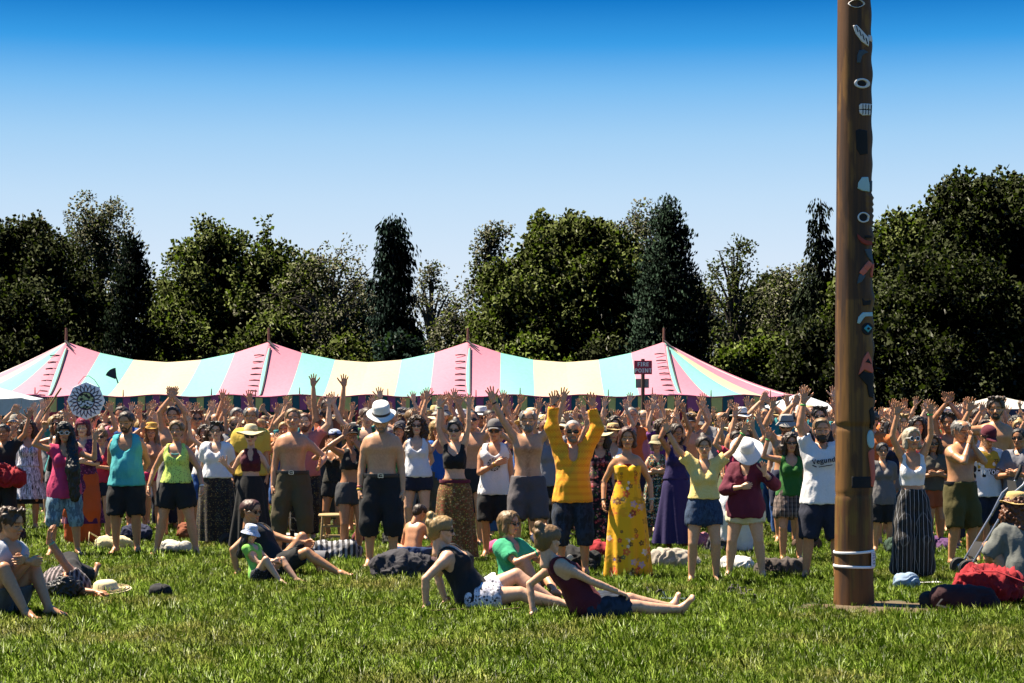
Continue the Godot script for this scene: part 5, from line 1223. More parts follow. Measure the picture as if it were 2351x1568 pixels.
func sun_board() -> void:
	# a round drum-like board with a ring of flame-shaped rays about a landscape disc
	var o := thing("sun_disc", "white round board with purple flame rays about a landscape disc, held overhead", "disc", Vector3(-5.260, 1.860, -24.600), 0)
	var white := mat("board white", Color(0.84, 0.82, 0.86), 0.6)
	var ink := mat("purple ink", Color(0.045, 0.025, 0.055), 0.7)
	var R := 0.228
	var pr := [Vector2(0.002, -0.02), Vector2(R, -0.02), Vector2(R + 0.006, 0.0), Vector2(R, 0.02), Vector2(0.002, 0.02)]
	var flat := Transform3D(Basis.from_euler(Vector3(PI / 2, 0, 0)), Vector3.ZERO)
	put("board", commit(lathe(pr, 8)), white, o, flat)
	var rim := []
	for q in 33: rim.append(Vector3(cos(TAU * q / 32.0) * 0.108, sin(TAU * q / 32.0) * 0.108, 0.024))
	put("inner_ring", commit(tube(rim, [0.008], 6)), ink, o)
	for q in 20:
		var a := TAU * q / 20.0
		var u := Vector3(cos(a), sin(a), 0)
		var w := Vector3(-sin(a), cos(a), 0)
		var pts := [u * 0.118 - w * 0.017, u * 0.15 - w * 0.020, u * 0.18 - w * 0.006, u * 0.205 + w * 0.012, u * 0.18 + w * 0.010, u * 0.15 + w * 0.018, u * 0.118 + w * 0.017]
		for k in pts.size(): pts[k] += Vector3(0, 0, 0.022)
		put("ray", commit(tube(pts, [0.0055], 5)), ink, o)
	var im := Image.create(128, 128, false, Image.FORMAT_RGB8)
	var n := leaf_noise(88, 0.03)
	for y in 128:
		for x in 128:
			var v := n.get_noise_2d(x, y * 1.3)
			var c := Color(0.78, 0.82, 0.86) if y < 40 else Color(0.66, 0.72, 0.52)
			if v > 0.12: c = Color(0.13, 0.14, 0.16)
			elif v > 0.02: c = Color(0.35, 0.40, 0.34)
			im.set_pixel(x, y, c)
	var pm := StandardMaterial3D.new()
	pm.resource_name = "painted landscape"
	pm.albedo_texture = ImageTexture.create_from_image(im)
	pm.uv1_triplanar = true
	pm.uv1_scale = Vector3.ONE * 4.5
	put("landscape", commit(lathe([Vector2(0.002, 0.0235), Vector2(0.10, 0.0235), Vector2(0.102, 0.0215)], 32)), pm, o, flat)
	put("hanging_cord", commit(tube([Vector3(-0.10, 0.21, 0), Vector3(-0.03, 0.30, -0.01), Vector3(0.03, 0.31, -0.01), Vector3(0.10, 0.26, -0.01), Vector3(0.17, 0.16, 0)], [0.004], 5)), ink, o)

func hand_fan() -> void:
	var o := thing("hand_fan", "dark folding fan held open above the crowd before the cream canvas", "fan", Vector3(-5.320, 2.160, -26.800), 0)
	var m := mat("fan paper", Color(0.02, 0.025, 0.035), 0.7)
	for q in 7:
		var a := deg_to_rad(100.0 + q * 9.0)
		var s := soup()
		var u := Vector3(cos(a), sin(a), 0)
		var w := Vector3(-sin(a), cos(a), 0)
		face4(s, u * 0.02 - w * 0.003, u * 0.16 - w * 0.013, u * 0.16 + w * 0.013 + Vector3(0, 0, 0.006), u * 0.02 + w * 0.003 + Vector3(0, 0, 0.004))
		face4(s, u * 0.02 + w * 0.003 + Vector3(0, 0, 0.0), u * 0.16 + w * 0.013 + Vector3(0, 0, 0.002), u * 0.16 - w * 0.013 - Vector3(0, 0, 0.004), u * 0.02 - w * 0.003 - Vector3(0, 0, 0.004))
		put("fan_leaf", commit(s), m, o)
	put("handle", commit(tube([Vector3(0.02, -0.05, 0), Vector3(-0.01, 0.04, 0)], [0.009], 6)), m, o)

func wicker_chair() -> void:
	var o := thing("wicker_stool", "small pale wicker stool among the tanned legs", "stool", Vector3(-2.305, 0, -25.736), 0)
	var m := cloth(Color(0.42, 0.28, 0.13))
	for e: Array in [[-1, -1], [1, -1], [-1, 1], [1, 1]]:
		put("leg", commit(tube([Vector3(e[0] * 0.15, 0, e[1] * 0.15), Vector3(e[0] * 0.13, 0.38, e[1] * 0.13)], [0.016], 7)), m, o)
	for y: float in [0.12, 0.25]:
		for q in 4:
			var a := PI / 2 * q
			put("stretcher", commit(tube([Vector3(cos(a) * 0.19 - sin(a) * 0.0, y, sin(a) * 0.19).rotated(Vector3.UP, PI / 4), Vector3(cos(a + PI / 2) * 0.19, y, sin(a + PI / 2) * 0.19).rotated(Vector3.UP, PI / 4)], [0.011], 6)), m, o)
	put("seat", commit(lathe([Vector2(0.002, 0.37), Vector2(0.19, 0.37), Vector2(0.20, 0.39), Vector2(0.19, 0.41), Vector2(0.002, 0.40)], 20)), m, o)

func pushchair() -> void:
	var o := thing("pushchair", "black folding pushchair with silver tubes standing on the grass", "pushchair", Vector3(5.093, 0, -20.894), 0)
	var dark := cloth(Color(0.012, 0.012, 0.014))
	var tube_ := mat("silver tube", Color(0.45, 0.46, 0.48), 0.3)
	tube_.metallic = 0.9
	var rubber := mat("rubber", Color(0.015, 0.015, 0.016), 0.7)
	for z: float in [-0.2, 0.2]:
		put("front_tube", commit(tube([Vector3(-0.34, 0.09, z), Vector3(-0.18, 0.36, z), Vector3(0.12, 0.86, z)], [0.013], 8)), tube_, o)
		put("rear_tube", commit(tube([Vector3(0.04, 0.10, z), Vector3(0.10, 0.45, z), Vector3(0.16, 0.82, z)], [0.013], 8)), tube_, o)
		put("handle_tube", commit(tube([Vector3(-0.02, 0.62, z), Vector3(0.10, 0.86, z), Vector3(0.22, 0.96, z), Vector3(0.28, 1.08, z)], [0.014], 8)), tube_, o)
		put("grip", commit(tube([Vector3(0.24, 1.0, z), Vector3(0.285, 1.10, z), Vector3(0.30, 1.16, z)], [0.02, 0.022, 0.018], 8)), rubber, o)
		put("brace", commit(tube([Vector3(-0.20, 0.30, z), Vector3(0.05, 0.14, z)], [0.010], 6)), tube_, o)
		for x: float in [-0.36, 0.05]:
			for dz: float in [-0.03, 0.03]:
				var wheel := put("wheel", commit(lathe([Vector2(0.03, -0.014), Vector2(0.082, -0.014), Vector2(0.09, 0.0), Vector2(0.082, 0.014), Vector2(0.03, 0.014)], 22)), rubber, o, Transform3D(Basis.from_euler(Vector3(PI / 2, 0, 0)), Vector3(x, 0.09, z + dz)))
				put("hub", commit(lathe([Vector2(0.001, -0.018), Vector2(0.03, -0.018), Vector2(0.03, 0.018), Vector2(0.001, 0.018)], 12)), tube_, wheel)
	var seat := soup()
	var a := PackedVector3Array()
	var b := PackedVector3Array()
	for e: Array in [[-0.26, 0.20], [-0.20, 0.36], [-0.02, 0.34], [0.10, 0.58], [0.17, 0.84], [0.14, 1.0]]:
		a.append(Vector3(e[0], e[1], -0.19))
		b.append(Vector3(e[0], e[1], 0.19))
	skin(seat, [a, b], false, false)
	rumple(seat, 0.02, 6.0)
	put("seat_sling", commit(seat), dark, o)
	put("footrest", commit(tube([Vector3(-0.27, 0.18, -0.2), Vector3(-0.30, 0.16, 0), Vector3(-0.27, 0.18, 0.2)], [0.014], 6)), rubber, o)
	var bag := soup()
	slab(bag, Vector3(0.26, 0.52, 0.0), Vector3(0.16, 0.42, 0.34))
	put("hanging_bag", commit(bag), dark, o)

# ---------------------------------------------------------------- people
# All measures are for a body 1.75 m tall, facing +z, its own right hand at -x; the node is scaled to the person's height.
# An arm is [wrist x outward, y, z from the shoulder, elbow hint x, y, z, hand, finger direction, palm direction]
const ARMS := {
	"up": [0.05, 0.52, 0.05, 1.0, 0.0, 0.25, "open", Vector3(0.05, 1, 0.06), Vector3(0, -0.1, 1)],
	"up_wide": [0.26, 0.45, 0.04, 1.0, 0.0, 0.2, "open", Vector3(0.22, 1, 0.05), Vector3(0, -0.1, 1)],
	"up_in": [-0.03, 0.50, 0.07, 1.0, 0.1, 0.3, "open", Vector3(-0.1, 1, 0.05), Vector3(0.1, -0.1, 1)],
	"up_soft": [0.10, 0.40, 0.14, 1.0, -0.1, 0.4, "open", Vector3(-0.05, 1, 0.12), Vector3(0, 0, 1)],
	"up_bent": [0.14, 0.22, 0.16, 1.0, -0.8, 0.3, "open", Vector3(-0.05, 1, 0.1), Vector3(0, 0, 1)],
	"join": [-0.12, 0.48, 0.06, 1.0, 0.1, 0.2, "flat", Vector3(-0.45, 1, 0.0), Vector3(-0.3, 0.3, 1)],
	"down": [0.07, -0.53, 0.04, 0.5, 0.0, -1.0, "relaxed", Vector3(0.0, -1, 0.16), Vector3(-1, 0, -0.15)],
	"away": [0.20, -0.47, 0.08, 0.6, 0.0, -1.0, "relaxed", Vector3(0.1, -1, 0.25), Vector3(-1, 0, 0.1)],
	"behind": [-0.09, -0.44, -0.17, 1.0, 0.0, -0.5, "relaxed", Vector3(-0.7, -0.7, 0.0), Vector3(0, 0, -1)],
	"bent": [0.10, -0.19, 0.25, 0.7, -0.6, -0.6, "open", Vector3(0.25, 0.55, 0.75), Vector3(-0.5, 0.5, 0.5)],
	"offer": [0.20, -0.14, 0.20, 0.5, -1.0, -0.2, "open", Vector3(0.55, 0.75, 0.25), Vector3(-0.3, 0, 1)],
	"clasp": [-0.13, -0.20, 0.24, 1.0, -0.6, -0.2, "relaxed", Vector3(-0.9, 0.1, 0.25), Vector3(0, 0.1, -1)],
	"pray": [-0.155, 0.05, 0.24, 0.8, -1.0, 0.1, "flat", Vector3(-0.05, 1, 0.12), Vector3(-1, 0, 0)],
	"pray_high": [-0.145, 0.10, 0.19, 0.6, -1.0, 0.3, "flat", Vector3(-0.08, 1, 0.1), Vector3(-1, 0, 0)],
	"face": [-0.08, 0.10, 0.17, 0.8, -0.8, 0.3, "open", Vector3(-0.3, 1, 0.05), Vector3(-0.4, 0, -1)],
	"heart": [-0.19, -0.15, 0.15, 0.8, -0.8, -0.1, "flat", Vector3(-1, 0.25, 0.1), Vector3(0, 0, -1)],
	"hat": [-0.04, 0.27, 0.12, 1.0, 0.2, 0.3, "relaxed", Vector3(-0.5, 0.8, -0.1), Vector3(-0.7, -0.2, -0.4)],
	"hold_up": [0.06, 0.36, 0.10, 1.0, -0.2, 0.3, "fist", Vector3(0, 1, 0.15), Vector3(0, -0.1, 1)],
}
const SKIN := [Color(0.67, 0.37, 0.205), Color(0.59, 0.30, 0.15), Color(0.48, 0.225, 0.105), Color(0.73, 0.45, 0.29), Color(0.33, 0.165, 0.10), Color(0.65, 0.325, 0.175), Color(0.22, 0.11, 0.07)]
const HAIR := {"brown": Color(0.055, 0.03, 0.016), "black": Color(0.012, 0.010, 0.010), "blonde": Color(0.56, 0.35, 0.12), "pale": Color(0.72, 0.62, 0.45), "grey": Color(0.30, 0.28, 0.26), "ginger": Color(0.23, 0.075, 0.025), "auburn": Color(0.11, 0.03, 0.018), "chestnut": Color(0.095, 0.045, 0.02), "sandy": Color(0.32, 0.185, 0.07), "white": Color(0.62, 0.60, 0.57), "plum": Color(0.16, 0.02, 0.04)}

func grow_head(man: bool, cell: float) -> Dictionary:
	var f := Field.new(Vector3(-0.105, -0.22, -0.13), Vector3(0.105, 0.14, 0.14), cell)
	var w := 1.0 if man else 0.94
	f.cap(Vector3(0, 0.038, -0.032), Vector3(0, 0.045, 0.022), 0.079 * w, 0.074 * w, 0.02)
	f.cap(Vector3(0, 0.01, 0.028), Vector3(0, -0.055, 0.048), 0.058 * w, 0.042 * w, 0.03)
	f.cap(Vector3(0, -0.092, 0.062), Vector3(0, -0.088, 0.066), 0.022 * w, 0.02 * w, 0.025)
	for sd: float in [-1.0, 1.0]:
		f.cap(Vector3(0.054 * w * sd, -0.03, 0.0), Vector3(0.02 * w * sd, -0.09, 0.052), 0.02, 0.018, 0.025)
		f.cap(Vector3(0.036 * w * sd, -0.022, 0.062), Vector3(0.05 * w * sd, -0.012, 0.045), 0.022, 0.02, 0.02)
		f.cap(Vector3(0.012 * sd, 0.027, 0.085), Vector3(0.048 * w * sd, 0.024, 0.068), 0.010, 0.008, 0.014)
		f.cap(Vector3(0.078 * w * sd, -0.028, -0.004), Vector3(0.081 * w * sd, 0.02, -0.014), 0.008, 0.013, 0.006)
	for sd: float in [-1.0, 1.0]:
		f.carve(Vector3(0.031 * sd, 0.004, 0.101), Vector3(0.034 * sd, 0.004, 0.098), 0.0185)
		f.cap(Vector3(0.031 * sd, 0.003, 0.069), Vector3(0.032 * sd, 0.003, 0.069), 0.0145, 0.0145, 0.004)
	f.cap(Vector3(0, 0.012, 0.082), Vector3(0, -0.028, 0.106), 0.008, 0.0125, 0.009)
	f.cap(Vector3(-0.013, -0.033, 0.092), Vector3(0.013, -0.033, 0.092), 0.009, 0.009, 0.008)
	f.cap(Vector3(-0.018, -0.061, 0.083), Vector3(0.018, -0.061, 0.083), 0.0095, 0.0095, 0.008)
	f.cap(Vector3(0, -0.05, -0.022), Vector3(0, -0.2, -0.03), 0.056 if man else 0.046, 0.058 if man else 0.049, 0.03)
	var s := f.net()
	var cl := PackedColorArray()
	for p: Vector3 in s.v:
		var q := Color.WHITE
		if p.z > 0.07 and absf(p.x) < 0.026 and absf(p.y + 0.061) < 0.0095:
			q = Color(0.80, 0.52, 0.50) if man else Color(0.78, 0.40, 0.40)
		elif p.z > 0.05 and absf(absf(p.x) - 0.031) < 0.017 and absf(p.y - 0.001) < 0.0045:
			q = Color(0.10, 0.08, 0.08)
		elif p.z > 0.05 and absf(absf(p.x) - 0.034) < 0.022 and absf(p.y - 0.029 + absf(absf(p.x) - 0.03) * 0.12) < 0.0055:
			q = Color(0.28, 0.2, 0.17)
		cl.append(q)
	s.c = cl
	return s

func grow_hand(style: String, cell: float) -> Dictionary:      # a right hand: fingers +y, palm +z, thumb +x
	var f := Field.new(Vector3(-0.085, -0.045, -0.03), Vector3(0.11, 0.20, 0.075), cell)
	f.cap(Vector3(0, -0.045, 0), Vector3(0, 0.012, 0), 0.026, 0.0235, 0.01)
	var kx := [0.030, 0.0105, -0.0095, -0.0285]
	var ln := [0.073, 0.081, 0.075, 0.059]
	var spread := {"open": [15.0, 3.0, -9.0, -24.0], "flat": [3.0, 0.5, -2.0, -5.0], "relaxed": [5.0, 1.0, -3.0, -8.0], "fist": [2.0, 0.0, -2.0, -4.0]}
	var curl: Dictionary = {"open": [0.10, 0.14, 0.12], "flat": [0.05, 0.08, 0.06], "relaxed": [0.4, 0.55, 0.4], "fist": [1.3, 1.6, 1.0]}
	for q in 4:
		var kn := Vector3(kx[q], 0.088 - absf(q - 1.2) * 0.004, 0)
		f.cap(Vector3(kx[q] * 0.62, 0.012, 0), kn, 0.0165, 0.0118, 0.010)
		var a := deg_to_rad(spread[style][q])
		var dir := Vector3(sin(a), cos(a), 0)
		var p := kn
		var bend := 0.0
		var part := [0.47, 0.30, 0.23]
		var rr := [0.0102, 0.0092, 0.0084, 0.0072]
		for j in 3:
			bend += curl[style][j] * (1.0 + 0.12 * q)
			var e: Vector3 = p + (dir * cos(bend) + Vector3(0, 0, 1) * sin(bend)) * ln[q] * part[j]
			f.cap(p, e, rr[j], rr[j + 1], 0.004)
			p = e
	var tt := {"open": [Vector3(0.052, 0.052, 0.010), Vector3(0.080, 0.083, 0.014), Vector3(0.095, 0.106, 0.014)], "flat": [Vector3(0.043, 0.055, 0.012), Vector3(0.052, 0.085, 0.014), Vector3(0.054, 0.106, 0.014)], "relaxed": [Vector3(0.042, 0.052, 0.018), Vector3(0.050, 0.080, 0.03), Vector3(0.048, 0.102, 0.036)], "fist": [Vector3(0.042, 0.05, 0.025), Vector3(0.035, 0.075, 0.045), Vector3(0.012, 0.082, 0.05)]}
	f.cap(Vector3(0.016, 0.018, 0.006), tt[style][0], 0.0175, 0.013, 0.012)
	f.cap(tt[style][0], tt[style][1], 0.0125, 0.0105, 0.004)
	f.cap(tt[style][1], tt[style][2], 0.0105, 0.0085, 0.004)
	f.cap(Vector3(-0.022, 0.02, 0.004), Vector3(-0.026, 0.06, 0.004), 0.014, 0.011, 0.01)
	return f.net()

# hair is grown in the head's own space
func grow_hair(style: String) -> Dictionary:
	var lo := Vector3(-0.17, -0.16, -0.19)
	var hi := Vector3(0.17, 0.26, 0.15)
	var cell := 0.0095
	match style:
		"long": lo.y = -0.46
		"mane": lo = Vector3(-0.19, -0.88, -0.2); hi = Vector3(0.23, 0.2, 0.3); cell = 0.012
		"curly", "wavy": lo.y = -0.33; lo.x = -0.2; hi.x = 0.2
		"beard": lo = Vector3(-0.1, -0.2, -0.06); hi = Vector3(0.1, 0.05, 0.15); cell = 0.0075
		"stubble": lo = Vector3(-0.1, -0.2, -0.06); hi = Vector3(0.1, 0.05, 0.15); cell = 0.0065
	var f := Field.new(lo, hi, cell)
	if style == "beard" or style == "stubble":
		var o := 0.011 if style == "beard" else 0.0035
		f.cap(Vector3(0, -0.088, 0.060), Vector3(0, -0.085, 0.066), 0.024 + o, 0.022 + o, 0.02)
		for sd: float in [-1.0, 1.0]:
			f.cap(Vector3(0.06 * sd, -0.02, 0.012), Vector3(0.022 * sd, -0.086, 0.056), 0.014 + o, 0.02 + o, 0.02)
			f.cap(Vector3(0.0, -0.046, 0.092), Vector3(0.024 * sd, -0.058, 0.083), 0.005 + o * 0.4, 0.006 + o * 0.4, 0.008)
			f.cap(Vector3(0.024 * sd, -0.058, 0.080), Vector3(0.020 * sd, -0.085, 0.068), 0.008 + o * 0.4, 0.012 + o * 0.4, 0.01)
		f.carve(Vector3(-0.014, -0.063, 0.105), Vector3(0.014, -0.063, 0.105), 0.0125)
		var b := f.net()
		rumple(b, 0.006 if style == "beard" else 0.001, 60.0, Vector3(1, 0.5, 1))
		return b
	var off := 0.016
	if style == "buzz": off = 0.004
	if style == "crop": off = 0.010
	if style == "curly" or style == "wavy" or style == "mane": off = 0.024
	f.cap(Vector3(0, 0.038, -0.036), Vector3(0, 0.046, 0.018), 0.079 + off, 0.074 + off, 0.02)
	f.cap(Vector3(0, -0.02, -0.06), Vector3(0, 0.02, -0.05), 0.06 + off * 0.6, 0.07 + off * 0.6, 0.02)
	match style:
		"bob", "side":
			for sd: float in [-1.0, 1.0]:
				f.cap(Vector3(0.068 * sd, 0.04, 0.0), Vector3(0.075 * sd, -0.075, 0.0), 0.03, 0.034, 0.03)
			f.cap(Vector3(0, 0.0, -0.06), Vector3(0, -0.08, -0.065), 0.07, 0.06, 0.03)
		"long":
			for sd: float in [-1.0, 1.0]:
				f.cap(Vector3(0.07 * sd, 0.03, -0.01), Vector3(0.082 * sd, -0.12, -0.015), 0.03, 0.034, 0.03)
				f.cap(Vector3(0.082 * sd, -0.12, -0.015), Vector3(0.08 * sd, -0.34, 0.04), 0.034, 0.022, 0.03)
			f.cap(Vector3(0, 0.0, -0.06), Vector3(0, -0.36, -0.10), 0.075, 0.06, 0.04)
		"curly", "wavy":
			for sd: float in [-1.0, 1.0]:
				f.cap(Vector3(0.075 * sd, 0.04, -0.01), Vector3(0.105 * sd, -0.07, -0.01), 0.04, 0.05, 0.04)
				f.cap(Vector3(0.105 * sd, -0.07, -0.01), Vector3(0.10 * sd, -0.20, 0.0), 0.05, 0.035, 0.04)
			f.cap(Vector3(0, 0.0, -0.07), Vector3(0, -0.2, -0.08), 0.08, 0.07, 0.04)
		"mane":                                                   # hangs to the hip over the left shoulder
			f.cap(Vector3(-0.07, 0.03, -0.01), Vector3(-0.08, -0.16, -0.02), 0.035, 0.03, 0.03)
			f.cap(Vector3(0.07, 0.03, -0.01), Vector3(0.095, -0.14, 0.02), 0.045, 0.06, 0.03)
			f.cap(Vector3(0.095, -0.14, 0.06), Vector3(0.105, -0.45, 0.20), 0.065, 0.085, 0.03)
			f.cap(Vector3(0.105, -0.45, 0.20), Vector3(0.13, -0.80, 0.21), 0.085, 0.06, 0.03)
			f.cap(Vector3(0, 0.0, -0.06), Vector3(0.02, -0.5, -0.12), 0.08, 0.05, 0.04)
		"bun":
			f.cap(Vector3(0, 0.115, -0.085), Vector3(0, 0.135, -0.10), 0.045, 0.038, 0.015)
			f.cap(Vector3(0.03, 0.09, -0.11), Vector3(-0.02, 0.07, -0.12), 0.03, 0.03, 0.02)
		"knot":
			f.cap(Vector3(0, 0.05, -0.12), Vector3(0, 0.04, -0.13), 0.045, 0.04, 0.015)
		"tail":
			f.cap(Vector3(0, 0.06, -0.10), Vector3(0, 0.04, -0.145), 0.03, 0.03, 0.015)
			f.cap(Vector3(0, 0.04, -0.145), Vector3(0, -0.13, -0.13), 0.03, 0.018, 0.02)
		"tousled":
			for q in 14:
				var a := q * 2.4
				var r := 0.02 + 0.045 * fmod(q * 0.618, 1.0)
				f.cap(Vector3(cos(a) * r * 1.2, 0.10, sin(a) * r * 1.5 - 0.01), Vector3(cos(a) * r * 1.7, 0.128, sin(a) * r * 1.9 + 0.005), 0.022, 0.012, 0.012)
	# the face stays free
	var low := style in ["bob", "long", "curly", "wavy", "mane", "side"]
	f.carve(Vector3(0, -0.015, 0.115), Vector3(0, -0.09, 0.125), 0.082)
	f.carve(Vector3(0, 0.018, 0.12), Vector3(0, 0.018, 0.125), 0.078 if style == "side" else 0.074)
	if not low:
		for sd: float in [-1.0, 1.0]:
			f.carve(Vector3(0.09 * sd, -0.03, 0.03), Vector3(0.1 * sd, -0.10, 0.0), 0.047)
		f.cut(Vector3(0, -0.075, 0), Vector3(0, -1, 0.3).normalized())
	if style == "receding":
		f.carve(Vector3(0, 0.12, 0.06), Vector3(0, 0.15, -0.04), 0.062)
	var s := f.net()
	rumple(s, {"curly": 0.030, "wavy": 0.018, "mane": 0.02, "tousled": 0.018, "bun": 0.006, "knot": 0.006, "bob": 0.008, "tail": 0.006, "buzz": 0.001, "crop": 0.006}.get(style, 0.011), 34.0 if style != "curly" else 30.0, Vector3(1.0, 0.35 if style != "curly" else 0.9, 1.0))
	return s

func ik(a: Vector3, b: Vector3, l1: float, l2: float, hint: Vector3) -> Array:
	var d := b - a
	var l := clampf(d.length(), 0.05, (l1 + l2) * 0.998)
	d = d.normalized()
	b = a + d * l
	var x := (l1 * l1 - l2 * l2 + l * l) / (2.0 * l)
	var h := sqrt(maxf(l1 * l1 - x * x, 0.0))
	var side := (hint - d * hint.dot(d)).normalized()
	return [a + d * x + side * h, b]

func person_frame(p: Dictionary) -> Dictionary:
	var man: bool = p.get("sex", "f") == "m"
	var g: float = p.get("g", 1.0)
	var pel: Vector3 = p.get("pelvis", Vector3(0, 0.93, 0))
	var up: Vector3 = (p.get("up", Vector3(0, 1, 0)) as Vector3).normalized()
	var front: Vector3 = p.get("front", Vector3(0, 0, 1))
	var side := up.cross(front).normalized()
	front = side.cross(up).normalized()
	var tb := Basis(side, up, front)
	var B := []                                                    # [a, b, ra, rb, k, tag]
	var st := [[-0.04, 0.165, 0.105], [0.04, 0.160, 0.105], [0.13, 0.142, 0.096], [0.24, 0.150, 0.100], [0.36, 0.172, 0.112], [0.445, 0.168, 0.092]] if man else [[-0.05, 0.172, 0.106], [0.03, 0.160, 0.102], [0.13, 0.122, 0.086], [0.24, 0.128, 0.088], [0.35, 0.145, 0.095], [0.435, 0.142, 0.078]]
	var curve: float = p.get("bend", 0.0)
	var spine := func(y: float, z := 0.0) -> Vector3:
		var a := curve * clampf(y / 0.5, 0.0, 1.2)
		return pel + up * (y * cos(a * 0.6)) + front * (y * sin(a * 0.6) + z)
	for q in st.size():
		var r: float = st[q][2] * (1.0 + (g - 1.0) * (1.15 if q in [1, 2, 3] else 0.8))
		var w: float = maxf(st[q][1] * (1.0 + (g - 1.0) * 0.75) - r, 0.01)
		var at: Vector3 = spine.call(st[q][0])
		B.append([at - side * w, at + side * w, r, r, 0.06, "torso%d" % q])
	var belly: float = p.get("belly", 0.0)
	if belly > 0.0:
		var at: Vector3 = spine.call(0.13, 0.06)
		B.append([at, at + up * 0.05, 0.09 * belly, 0.085 * belly, 0.08, "torso2"])
	if not man:
		var bust: float = p.get("bust", 1.0)
		for sd: float in [-1.0, 1.0]:
			var at: Vector3 = spine.call(0.325, 0.062 + 0.02 * bust)
			B.append([at + side * sd * 0.07, at + side * sd * 0.075 + up * 0.02, 0.058 * bust, 0.05 * bust, 0.035, "torso4"])
	else:
		for sd: float in [-1.0, 1.0]:
			var at: Vector3 = spine.call(0.375, 0.068)
			B.append([at + side * sd * 0.05, at + side * sd * 0.11 + up * 0.01, 0.034, 0.038, 0.05, "torso4"])
	var nb: Vector3 = spine.call(0.49, -0.012)
	var hd: Array = p.get("head", [0.0, 0.0, 0.0])
	var hb := tb * Basis.from_euler(Vector3(deg_to_rad(hd[1]), deg_to_rad(hd[0]), deg_to_rad(hd[2])))
	if p.has("gaze"):
		var gz: Vector3 = (p.gaze as Vector3).normalized()
		var sx := Vector3.UP.cross(gz).normalized()
		hb = Basis(sx, gz.cross(sx).normalized(), gz)
	var head: Vector3 = nb + up * 0.10 + hb.y * 0.105 + hb.z * 0.012
	B.append([nb, head - hb.y * 0.08 - hb.z * 0.03, 0.062 if man else 0.052, 0.054 if man else 0.045, 0.04, "neck"])
	var sw := (0.182 if man else 0.158) * (1.0 + (g - 1.0) * 0.6)
	var out := {"bones": B, "basis": tb, "pelvis": pel, "head": Transform3D(hb * (1.08 if man else 1.05), head), "hands": [], "man": man, "arms": [], "legs": [], "g": g, "spine": spine, "sw": sw, "chest": p.get("chest", 0.0)}
	var L := 1.0
	for sd: float in [-1.0, 1.0]:
		var sh: Vector3 = spine.call(0.435) + side * sd * (sw - 0.02)
		var given = p.get("arm_r", p.get("arms", "down")) if sd < 0.0 else p.get("arm_l", p.get("arms", "down"))
		var a: Array = ARMS[given] if given is String else given
		var jit: Vector3 = p.get("jr", Vector3.ZERO) if sd < 0.0 else p.get("jl", Vector3.ZERO)
		var rel := Vector3(a[0] + jit.x, a[1] + jit.y, a[2] + jit.z)
		var lift := clampf(rel.y / 0.5, 0.0, 1.0)
		sh += up * 0.045 * lift - side * sd * 0.022 * lift
		var to := sh + tb * Vector3(rel.x * sd, rel.y, rel.z)
		if p.has("wrist_r") and sd < 0.0: to = p.wrist_r
		if p.has("wrist_l") and sd > 0.0: to = p.wrist_l
		var bent := ik(sh, to, 0.285 * L, 0.255 * L, tb * Vector3(a[3] * sd, a[4], a[5]))
		var el: Vector3 = bent[0]
		var wr: Vector3 = bent[1]
		var t := (1.0 if man else 0.86) * (1.0 + (g - 1.0) * 0.7)
		B.append([sh - side * sd * 0.02, sh + (el - sh) * 0.3, 0.060 * t, 0.054 * t, 0.045, "arm_top"])
		B.append([sh + (el - sh) * 0.2, el, 0.053 * t, 0.039 * t, 0.014, "upper%d" % int(sd)])
		B.append([el, el + (wr - el) * 0.3, 0.039 * t, 0.041 * t, 0.008, "fore%d" % int(sd)])
		B.append([el + (wr - el) * 0.3, wr, 0.041 * t, 0.0265, 0.006, "fore%d" % int(sd)])
		var ft: Vector3 = a[7]
		var fd := (tb * Vector3(ft.x * sd, ft.y, ft.z)).normalized()
		if p.has("fingers_r") and sd < 0.0: fd = (p.fingers_r as Vector3).normalized()
		if p.has("fingers_l") and sd > 0.0: fd = (p.fingers_l as Vector3).normalized()
		fd = (fd + (wr - el).normalized() * 0.35).normalized()
		var pt: Vector3 = a[8]
		var pd := tb * Vector3(pt.x * sd, pt.y, pt.z)
		if p.has("palm_r") and sd < 0.0: pd = p.palm_r
		if p.has("palm_l") and sd > 0.0: pd = p.palm_l
		pd = (pd - fd * pd.dot(fd)).normalized()
		var hx := fd.cross(pd)
		var hs := 1.0 if man else 0.92
		out.hands.append([a[6], Transform3D(Basis(hx * (-sd), fd, pd) * hs, wr)])
		out.arms.append([sh, el, wr])
	var stance: float = p.get("stance", 0.11)
	for sd: float in [-1.0, 1.0]:
		var hip := pel + tb * Vector3(0.088 * sd * (1.0 + (g - 1.0) * 0.5), -0.03, 0.0)
		var foot := Vector3(stance * sd, 0.075, 0.0)
		if p.has("foot_r") and sd < 0.0: foot = p.foot_r
		if p.has("foot_l") and sd > 0.0: foot = p.foot_l
		var kh := Vector3(0.25 * sd, 0, 1)
		if p.has("knee_r") and sd < 0.0: kh = p.knee_r
		if p.has("knee_l") and sd > 0.0: kh = p.knee_l
		var bent := ik(hip, foot, 0.425, 0.415, kh)
		var kn: Vector3 = bent[0]
		var an: Vector3 = bent[1]
		var t := (1.0 if man else 1.03) * (1.0 + (g - 1.0) * 0.9)
		B.append([hip, hip + (kn - hip) * 0.4, 0.098 * t, 0.083 * t, 0.04, "thigh%d" % int(sd)])
		B.append([hip + (kn - hip) * 0.4, kn, 0.083 * t, 0.053 * t, 0.006, "thigh%d" % int(sd)])
		var bk := ((kn - hip).normalized() + (kn - an).normalized()).normalized() if (kn - hip).normalized().dot((an - kn).normalized()) < 0.97 else kh
		bk = -(bk - (an - kn).normalized() * bk.dot((an - kn).normalized())).normalized()
		var cf := kn + (an - kn) * 0.3 + bk * 0.014
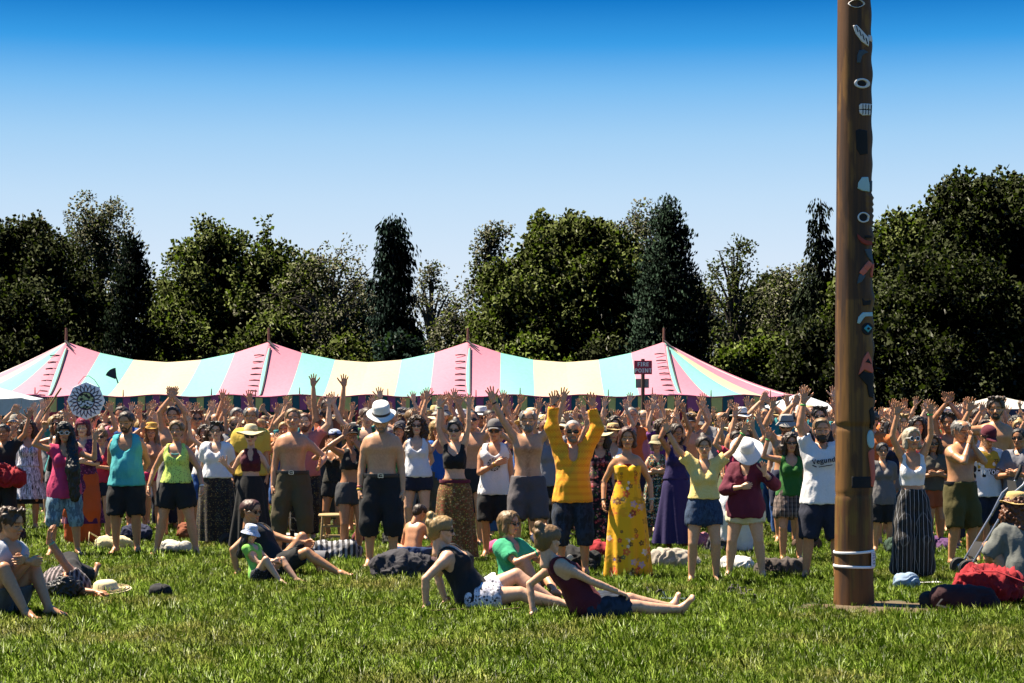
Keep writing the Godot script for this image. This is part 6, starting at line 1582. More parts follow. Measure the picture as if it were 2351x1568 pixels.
		B.append([kn, cf, 0.051 * t, 0.057 * t, 0.012, "shin%d" % int(sd)])
		B.append([cf, an, 0.057 * t, 0.035, 0.006, "shin%d" % int(sd)])
		var toe := Vector3(0.3 * sd, -0.1, 1).normalized()
		if p.has("toe_r") and sd < 0.0: toe = (p.toe_r as Vector3).normalized()
		if p.has("toe_l") and sd > 0.0: toe = (p.toe_l as Vector3).normalized()
		var leg := (an - kn).normalized()
		var heel := an + leg * 0.032 - toe * 0.035
		var tip := an + leg * 0.047 + toe * 0.135
		B.append([heel, an + leg * 0.01 + toe * 0.03, 0.031, 0.036, 0.02, "foot"])
		B.append([an + leg * 0.02 + toe * 0.03, tip, 0.036, 0.024, 0.02, "foot"])
		var across := toe.cross(leg).normalized()
		B.append([tip - across * 0.022 - toe * 0.01, tip + across * 0.022, 0.022, 0.022, 0.015, "foot"])
		out.legs.append([hip, kn, an])
	return out

func field_over(bones: Array, cell: float, grow := 0.0) -> Field:
	var lo := Vector3(9, 9, 9)
	var hi := -lo
	for b: Array in bones:
		var r := Vector3.ONE * (maxf(b[2], b[3]) + grow)
		lo = lo.min(b[0] - r).min(b[1] - r)
		hi = hi.max(b[0] + r).max(b[1] + r)
	var f := Field.new(lo, hi, cell)
	for b: Array in bones:
		f.cap(b[0], b[1], b[2] + grow, b[3] + grow, b[4])
	return f

func grow_body(fr: Dictionary, cell: float) -> Dictionary:
	var f := field_over(fr.bones, cell)
	var s := soup()
	var skinny := f.net()
	if fr.chest > 0.0:                                             # hair on the chest and down the belly
		var cl := PackedColorArray()
		var sp: Callable = fr.spine
		var mid: Vector3 = sp.call(0.34)
		var tb: Basis = fr.basis
		for q in skinny.v.size():
			var d: Vector3 = tb.inverse() * (skinny.v[q] - mid)
			var k := 0.0
			if d.z > 0.03:
				k = maxf(exp(-pow(d.x / 0.085, 2.0) - pow((d.y - 0.02) / 0.085, 2.0)), 0.8 * exp(-pow(d.x / 0.03, 2.0)) * float(d.y < 0.05 and d.y > -0.34))
				k *= clampf(0.75 + 0.9 * fold.get_noise_3dv(skinny.v[q] * 45.0), 0.0, 1.0)
			cl.append(Color.WHITE.lerp(Color(0.32, 0.27, 0.25), k * fr.chest))
		skinny.c = cl
	pour(s, skinny)
	pour(s, heads[0 if fr.man else 1], fr.head)
	for h: Array in fr.hands:
		pour(s, hands_of[h[0]], h[1])
	return s

# a top: {low: height of its hem above the pelvis, off: how loose, sleeve: 0 none, 1 elbow, 2 wrist, neck: ...}
func grow_top(fr: Dictionary, w: Dictionary, cell: float) -> Dictionary:
	var off: float = w.get("off", 0.012)
	var low: float = w.get("low", -0.02)
	var sleeve: float = w.get("sleeve", 0.0)
	var neck: String = w.get("neck", "scoop")
	var use := []
	for b: Array in fr.bones:
		if (b[5] as String).begins_with("torso"):
			var o: float = off + (w.get("loose", 0.022) if low < 0.1 and b[5] in ["torso0", "torso1", "torso2"] else 0.0)
			use.append([b[0], b[1], b[2] + o, b[3] + o, b[4], b[5]])
	var sp: Callable = fr.spine
	var tb: Basis = fr.basis
	if low < -0.06:
		var a: Vector3 = sp.call(-0.05)
		var r: float = 0.118 * fr.g + off + w.get("loose", 0.022)
		use.append([a - tb.x * 0.05 - tb.y * 0.04, a + tb.x * 0.05 - tb.y * 0.04, r, r, 0.05, "hem"])
		use.append([a - tb.x * 0.06 + tb.y * low, a + tb.x * 0.06 + tb.y * low, r, r, 0.05, "hem"])
	if neck != "strapless" and neck != "bandeau":
		for q in 2:
			var sh: Vector3 = fr.arms[q][0]
			var el: Vector3 = fr.arms[q][1]
			use.append([sp.call(0.43) as Vector3, sh, 0.06 + off, 0.06 + off, 0.05, "yoke"])
			if sleeve > 0.0:
				var e := sh + (el - sh) * minf(sleeve, 1.0)
				use.append([sh - (el - sh) * 0.08, e, 0.062 + off, 0.050 + off * 1.5, 0.04, "sleeve"])
				if sleeve > 1.0:
					var wr: Vector3 = fr.arms[q][2]
					use.append([el, el + (wr - el) * (sleeve - 1.0), 0.043 + off * 1.2, 0.034 + off * 1.5, 0.03, "sleeve"])
	var f := field_over(use, cell)
	if sleeve > 0.0:
		for q in 2:
			var sh: Vector3 = fr.arms[q][0]
			var el: Vector3 = fr.arms[q][1]
			var wr: Vector3 = fr.arms[q][2]
			var e := sh + (el - sh) * sleeve if sleeve <= 1.0 else el + (wr - el) * (sleeve - 1.0)
			var dir := (el - sh).normalized() if sleeve <= 1.0 else (wr - el).normalized()
			f.carve(e + dir * 0.085, e + dir * 0.12, 0.085)
	else:
		for q in 2:
			var sd := -1.0 if q == 0 else 1.0
			var sh: Vector3 = sp.call(0.44) + tb.x * sd * (fr.sw - 0.012)
			var r := 0.076
			if neck == "halter": r = 0.098
			if neck == "strap": r = 0.088
			f.carve(sh + tb.x * sd * 0.035 + tb.y * 0.03, sh + tb.x * sd * 0.06 - tb.y * 0.02, r)
			if neck == "strap" or neck == "halter":
				f.carve(sh + tb.x * sd * 0.02 + tb.y * 0.03 - tb.z * 0.08, sh + tb.x * sd * 0.05 - tb.y * 0.08 - tb.z * 0.05, 0.08)
	var top: Vector3 = sp.call(0.50)
	match neck:
		"scoop":
			f.carve(top + tb.z * 0.05, top + tb.z * 0.11 - tb.y * 0.03, 0.082)
		"deep", "strap":
			f.carve(top + tb.z * 0.06, top + tb.z * 0.13 - tb.y * 0.07, 0.085)
		"halter":
			f.carve(top + tb.z * 0.09, top + tb.z * 0.15 - tb.y * 0.12, 0.055)
			f.carve(top - tb.z * 0.12, top - tb.z * 0.14 - tb.y * 0.22, 0.12)
		"v":
			f.carve(top + tb.z * 0.04, top + tb.z * 0.05, 0.07)
			f.carve(top + tb.z * 0.06, top + tb.z * 0.15 - tb.y * 0.09, 0.05)
		"round":
			f.carve(top + tb.z * 0.015 + tb.y * 0.01, top + tb.z * 0.03, 0.072)
		"strapless":
			f.cut(sp.call(0.385), tb.y)
		"bandeau":
			f.cut(sp.call(0.40), tb.y)
	f.cut(sp.call(low), -tb.y)
	var s := f.net()
	rumple(s, w.get("fold", 0.012), 9.0, Vector3(1, 0.5, 1), w.get("shift", 0.0))
	return s

# trousers and shorts: {top, leg: 0..1 thigh, 1..2 shin, off, flare}
func grow_legs(fr: Dictionary, w: Dictionary, cell: float) -> Dictionary:
	var off: float = w.get("off", 0.014)
	var leg: float = w.get("leg", 0.5)
	var flare: float = w.get("flare", 0.02)
	var t: float = fr.g
	var use := []
	for b: Array in fr.bones:
		if (b[5] as String) in ["torso0", "torso1", "torso2"]:
			use.append([b[0], b[1], b[2] + off, b[3] + off, b[4], b[5]])
	var ends := []
	for q in 2:
		var L: Array = fr.legs[q]
		var hip: Vector3 = L[0]
		var kn: Vector3 = L[1]
		var an: Vector3 = L[2]
		var e := hip + (kn - hip) * minf(leg, 1.0)
		use.append([hip, hip + (e - hip) * 0.5, 0.1 * t + off, lerpf(0.1, 0.078, minf(leg, 1.0) * 0.5) * t + off + flare * 0.4, 0.035, "leg"])
		use.append([hip + (e - hip) * 0.5, e, lerpf(0.1, 0.078, minf(leg, 1.0) * 0.5) * t + off + flare * 0.4, lerpf(0.1, 0.058, minf(leg, 1.0)) * t + off + flare, 0.035, "leg"])
		var dir := (kn - hip).normalized()
		if leg > 1.0:
			e = kn + (an - kn) * (leg - 1.0)
			dir = (an - kn).normalized()
			use.append([kn, e, 0.060 * t + off + flare * (0.7 + 0.3 * w.get("bell", 0.0)), 0.05 * t + off + flare * (1.0 + w.get("bell", 0.0)), 0.03, "leg"])
		ends.append([e, dir])
	var f := field_over(use, cell)
	for e: Array in ends:
		var at: Vector3 = e[0]
		var dir: Vector3 = e[1]
		f.carve(at + dir * 0.12, at + dir * 0.16, 0.12)
	var sp: Callable = fr.spine
	f.cut(sp.call(w.get("top", 0.09)), (fr.basis as Basis).y)
	var s := f.net()
	rumple(s, w.get("fold", 0.012), 8.0, Vector3(1, 0.6, 1), w.get("shift", 3.0))
	return s

# skirts: rings [height, half width, half depth, fold depth], joined; standing figures only
func grow_skirt(rings: Array, folds: int, m := 72) -> Dictionary:
	var s := soup()
	var all := []
	for j in rings.size():
		var r: Array = rings[j]
		var ring := PackedVector3Array()
		for q in m:
			var a := -TAU * q / m
			var w: float = 1.0 + r[3] * (sin(a * folds + j * 0.25) + 0.5 * sin(a * (folds * 0.5 + 1.0) + 1.7 + j * 0.1))
			ring.append(Vector3(cos(a) * r[1] * w, r[0], sin(a) * r[2] * w))
		all.append(ring)
	skin(s, all, true, false)
	return s

# ---------------------------------------------------------------- what people wear on their heads and wrists (head space)
func make_glasses(rounded: bool) -> Array:      # [frame, lenses]
	var fr := soup()
	var ln := soup()
	for sd: float in [-1.0, 1.0]:
		var rim := []
		var disc := []
		for q in 14:
			var a := TAU * q / 14.0
			var e := Vector3(cos(a) * (0.024 if rounded else 0.027), sin(a) * (0.022 if rounded else 0.018 + 0.003 * cos(a * 2.0)), 0)
			rim.append(Vector3(0.033 * sd, 0.002, 0.097 - absf(e.x + 0.033) * 0.16) + e)
			disc.append(e)
		rim.append(rim[0])
		pour(fr, tube(rim, [0.0035], 6))
		var front := PackedVector3Array()
		var back := PackedVector3Array()
		for q in 14:
			front.append(rim[q] + Vector3(0, 0, 0.0015))
			back.append(rim[q] - Vector3(0, 0, 0.0015))
		var one := soup()
		skin(one, [back, front])
		pour(ln, one)
		pour(fr, tube([Vector3(0.058 * sd, 0.008, 0.092), Vector3(0.082 * sd, 0.010, 0.06), Vector3(0.085 * sd, 0.008, -0.01), Vector3(0.083 * sd, -0.012, -0.03)], [0.0035], 6))
	pour(fr, tube([Vector3(-0.012, 0.006, 0.099), Vector3(0, 0.010, 0.102), Vector3(0.012, 0.006, 0.099)], [0.003], 6))
	return [fr, ln]

func hat_shape(style: String) -> Array:         # [crown with brim, band]
	var pr := []
	var band := []
	match style:
		"panama":
			pr = [[0.158, -0.004], [0.160, 0.004], [0.135, 0.002], [0.105, 0.012], [0.100, 0.03], [0.096, 0.09], [0.085, 0.118], [0.06, 0.122], [0.03, 0.112], [0.004, 0.108]]
			band = [[0.1035, 0.014], [0.1045, 0.018], [0.1020, 0.038], [0.100, 0.040]]
		"sun_hat":
			pr = [[0.215, -0.022], [0.216, -0.014], [0.17, -0.004], [0.12, 0.008], [0.105, 0.018], [0.103, 0.04], [0.095, 0.085], [0.07, 0.112], [0.03, 0.120], [0.004, 0.121]]
			band = [[0.106, 0.02], [0.108, 0.024], [0.106, 0.036], [0.104, 0.038]]
		"bucket":
			pr = [[0.150, -0.048], [0.151, -0.042], [0.128, -0.012], [0.108, 0.008], [0.103, 0.03], [0.094, 0.085], [0.07, 0.10], [0.03, 0.104], [0.004, 0.105]]
			band = [[0.109, 0.008], [0.111, 0.011], [0.109, 0.018], [0.107, 0.02]]
		"straw":
			pr = [[0.155, 0.0], [0.156, 0.006], [0.13, 0.006], [0.104, 0.010], [0.101, 0.03], [0.095, 0.075], [0.08, 0.098], [0.04, 0.105], [0.004, 0.104]]
			band = [[0.104, 0.012], [0.106, 0.015], [0.104, 0.03], [0.102, 0.032]]
		"cap":
			pr = [[0.096, -0.02], [0.099, -0.012], [0.099, 0.01], [0.094, 0.045], [0.078, 0.075], [0.05, 0.093], [0.02, 0.1], [0.004, 0.1]]
			band = [[0.0995, -0.016], [0.101, -0.012], [0.101, 0.004], [0.0995, 0.006]]
		"wrap":
			pr = [[0.096, -0.02], [0.102, -0.014], [0.103, 0.008], [0.099, 0.035], [0.08, 0.066], [0.05, 0.08], [0.02, 0.086], [0.004, 0.087]]
			band = [[0.103, -0.018], [0.107, -0.01], [0.107, 0.004], [0.103, 0.012]]
	var pv := []
	for e: Array in pr: pv.append(Vector2(e[0], e[1]))
	var bv := []
	for e: Array in band: bv.append(Vector2(e[0], e[1]))
	var crown := soup()
	var t := Transform3D(Basis.from_euler(Vector3(-0.08, 0, 0)).scaled(Vector3(0.92, 1.0, 1.06)), Vector3(0, 0.055, -0.008))
	var c := lathe(pv, 40)
	if style in ["panama", "sun_hat", "straw", "bucket"]:          # a brim that dips and rises
		var v: PackedVector3Array = c.v
		for q in v.size():
			var r := Vector2(v[q].x, v[q].z).length()
			if r > 0.105:
				var a := atan2(v[q].z, v[q].x)
				v[q].y += (r - 0.105) * (0.22 * cos(a * 2.0) + 0.10 * sin(a * 3.0 + 1.0))
		c.v = v
		renormal(c)
	pour(crown, c, t)
	if style == "cap":
		var peak := soup()
		var rings := []
		for j in 6:
			var u := j / 5.0
			var ring := PackedVector3Array()
			for q in 13:
				var a := lerpf(-1.15, 1.15, q / 12.0)
				var r := lerpf(0.092, 0.092 + 0.078 * sqrt(maxf(0.0, 1.0 - pow(a / 1.22, 2.0))), u)
				ring.append(Vector3(sin(a) * lerpf(0.092, 0.08, u), -0.012 - 0.018 * u - 0.012 * a * a * u, cos(a) * 0.092 + (r - 0.092)))
			rings.append(ring)
		skin(peak, rings, false, false)
		pour(crown, peak, t)
		var under := soup()
		pour(under, peak, t.translated_local(Vector3(0, -0.004, 0)))
		pour(crown, under)
	var b := soup()
	pour(b, lathe(bv, 40), t)
	return [crown, b]

func ring_on(a: Vector3, b: Vector3, r: float, w: float) -> Dictionary:     # a bracelet
	var d := (b - a).normalized()
	return tube([a - d * w, a - d * w * 0.5, a + d * w * 0.5, a + d * w], [r * 0.9, r, r, r * 0.9], 14)

func hat_cached(style: String) -> Array:
	if not store.has("hat_" + style):
		var h := hat_shape(style)
		store["hat_" + style] = [commit(h[0]), commit(h[1])]
	return store["hat_" + style]

func hair_cached(style: String) -> ArrayMesh:
	if not store.has("hair_" + style):
		store["hair_" + style] = commit(grow_hair(style))
	return store["hair_" + style]

func glasses_cached(rounded: bool) -> Array:
	var key := "glasses_%s" % rounded
	if not store.has(key):
		var g := make_glasses(rounded)
		store[key] = [commit(g[0]), commit(g[1])]
	return store[key]

# ---------------------------------------------------------------- materials
func mat(key: String, col: Color, rough := 0.85, tex: Texture2D = null, scale := 1.0) -> StandardMaterial3D:
	if mats.has(key):
		return mats[key]
	var m := StandardMaterial3D.new()
	m.resource_name = key
	m.albedo_color = col.linear_to_srgb()
	m.roughness = rough
	if tex:
		m.albedo_texture = tex
		m.uv1_triplanar = true
		m.uv1_scale = Vector3.ONE * scale
	mats[key] = m
	return m

func cloth(col: Color, tex: Texture2D = null, scale := 3.0) -> StandardMaterial3D:
	var key := "cloth %s %s %s" % [col.to_html(), tex.get_instance_id() if tex else 0, scale]
	if mats.has(key):
		return mats[key]
	var m := mat(key, col, 0.92, tex if tex else weave, scale if tex else 2.6)
	m.uv1_triplanar = true
	m.rim_enabled = true
	m.rim = 0.12
	m.rim_tint = 0.6
	m.heightmap_enabled = true
	m.heightmap_texture = creases
	m.heightmap_scale = 0.35
	m.backlight_enabled = true
	m.backlight = Color(0.16, 0.16, 0.16)
	return m

func hair_mat(col: String) -> StandardMaterial3D:
	var key := "hair " + col
	if mats.has(key):
		return mats[key]
	var m := mat(key, HAIR[col], 0.5, strands, 5.0)
	m.heightmap_enabled = true
	m.heightmap_texture = strands
	m.heightmap_scale = 0.8
	return m

func skin_mat(n: int) -> StandardMaterial3D:
	var key := "skin %d" % n
	if mats.has(key):
		return mats[key]
	var m := mat(key, SKIN[n], 0.42, freckle, 2.2)
	m.vertex_color_use_as_albedo = true
	m.subsurf_scatter_enabled = true
	m.subsurf_scatter_strength = 0.06
	return m

func noise_image(w: int, h: int, f: FastNoiseLite, from: Color, to: Color, sx := 1.0, sy := 1.0) -> ImageTexture:
	# repeats without a seam: the noise is read on a torus
	var im := Image.create(w, h, false, Image.FORMAT_RGB8)
	for y in h:
		for x in w:
			var a := TAU * x / w
			var b := TAU * y / h
			var v := f.get_noise_3d(cos(a) * 40.0 * sx + cos(b) * 17.0 * sy, sin(a) * 40.0 * sx + sin(b) * 23.0 * sy, cos(b) * 31.0 * sy - sin(b) * 13.0 * sy)
			im.set_pixel(x, y, from.lerp(to, clampf(v * 0.5 + 0.5, 0.0, 1.0)))
	im.generate_mipmaps()
	return ImageTexture.create_from_image(im)

# ---------------------------------------------------------------- dressing a person
# p.wear holds [kind, settings, material]; p.on_head holds [what, ...]
func build_person(p: Dictionary) -> Node3D:
	var h: float = p.get("h", 1.7)
	var s := h / 1.75
	var node := thing("person", p.label, "person", Vector3(p.x, p.get("y", 0.0), p.z), p.get("turn", 0.0), p.get("group", ""))
	node.scale = Vector3.ONE * s
	var fr := person_frame(p)
	var cell: float = p.get("cell", 0.017)
	put("body", commit(grow_body(fr, cell)), skin_mat(p.get("skin", 0)), node)
	for w: Array in p.get("wear", []):
		wear(node, fr, w, cell)
	for w: Array in p.get("on_head", []):
		on_head(node, fr, w)
	return node

func wear(node: Node3D, fr: Dictionary, w: Array, cell: float) -> void:
	var c := minf(cell, 0.016)
	match w[1].get("is", w[0]):
		"top":
			put(w[0], commit(grow_top(fr, w[1], c)), w[2], node)
		"legs":
			put(w[0], commit(grow_legs(fr, w[1], c)), w[2], node)
		"skirt":
			put(w[0], commit(grow_skirt(w[1].rings, w[1].get("folds", 9))), w[2], node)
		"belt":
			var y: float = fr.pelvis.y + w[1].get("at", 0.075)
			var k: float = 1.0 + (fr.g - 1.0) * 0.9
			var b := soup()
			var rings := []
			for e: Array in [[-0.020, 0.0], [-0.019, 0.006], [0.019, 0.006], [0.020, 0.0]]:
				var ring := PackedVector3Array()
				for q in 40:
					var a := -TAU * q / 40
					ring.append(Vector3(cos(a) * (0.166 * k + w[1].get("off", 0.012) + e[1]), y + e[0], sin(a) * (0.117 * k + w[1].get("off", 0.012) + e[1])))
				rings.append(ring)
			skin(b, rings, true, false)
			var belt := put(w[0], commit(b), w[2], node)
			if w.size() > 3:
				var bk := soup()
				var z0: float = 0.117 * k + w[1].get("off", 0.012) + 0.012
				for e: Array in [[-0.026, 0.0, 0.007, 0.042], [0.026, 0.0, 0.007, 0.042], [0.0, 0.0195, 0.052, 0.006], [0.0, -0.0195, 0.052, 0.006], [0.006, 0.0, 0.03, 0.005]]:
					slab(bk, Vector3(e[0], y + e[1], z0), Vector3(e[2], e[3], 0.006))
				put("buckle", commit(bk), w[3], belt)
		"bracelet":
			var arm: Array = fr.arms[w[1].side]
			var d: Vector3 = (arm[2] - arm[1]).normalized()
			put(w[0], commit(ring_on(arm[2] - d * w[1].get("up", 0.02), arm[2] - d * w[1].get("up", 0.02) + d * 0.01, 0.034, 0.009)), w[2], node)
		"beads":
			var sp: Callable = fr.spine
			var b := soup()
			var base: Vector3 = sp.call(0.46)
			var tb: Basis = fr.basis
			var drop: float = w[1].get("drop", 0.06)
			for q in 24:
				var a := lerpf(-2.4, 2.4, q / 23.0)
				var at: Vector3 = base + tb.x * sin(a) * 0.085 + tb.z * (cos(a) * 0.075 + 0.035) + tb.y * (0.03 - drop * (cos(a) * 0.5 + 0.5))
				pour(b, lathe([Vector2(0.001, -0.009), Vector2(0.008, -0.005), Vector2(0.009, 0.003), Vector2(0.001, 0.009)], 6), Transform3D(Basis.IDENTITY * w[1].get("size", 1.0), at))
			put(w[0], commit(b), w[2], node)
		"shoes":
			for q in 2:
				var use := []
				for b: Array in fr.bones:
					if b[5] == "foot" and ((b[0] - fr.legs[q][2]) as Vector3).length() < 0.2 and ((b[0] - fr.legs[q][2]) as Vector3).length() < ((b[0] - fr.legs[1 - q][2]) as Vector3).length():
						use.append(b)
				put(w[0], commit(field_over(use, 0.014, 0.007).net()), w[2], node)

func on_head(node: Node3D, fr: Dictionary, w: Array) -> void:
	var t: Transform3D = fr.head
	match w[0]:
		"hair":
			put("hair", hair_cached(w[1]), hair_mat(w[2]), node, t)
		"beard":
			put("beard", hair_cached(w[1]), hair_mat(w[2]), node, t)
		"sunglasses":
			var g := glasses_cached(w.size() > 2 and w[2])
			var f := put("sunglasses", g[0], w[1], node, t)
			put("lenses", g[1], mat("dark lens", Color(0.012, 0.010, 0.010), 0.08), f)
		"glasses":
			var g := glasses_cached(false)
			put("glasses", g[0], w[1], node, t)
		"hat":
			var g := hat_cached(w[1])
			var tt := t
			if w.size() > 4:
				tt = t * Transform3D(Basis.from_euler(Vector3(deg_to_rad(w[4]), 0, 0)), Vector3(0, 0.004, w[4] * 0.0006))
			var o := put({"cap": "cap", "wrap": "headscarf"}.get(w[1], "hat"), g[0], w[2], node, tt)
			put("hat_band", g[1], w[3], o)

# ---------------------------------------------------------------- shapes grown from a distance field
class Field:
	var o := Vector3.ZERO
	var c := 0.02
	var nx := 0
	var ny := 0
	var nz := 0
	var d := PackedFloat32Array()
	func _init(lo: Vector3, hi: Vector3, cell: float) -> void:
		c = cell
		o = lo - Vector3.ONE * cell * 2.0
		var s := (hi - lo) / cell
		nx = int(ceil(s.x)) + 5
		ny = int(ceil(s.y)) + 5
		nz = int(ceil(s.z)) + 5
		d.resize(nx * ny * nz)
		d.fill(0.6)
	func cap(a: Vector3, b: Vector3, ra: float, rb: float, k: float) -> void:
		var m := maxf(ra, rb) + k + c * 3.2
		var lo := (Vector3(minf(a.x, b.x), minf(a.y, b.y), minf(a.z, b.z)) - Vector3.ONE * m - o) / c
		var hi := (Vector3(maxf(a.x, b.x), maxf(a.y, b.y), maxf(a.z, b.z)) + Vector3.ONE * m - o) / c
		var x0 := maxi(0, int(lo.x)); var x1 := mini(nx - 1, int(hi.x) + 1)
		var y0 := maxi(0, int(lo.y)); var y1 := mini(ny - 1, int(hi.y) + 1)
		var z0 := maxi(0, int(lo.z)); var z1 := mini(nz - 1, int(hi.z) + 1)
		var ab := b - a
		var il := 1.0 / maxf(ab.length_squared(), 1e-9)
		var dr := rb - ra
		var ik := 0.25 / k
		for z in range(z0, z1 + 1):
			for y in range(y0, y1 + 1):
				var i := (z * ny + y) * nx + x0
				var p := o + Vector3(x0, y, z) * c - a
				for x in range(x0, x1 + 1):
					var t := clampf(p.dot(ab) * il, 0.0, 1.0)
					var q := (p - ab * t).length() - ra - dr * t
					var e := d[i]
					var h := k - absf(e - q)
					if h > 0.0:
						d[i] = minf(e, q) - h * h * ik
					elif q < e:
						d[i] = q
					i += 1
					p.x += c
	func carve(a: Vector3, b: Vector3, r: float) -> void:      # takes a capsule away
		var m := r + c * 2.2
		var lo := (Vector3(minf(a.x, b.x), minf(a.y, b.y), minf(a.z, b.z)) - Vector3.ONE * m - o) / c
		var hi := (Vector3(maxf(a.x, b.x), maxf(a.y, b.y), maxf(a.z, b.z)) + Vector3.ONE * m - o) / c
		var ab := b - a
		var il := 1.0 / maxf(ab.length_squared(), 1e-9)
		for z in range(maxi(0, int(lo.z)), mini(nz - 1, int(hi.z) + 1) + 1):
			for y in range(maxi(0, int(lo.y)), mini(ny - 1, int(hi.y) + 1) + 1):
				for x in range(maxi(0, int(lo.x)), mini(nx - 1, int(hi.x) + 1) + 1):
					var i := (z * ny + y) * nx + x
					if d[i] < c * 2.0:
						var p := o + Vector3(x, y, z) * c - a
						var t := clampf(p.dot(ab) * il, 0.0, 1.0)
						d[i] = maxf(d[i], r - (p - ab * t).length())
	func cut(at: Vector3, n: Vector3) -> void:                  # keeps the side that n points away from
		var i := 0
		for z in nz:
			for y in ny:
				var s := (o + Vector3(0, y, z) * c - at).dot(n)
				for x in nx:
					if d[i] < c * 2.0:
						d[i] = maxf(d[i], s + x * c * n.x)
					i += 1
	func net() -> Dictionary:
		var v := PackedVector3Array()
		var nn := PackedVector3Array()
		var ix := PackedInt32Array()
		var at := PackedInt32Array()
		at.resize(d.size())
		var lim := c * 2.4
		var sy := nx
		var sz := nx * ny
		for z in nz - 1:
			for y in ny - 1:
				var i := (z * ny + y) * nx - 1
				for x in nx - 1:
					i += 1
					var a := d[i]
					if a > lim or a < -lim:
						continue
					var b := d[i + 1]
					var e := d[i + sy]
					var f := d[i + sy + 1]
					var g := d[i + sz]
					var h := d[i + sz + 1]
					var k := d[i + sz + sy]
					var l := d[i + sz + sy + 1]
					var neg := int(a < 0.0) + int(b < 0.0) + int(e < 0.0) + int(f < 0.0) + int(g < 0.0) + int(h < 0.0) + int(k < 0.0) + int(l < 0.0)
					if neg == 0 or neg == 8:
						continue
					var gr := Vector3(b + f + h + l - a - e - g - k, e + f + k + l - a - b - g - h, g + h + k + l - a - b - e - f) * 0.25
					var sum := Vector3.ZERO
					var cnt := 0
					if (a < 0.0) != (b < 0.0): sum += Vector3(a / (a - b), 0, 0); cnt += 1
					if (e < 0.0) != (f < 0.0): sum += Vector3(e / (e - f), 1, 0); cnt += 1
					if (g < 0.0) != (h < 0.0): sum += Vector3(g / (g - h), 0, 1); cnt += 1
					if (k < 0.0) != (l < 0.0): sum += Vector3(k / (k - l), 1, 1); cnt += 1
					if (a < 0.0) != (e < 0.0): sum += Vector3(0, a / (a - e), 0); cnt += 1
					if (b < 0.0) != (f < 0.0): sum += Vector3(1, b / (b - f), 0); cnt += 1
					if (g < 0.0) != (k < 0.0): sum += Vector3(0, g / (g - k), 1); cnt += 1
					if (h < 0.0) != (l < 0.0): sum += Vector3(1, h / (h - l), 1); cnt += 1
					if (a < 0.0) != (g < 0.0): sum += Vector3(0, 0, a / (a - g)); cnt += 1
					if (b < 0.0) != (h < 0.0): sum += Vector3(1, 0, b / (b - h)); cnt += 1
					if (e < 0.0) != (k < 0.0): sum += Vector3(0, 1, e / (e - k)); cnt += 1
					if (f < 0.0) != (l < 0.0): sum += Vector3(1, 1, f / (f - l)); cnt += 1
					v.append(o + (Vector3(x, y, z) + sum / cnt) * c)
					nn.append(gr.normalized())
					at[i] = v.size()
		for z in range(1, nz - 1):
			for y in range(1, ny - 1):
				var i := (z * ny + y) * nx
				for x in range(1, nx - 1):
					i += 1
					if at[i] == 0:
						continue
					var s := d[i] < 0.0
					if s != (d[i + 1] < 0.0):
						quad(ix, at[i], at[i - sy], at[i - sy - sz], at[i - sz], s)
					if s != (d[i + sy] < 0.0):
						quad(ix, at[i], at[i - sz], at[i - sz - 1], at[i - 1], s)
					if s != (d[i + sz] < 0.0):
						quad(ix, at[i], at[i - 1], at[i - 1 - sy], at[i - sy], s)
		return {"v": v, "n": nn, "i": ix}
	static func quad(ix: PackedInt32Array, a: int, b: int, e: int, f: int, s: bool) -> void:
		if a == 0 or b == 0 or e == 0 or f == 0:
			return
		if s:
			ix.append(a - 1); ix.append(e - 1); ix.append(b - 1)
			ix.append(a - 1); ix.append(f - 1); ix.append(e - 1)
		else:
			ix.append(a - 1); ix.append(b - 1); ix.append(e - 1)
			ix.append(a - 1); ix.append(e - 1); ix.append(f - 1)


# a soup: {"v", "n", "i", "c", "u"}; every shape below is built as one and committed once
func soup() -> Dictionary:
	return {"v": PackedVector3Array(), "n": PackedVector3Array(), "i": PackedInt32Array(), "c": PackedColorArray(), "u": PackedVector2Array()}

func pour(to: Dictionary, from: Dictionary, t := Transform3D.IDENTITY, tint := Color.WHITE) -> void:
	var base: int = to.v.size()
	var flip: bool = t.basis.determinant() < 0.0
	var nb: Basis = t.basis.inverse().transposed()
	var v: PackedVector3Array = to.v
	var n: PackedVector3Array = to.n
	var cl: PackedColorArray = to.c
	var ix: PackedInt32Array = to.i
	v.append_array(t * (from.v as PackedVector3Array))
	for q: Vector3 in from.n:
		n.append((nb * q).normalized())
	if from.has("c") and from.c.size() == from.v.size():
		if tint == Color.WHITE:
			cl.append_array(from.c)
		else:
			for q: Color in from.c:
				cl.append(q * tint)
	else:
		for q in from.v.size():
			cl.append(tint)
	var f: PackedInt32Array = from.i
	if flip:
		for q in range(0, f.size(), 3):
			ix.append(f[q] + base); ix.append(f[q + 2] + base); ix.append(f[q + 1] + base)
	else:
		for q in f:
			ix.append(q + base)
	to.v = v; to.n = n; to.c = cl; to.i = ix

func renormal(s: Dictionary) -> void:
	var v: PackedVector3Array = s.v
	var ix: PackedInt32Array = s.i
	var n := PackedVector3Array()
	n.resize(v.size())
	for q in range(0, ix.size(), 3):
		var a := ix[q]; var b := ix[q + 1]; var e := ix[q + 2]
		var m := (v[e] - v[a]).cross(v[b] - v[a])
		n[a] += m; n[b] += m; n[e] += m
	for q in n.size():
		n[q] = n[q].normalized()
	s.n = n

func rumple(s: Dictionary, amp: float, freq: float, stretch := Vector3(1, 0.45, 1), shift := 0.0) -> void:   # cloth folds
	var v: PackedVector3Array = s.v
	var n: PackedVector3Array = s.n
	for q in v.size():
		var p := v[q] * stretch * freq
		v[q] += n[q] * (amp * fold.get_noise_3d(p.x + shift, p.y, p.z))
	s.v = v
	renormal(s)

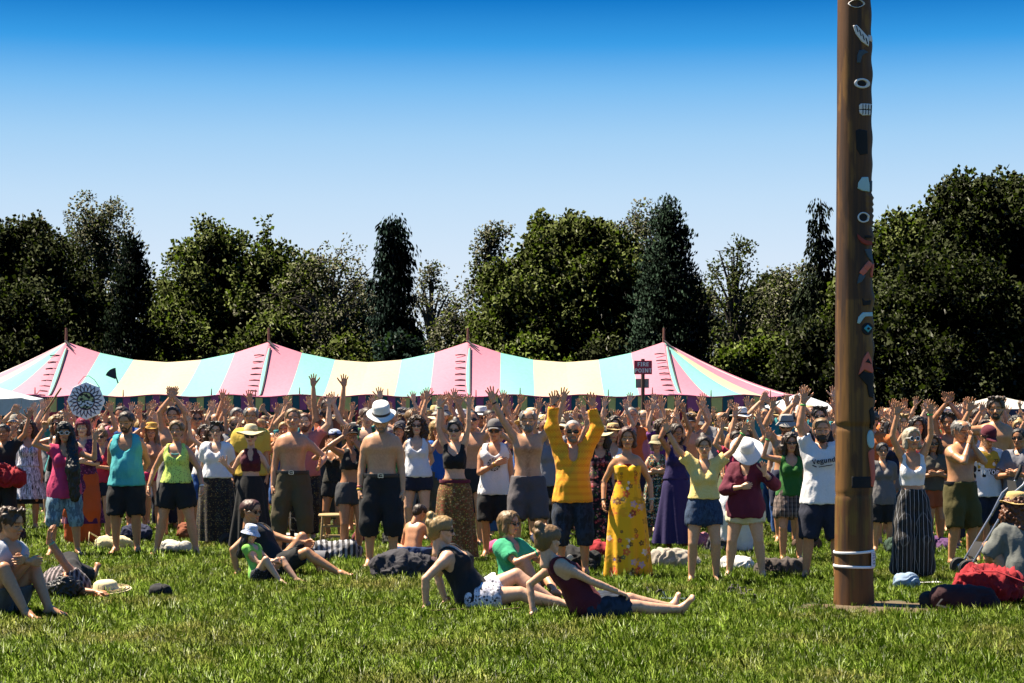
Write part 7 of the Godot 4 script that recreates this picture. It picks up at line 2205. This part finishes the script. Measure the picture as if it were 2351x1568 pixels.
func commit(s: Dictionary, m: Material = null) -> ArrayMesh:
	var arr := []
	arr.resize(Mesh.ARRAY_MAX)
	arr[Mesh.ARRAY_VERTEX] = s.v
	arr[Mesh.ARRAY_NORMAL] = s.n
	arr[Mesh.ARRAY_INDEX] = s.i
	if s.has("c") and s.c.size() == s.v.size():
		arr[Mesh.ARRAY_COLOR] = s.c
	if s.has("u") and s.u.size() == s.v.size():
		arr[Mesh.ARRAY_TEX_UV] = s.u
	var me := ArrayMesh.new()
	me.add_surface_from_arrays(Mesh.PRIMITIVE_TRIANGLES, arr)
	if m:
		me.surface_set_material(0, m)
	return me

func put(called: String, me: Mesh, m: Material, parent: Node = self, t := Transform3D.IDENTITY) -> MeshInstance3D:
	var o := MeshInstance3D.new()
	o.name = numbered(called) if parent == self else called
	o.mesh = me
	if m:
		o.material_override = m
	o.transform = t
	parent.add_child(o, true)
	return o

func numbered(called: String) -> String:
	var k: int = names.get(called, 0)
	names[called] = k + 1
	return called if k == 0 else "%s_%03d" % [called, k]

func thing(called: String, label: String, category: String, at := Vector3.ZERO, turn := 0.0, group := "") -> Node3D:
	var o := Node3D.new()
	o.name = numbered(called)
	add_child(o)
	o.position = at
	o.rotation.y = deg_to_rad(turn)
	tag(o, label, category, group)
	return o

func tag(o: Node, label: String, category := "", group := "", kind := "") -> void:
	if label: o.set_meta("label", label)
	if category: o.set_meta("category", category)
	if group: o.set_meta("group", group)
	if kind: o.set_meta("kind", kind)

# ---------------------------------------------------------------- plain shapes
func face4(s: Dictionary, a: Vector3, b: Vector3, e: Vector3, f: Vector3) -> void:
	var base: int = s.v.size()
	var n := (e - a).cross(b - a).normalized()
	if n == Vector3.ZERO:
		n = (f - a).cross(e - a).normalized()
	var v: PackedVector3Array = s.v
	v.append(a); v.append(b); v.append(e); v.append(f)
	s.v = v
	var nn: PackedVector3Array = s.n
	for q in 4: nn.append(n)
	s.n = nn
	var ix: PackedInt32Array = s.i
	for q in [0, 1, 2, 0, 2, 3]: ix.append(base + q)
	s.i = ix

func slab(s: Dictionary, at: Vector3, size: Vector3, b := Basis.IDENTITY) -> void:
	var h := size * 0.5
	var p := []
	for q in 8:
		p.append(at + b * Vector3(h.x if q & 1 else -h.x, h.y if q & 2 else -h.y, h.z if q & 4 else -h.z))
	for f in [[4, 6, 7, 5], [1, 3, 2, 0], [5, 7, 3, 1], [0, 2, 6, 4], [6, 2, 3, 7], [0, 4, 5, 1]]:
		face4(s, p[f[0]], p[f[1]], p[f[2]], p[f[3]])

# rings of points joined into a skin; each ring is closed when round is true
func skin(s: Dictionary, rings: Array, round_ := true, caps := true) -> void:
	var v: PackedVector3Array = s.v
	var ix: PackedInt32Array = s.i
	var m: int = rings[0].size()
	var base := v.size()
	for r: PackedVector3Array in rings:
		v.append_array(r)
	var w := m if round_ else m - 1
	for j in rings.size() - 1:
		for q in w:
			var a := base + j * m + q
			var b := base + j * m + (q + 1) % m
			ix.append(a); ix.append(b); ix.append(b + m)
			ix.append(a); ix.append(b + m); ix.append(a + m)
	if caps and round_:
		for e in [0, rings.size() - 1]:
			var mid := Vector3.ZERO
			for p: Vector3 in rings[e]: mid += p
			v.append(mid / m)
			for q in m:
				var a: int = base + e * m + q
				var b: int = base + e * m + (q + 1) % m
				if e == 0:
					ix.append(v.size() - 1); ix.append(b); ix.append(a)
				else:
					ix.append(v.size() - 1); ix.append(a); ix.append(b)
	s.v = v
	s.i = ix
	renormal(s)

func tube(path: Array, radii: Array, m := 8, flat := 1.0) -> Dictionary:
	var s := soup()
	var rings := []
	var side := Vector3.ZERO
	for j in path.size():
		var t: Vector3 = (path[mini(j + 1, path.size() - 1)] - path[maxi(j - 1, 0)]).normalized()
		if side == Vector3.ZERO:
			side = t.cross(Vector3.UP if absf(t.y) < 0.9 else Vector3.RIGHT).normalized()
		side = (side - t * side.dot(t)).normalized()
		var up := side.cross(t).normalized()
		var ring := PackedVector3Array()
		for q in m:
			var a := -TAU * q / m
			ring.append(path[j] + (side * cos(a) + up * sin(a) * flat) * radii[mini(j, radii.size() - 1)])
		rings.append(ring)
	skin(s, rings)
	return s

func lathe(profile: Array, m := 24, squash := 1.0) -> Dictionary:     # profile of Vector2(radius, height)
	var s := soup()
	var rings := []
	for p: Vector2 in profile:
		var ring := PackedVector3Array()
		for q in m:
			var a := -TAU * q / m
			ring.append(Vector3(cos(a) * p.x, p.y, sin(a) * p.x * squash))
		rings.append(ring)
	skin(s, rings)
	return s

func leaf_noise(seed_: int, freq: float) -> FastNoiseLite:
	var f := FastNoiseLite.new()
	f.seed = seed_
	f.frequency = freq
	return f
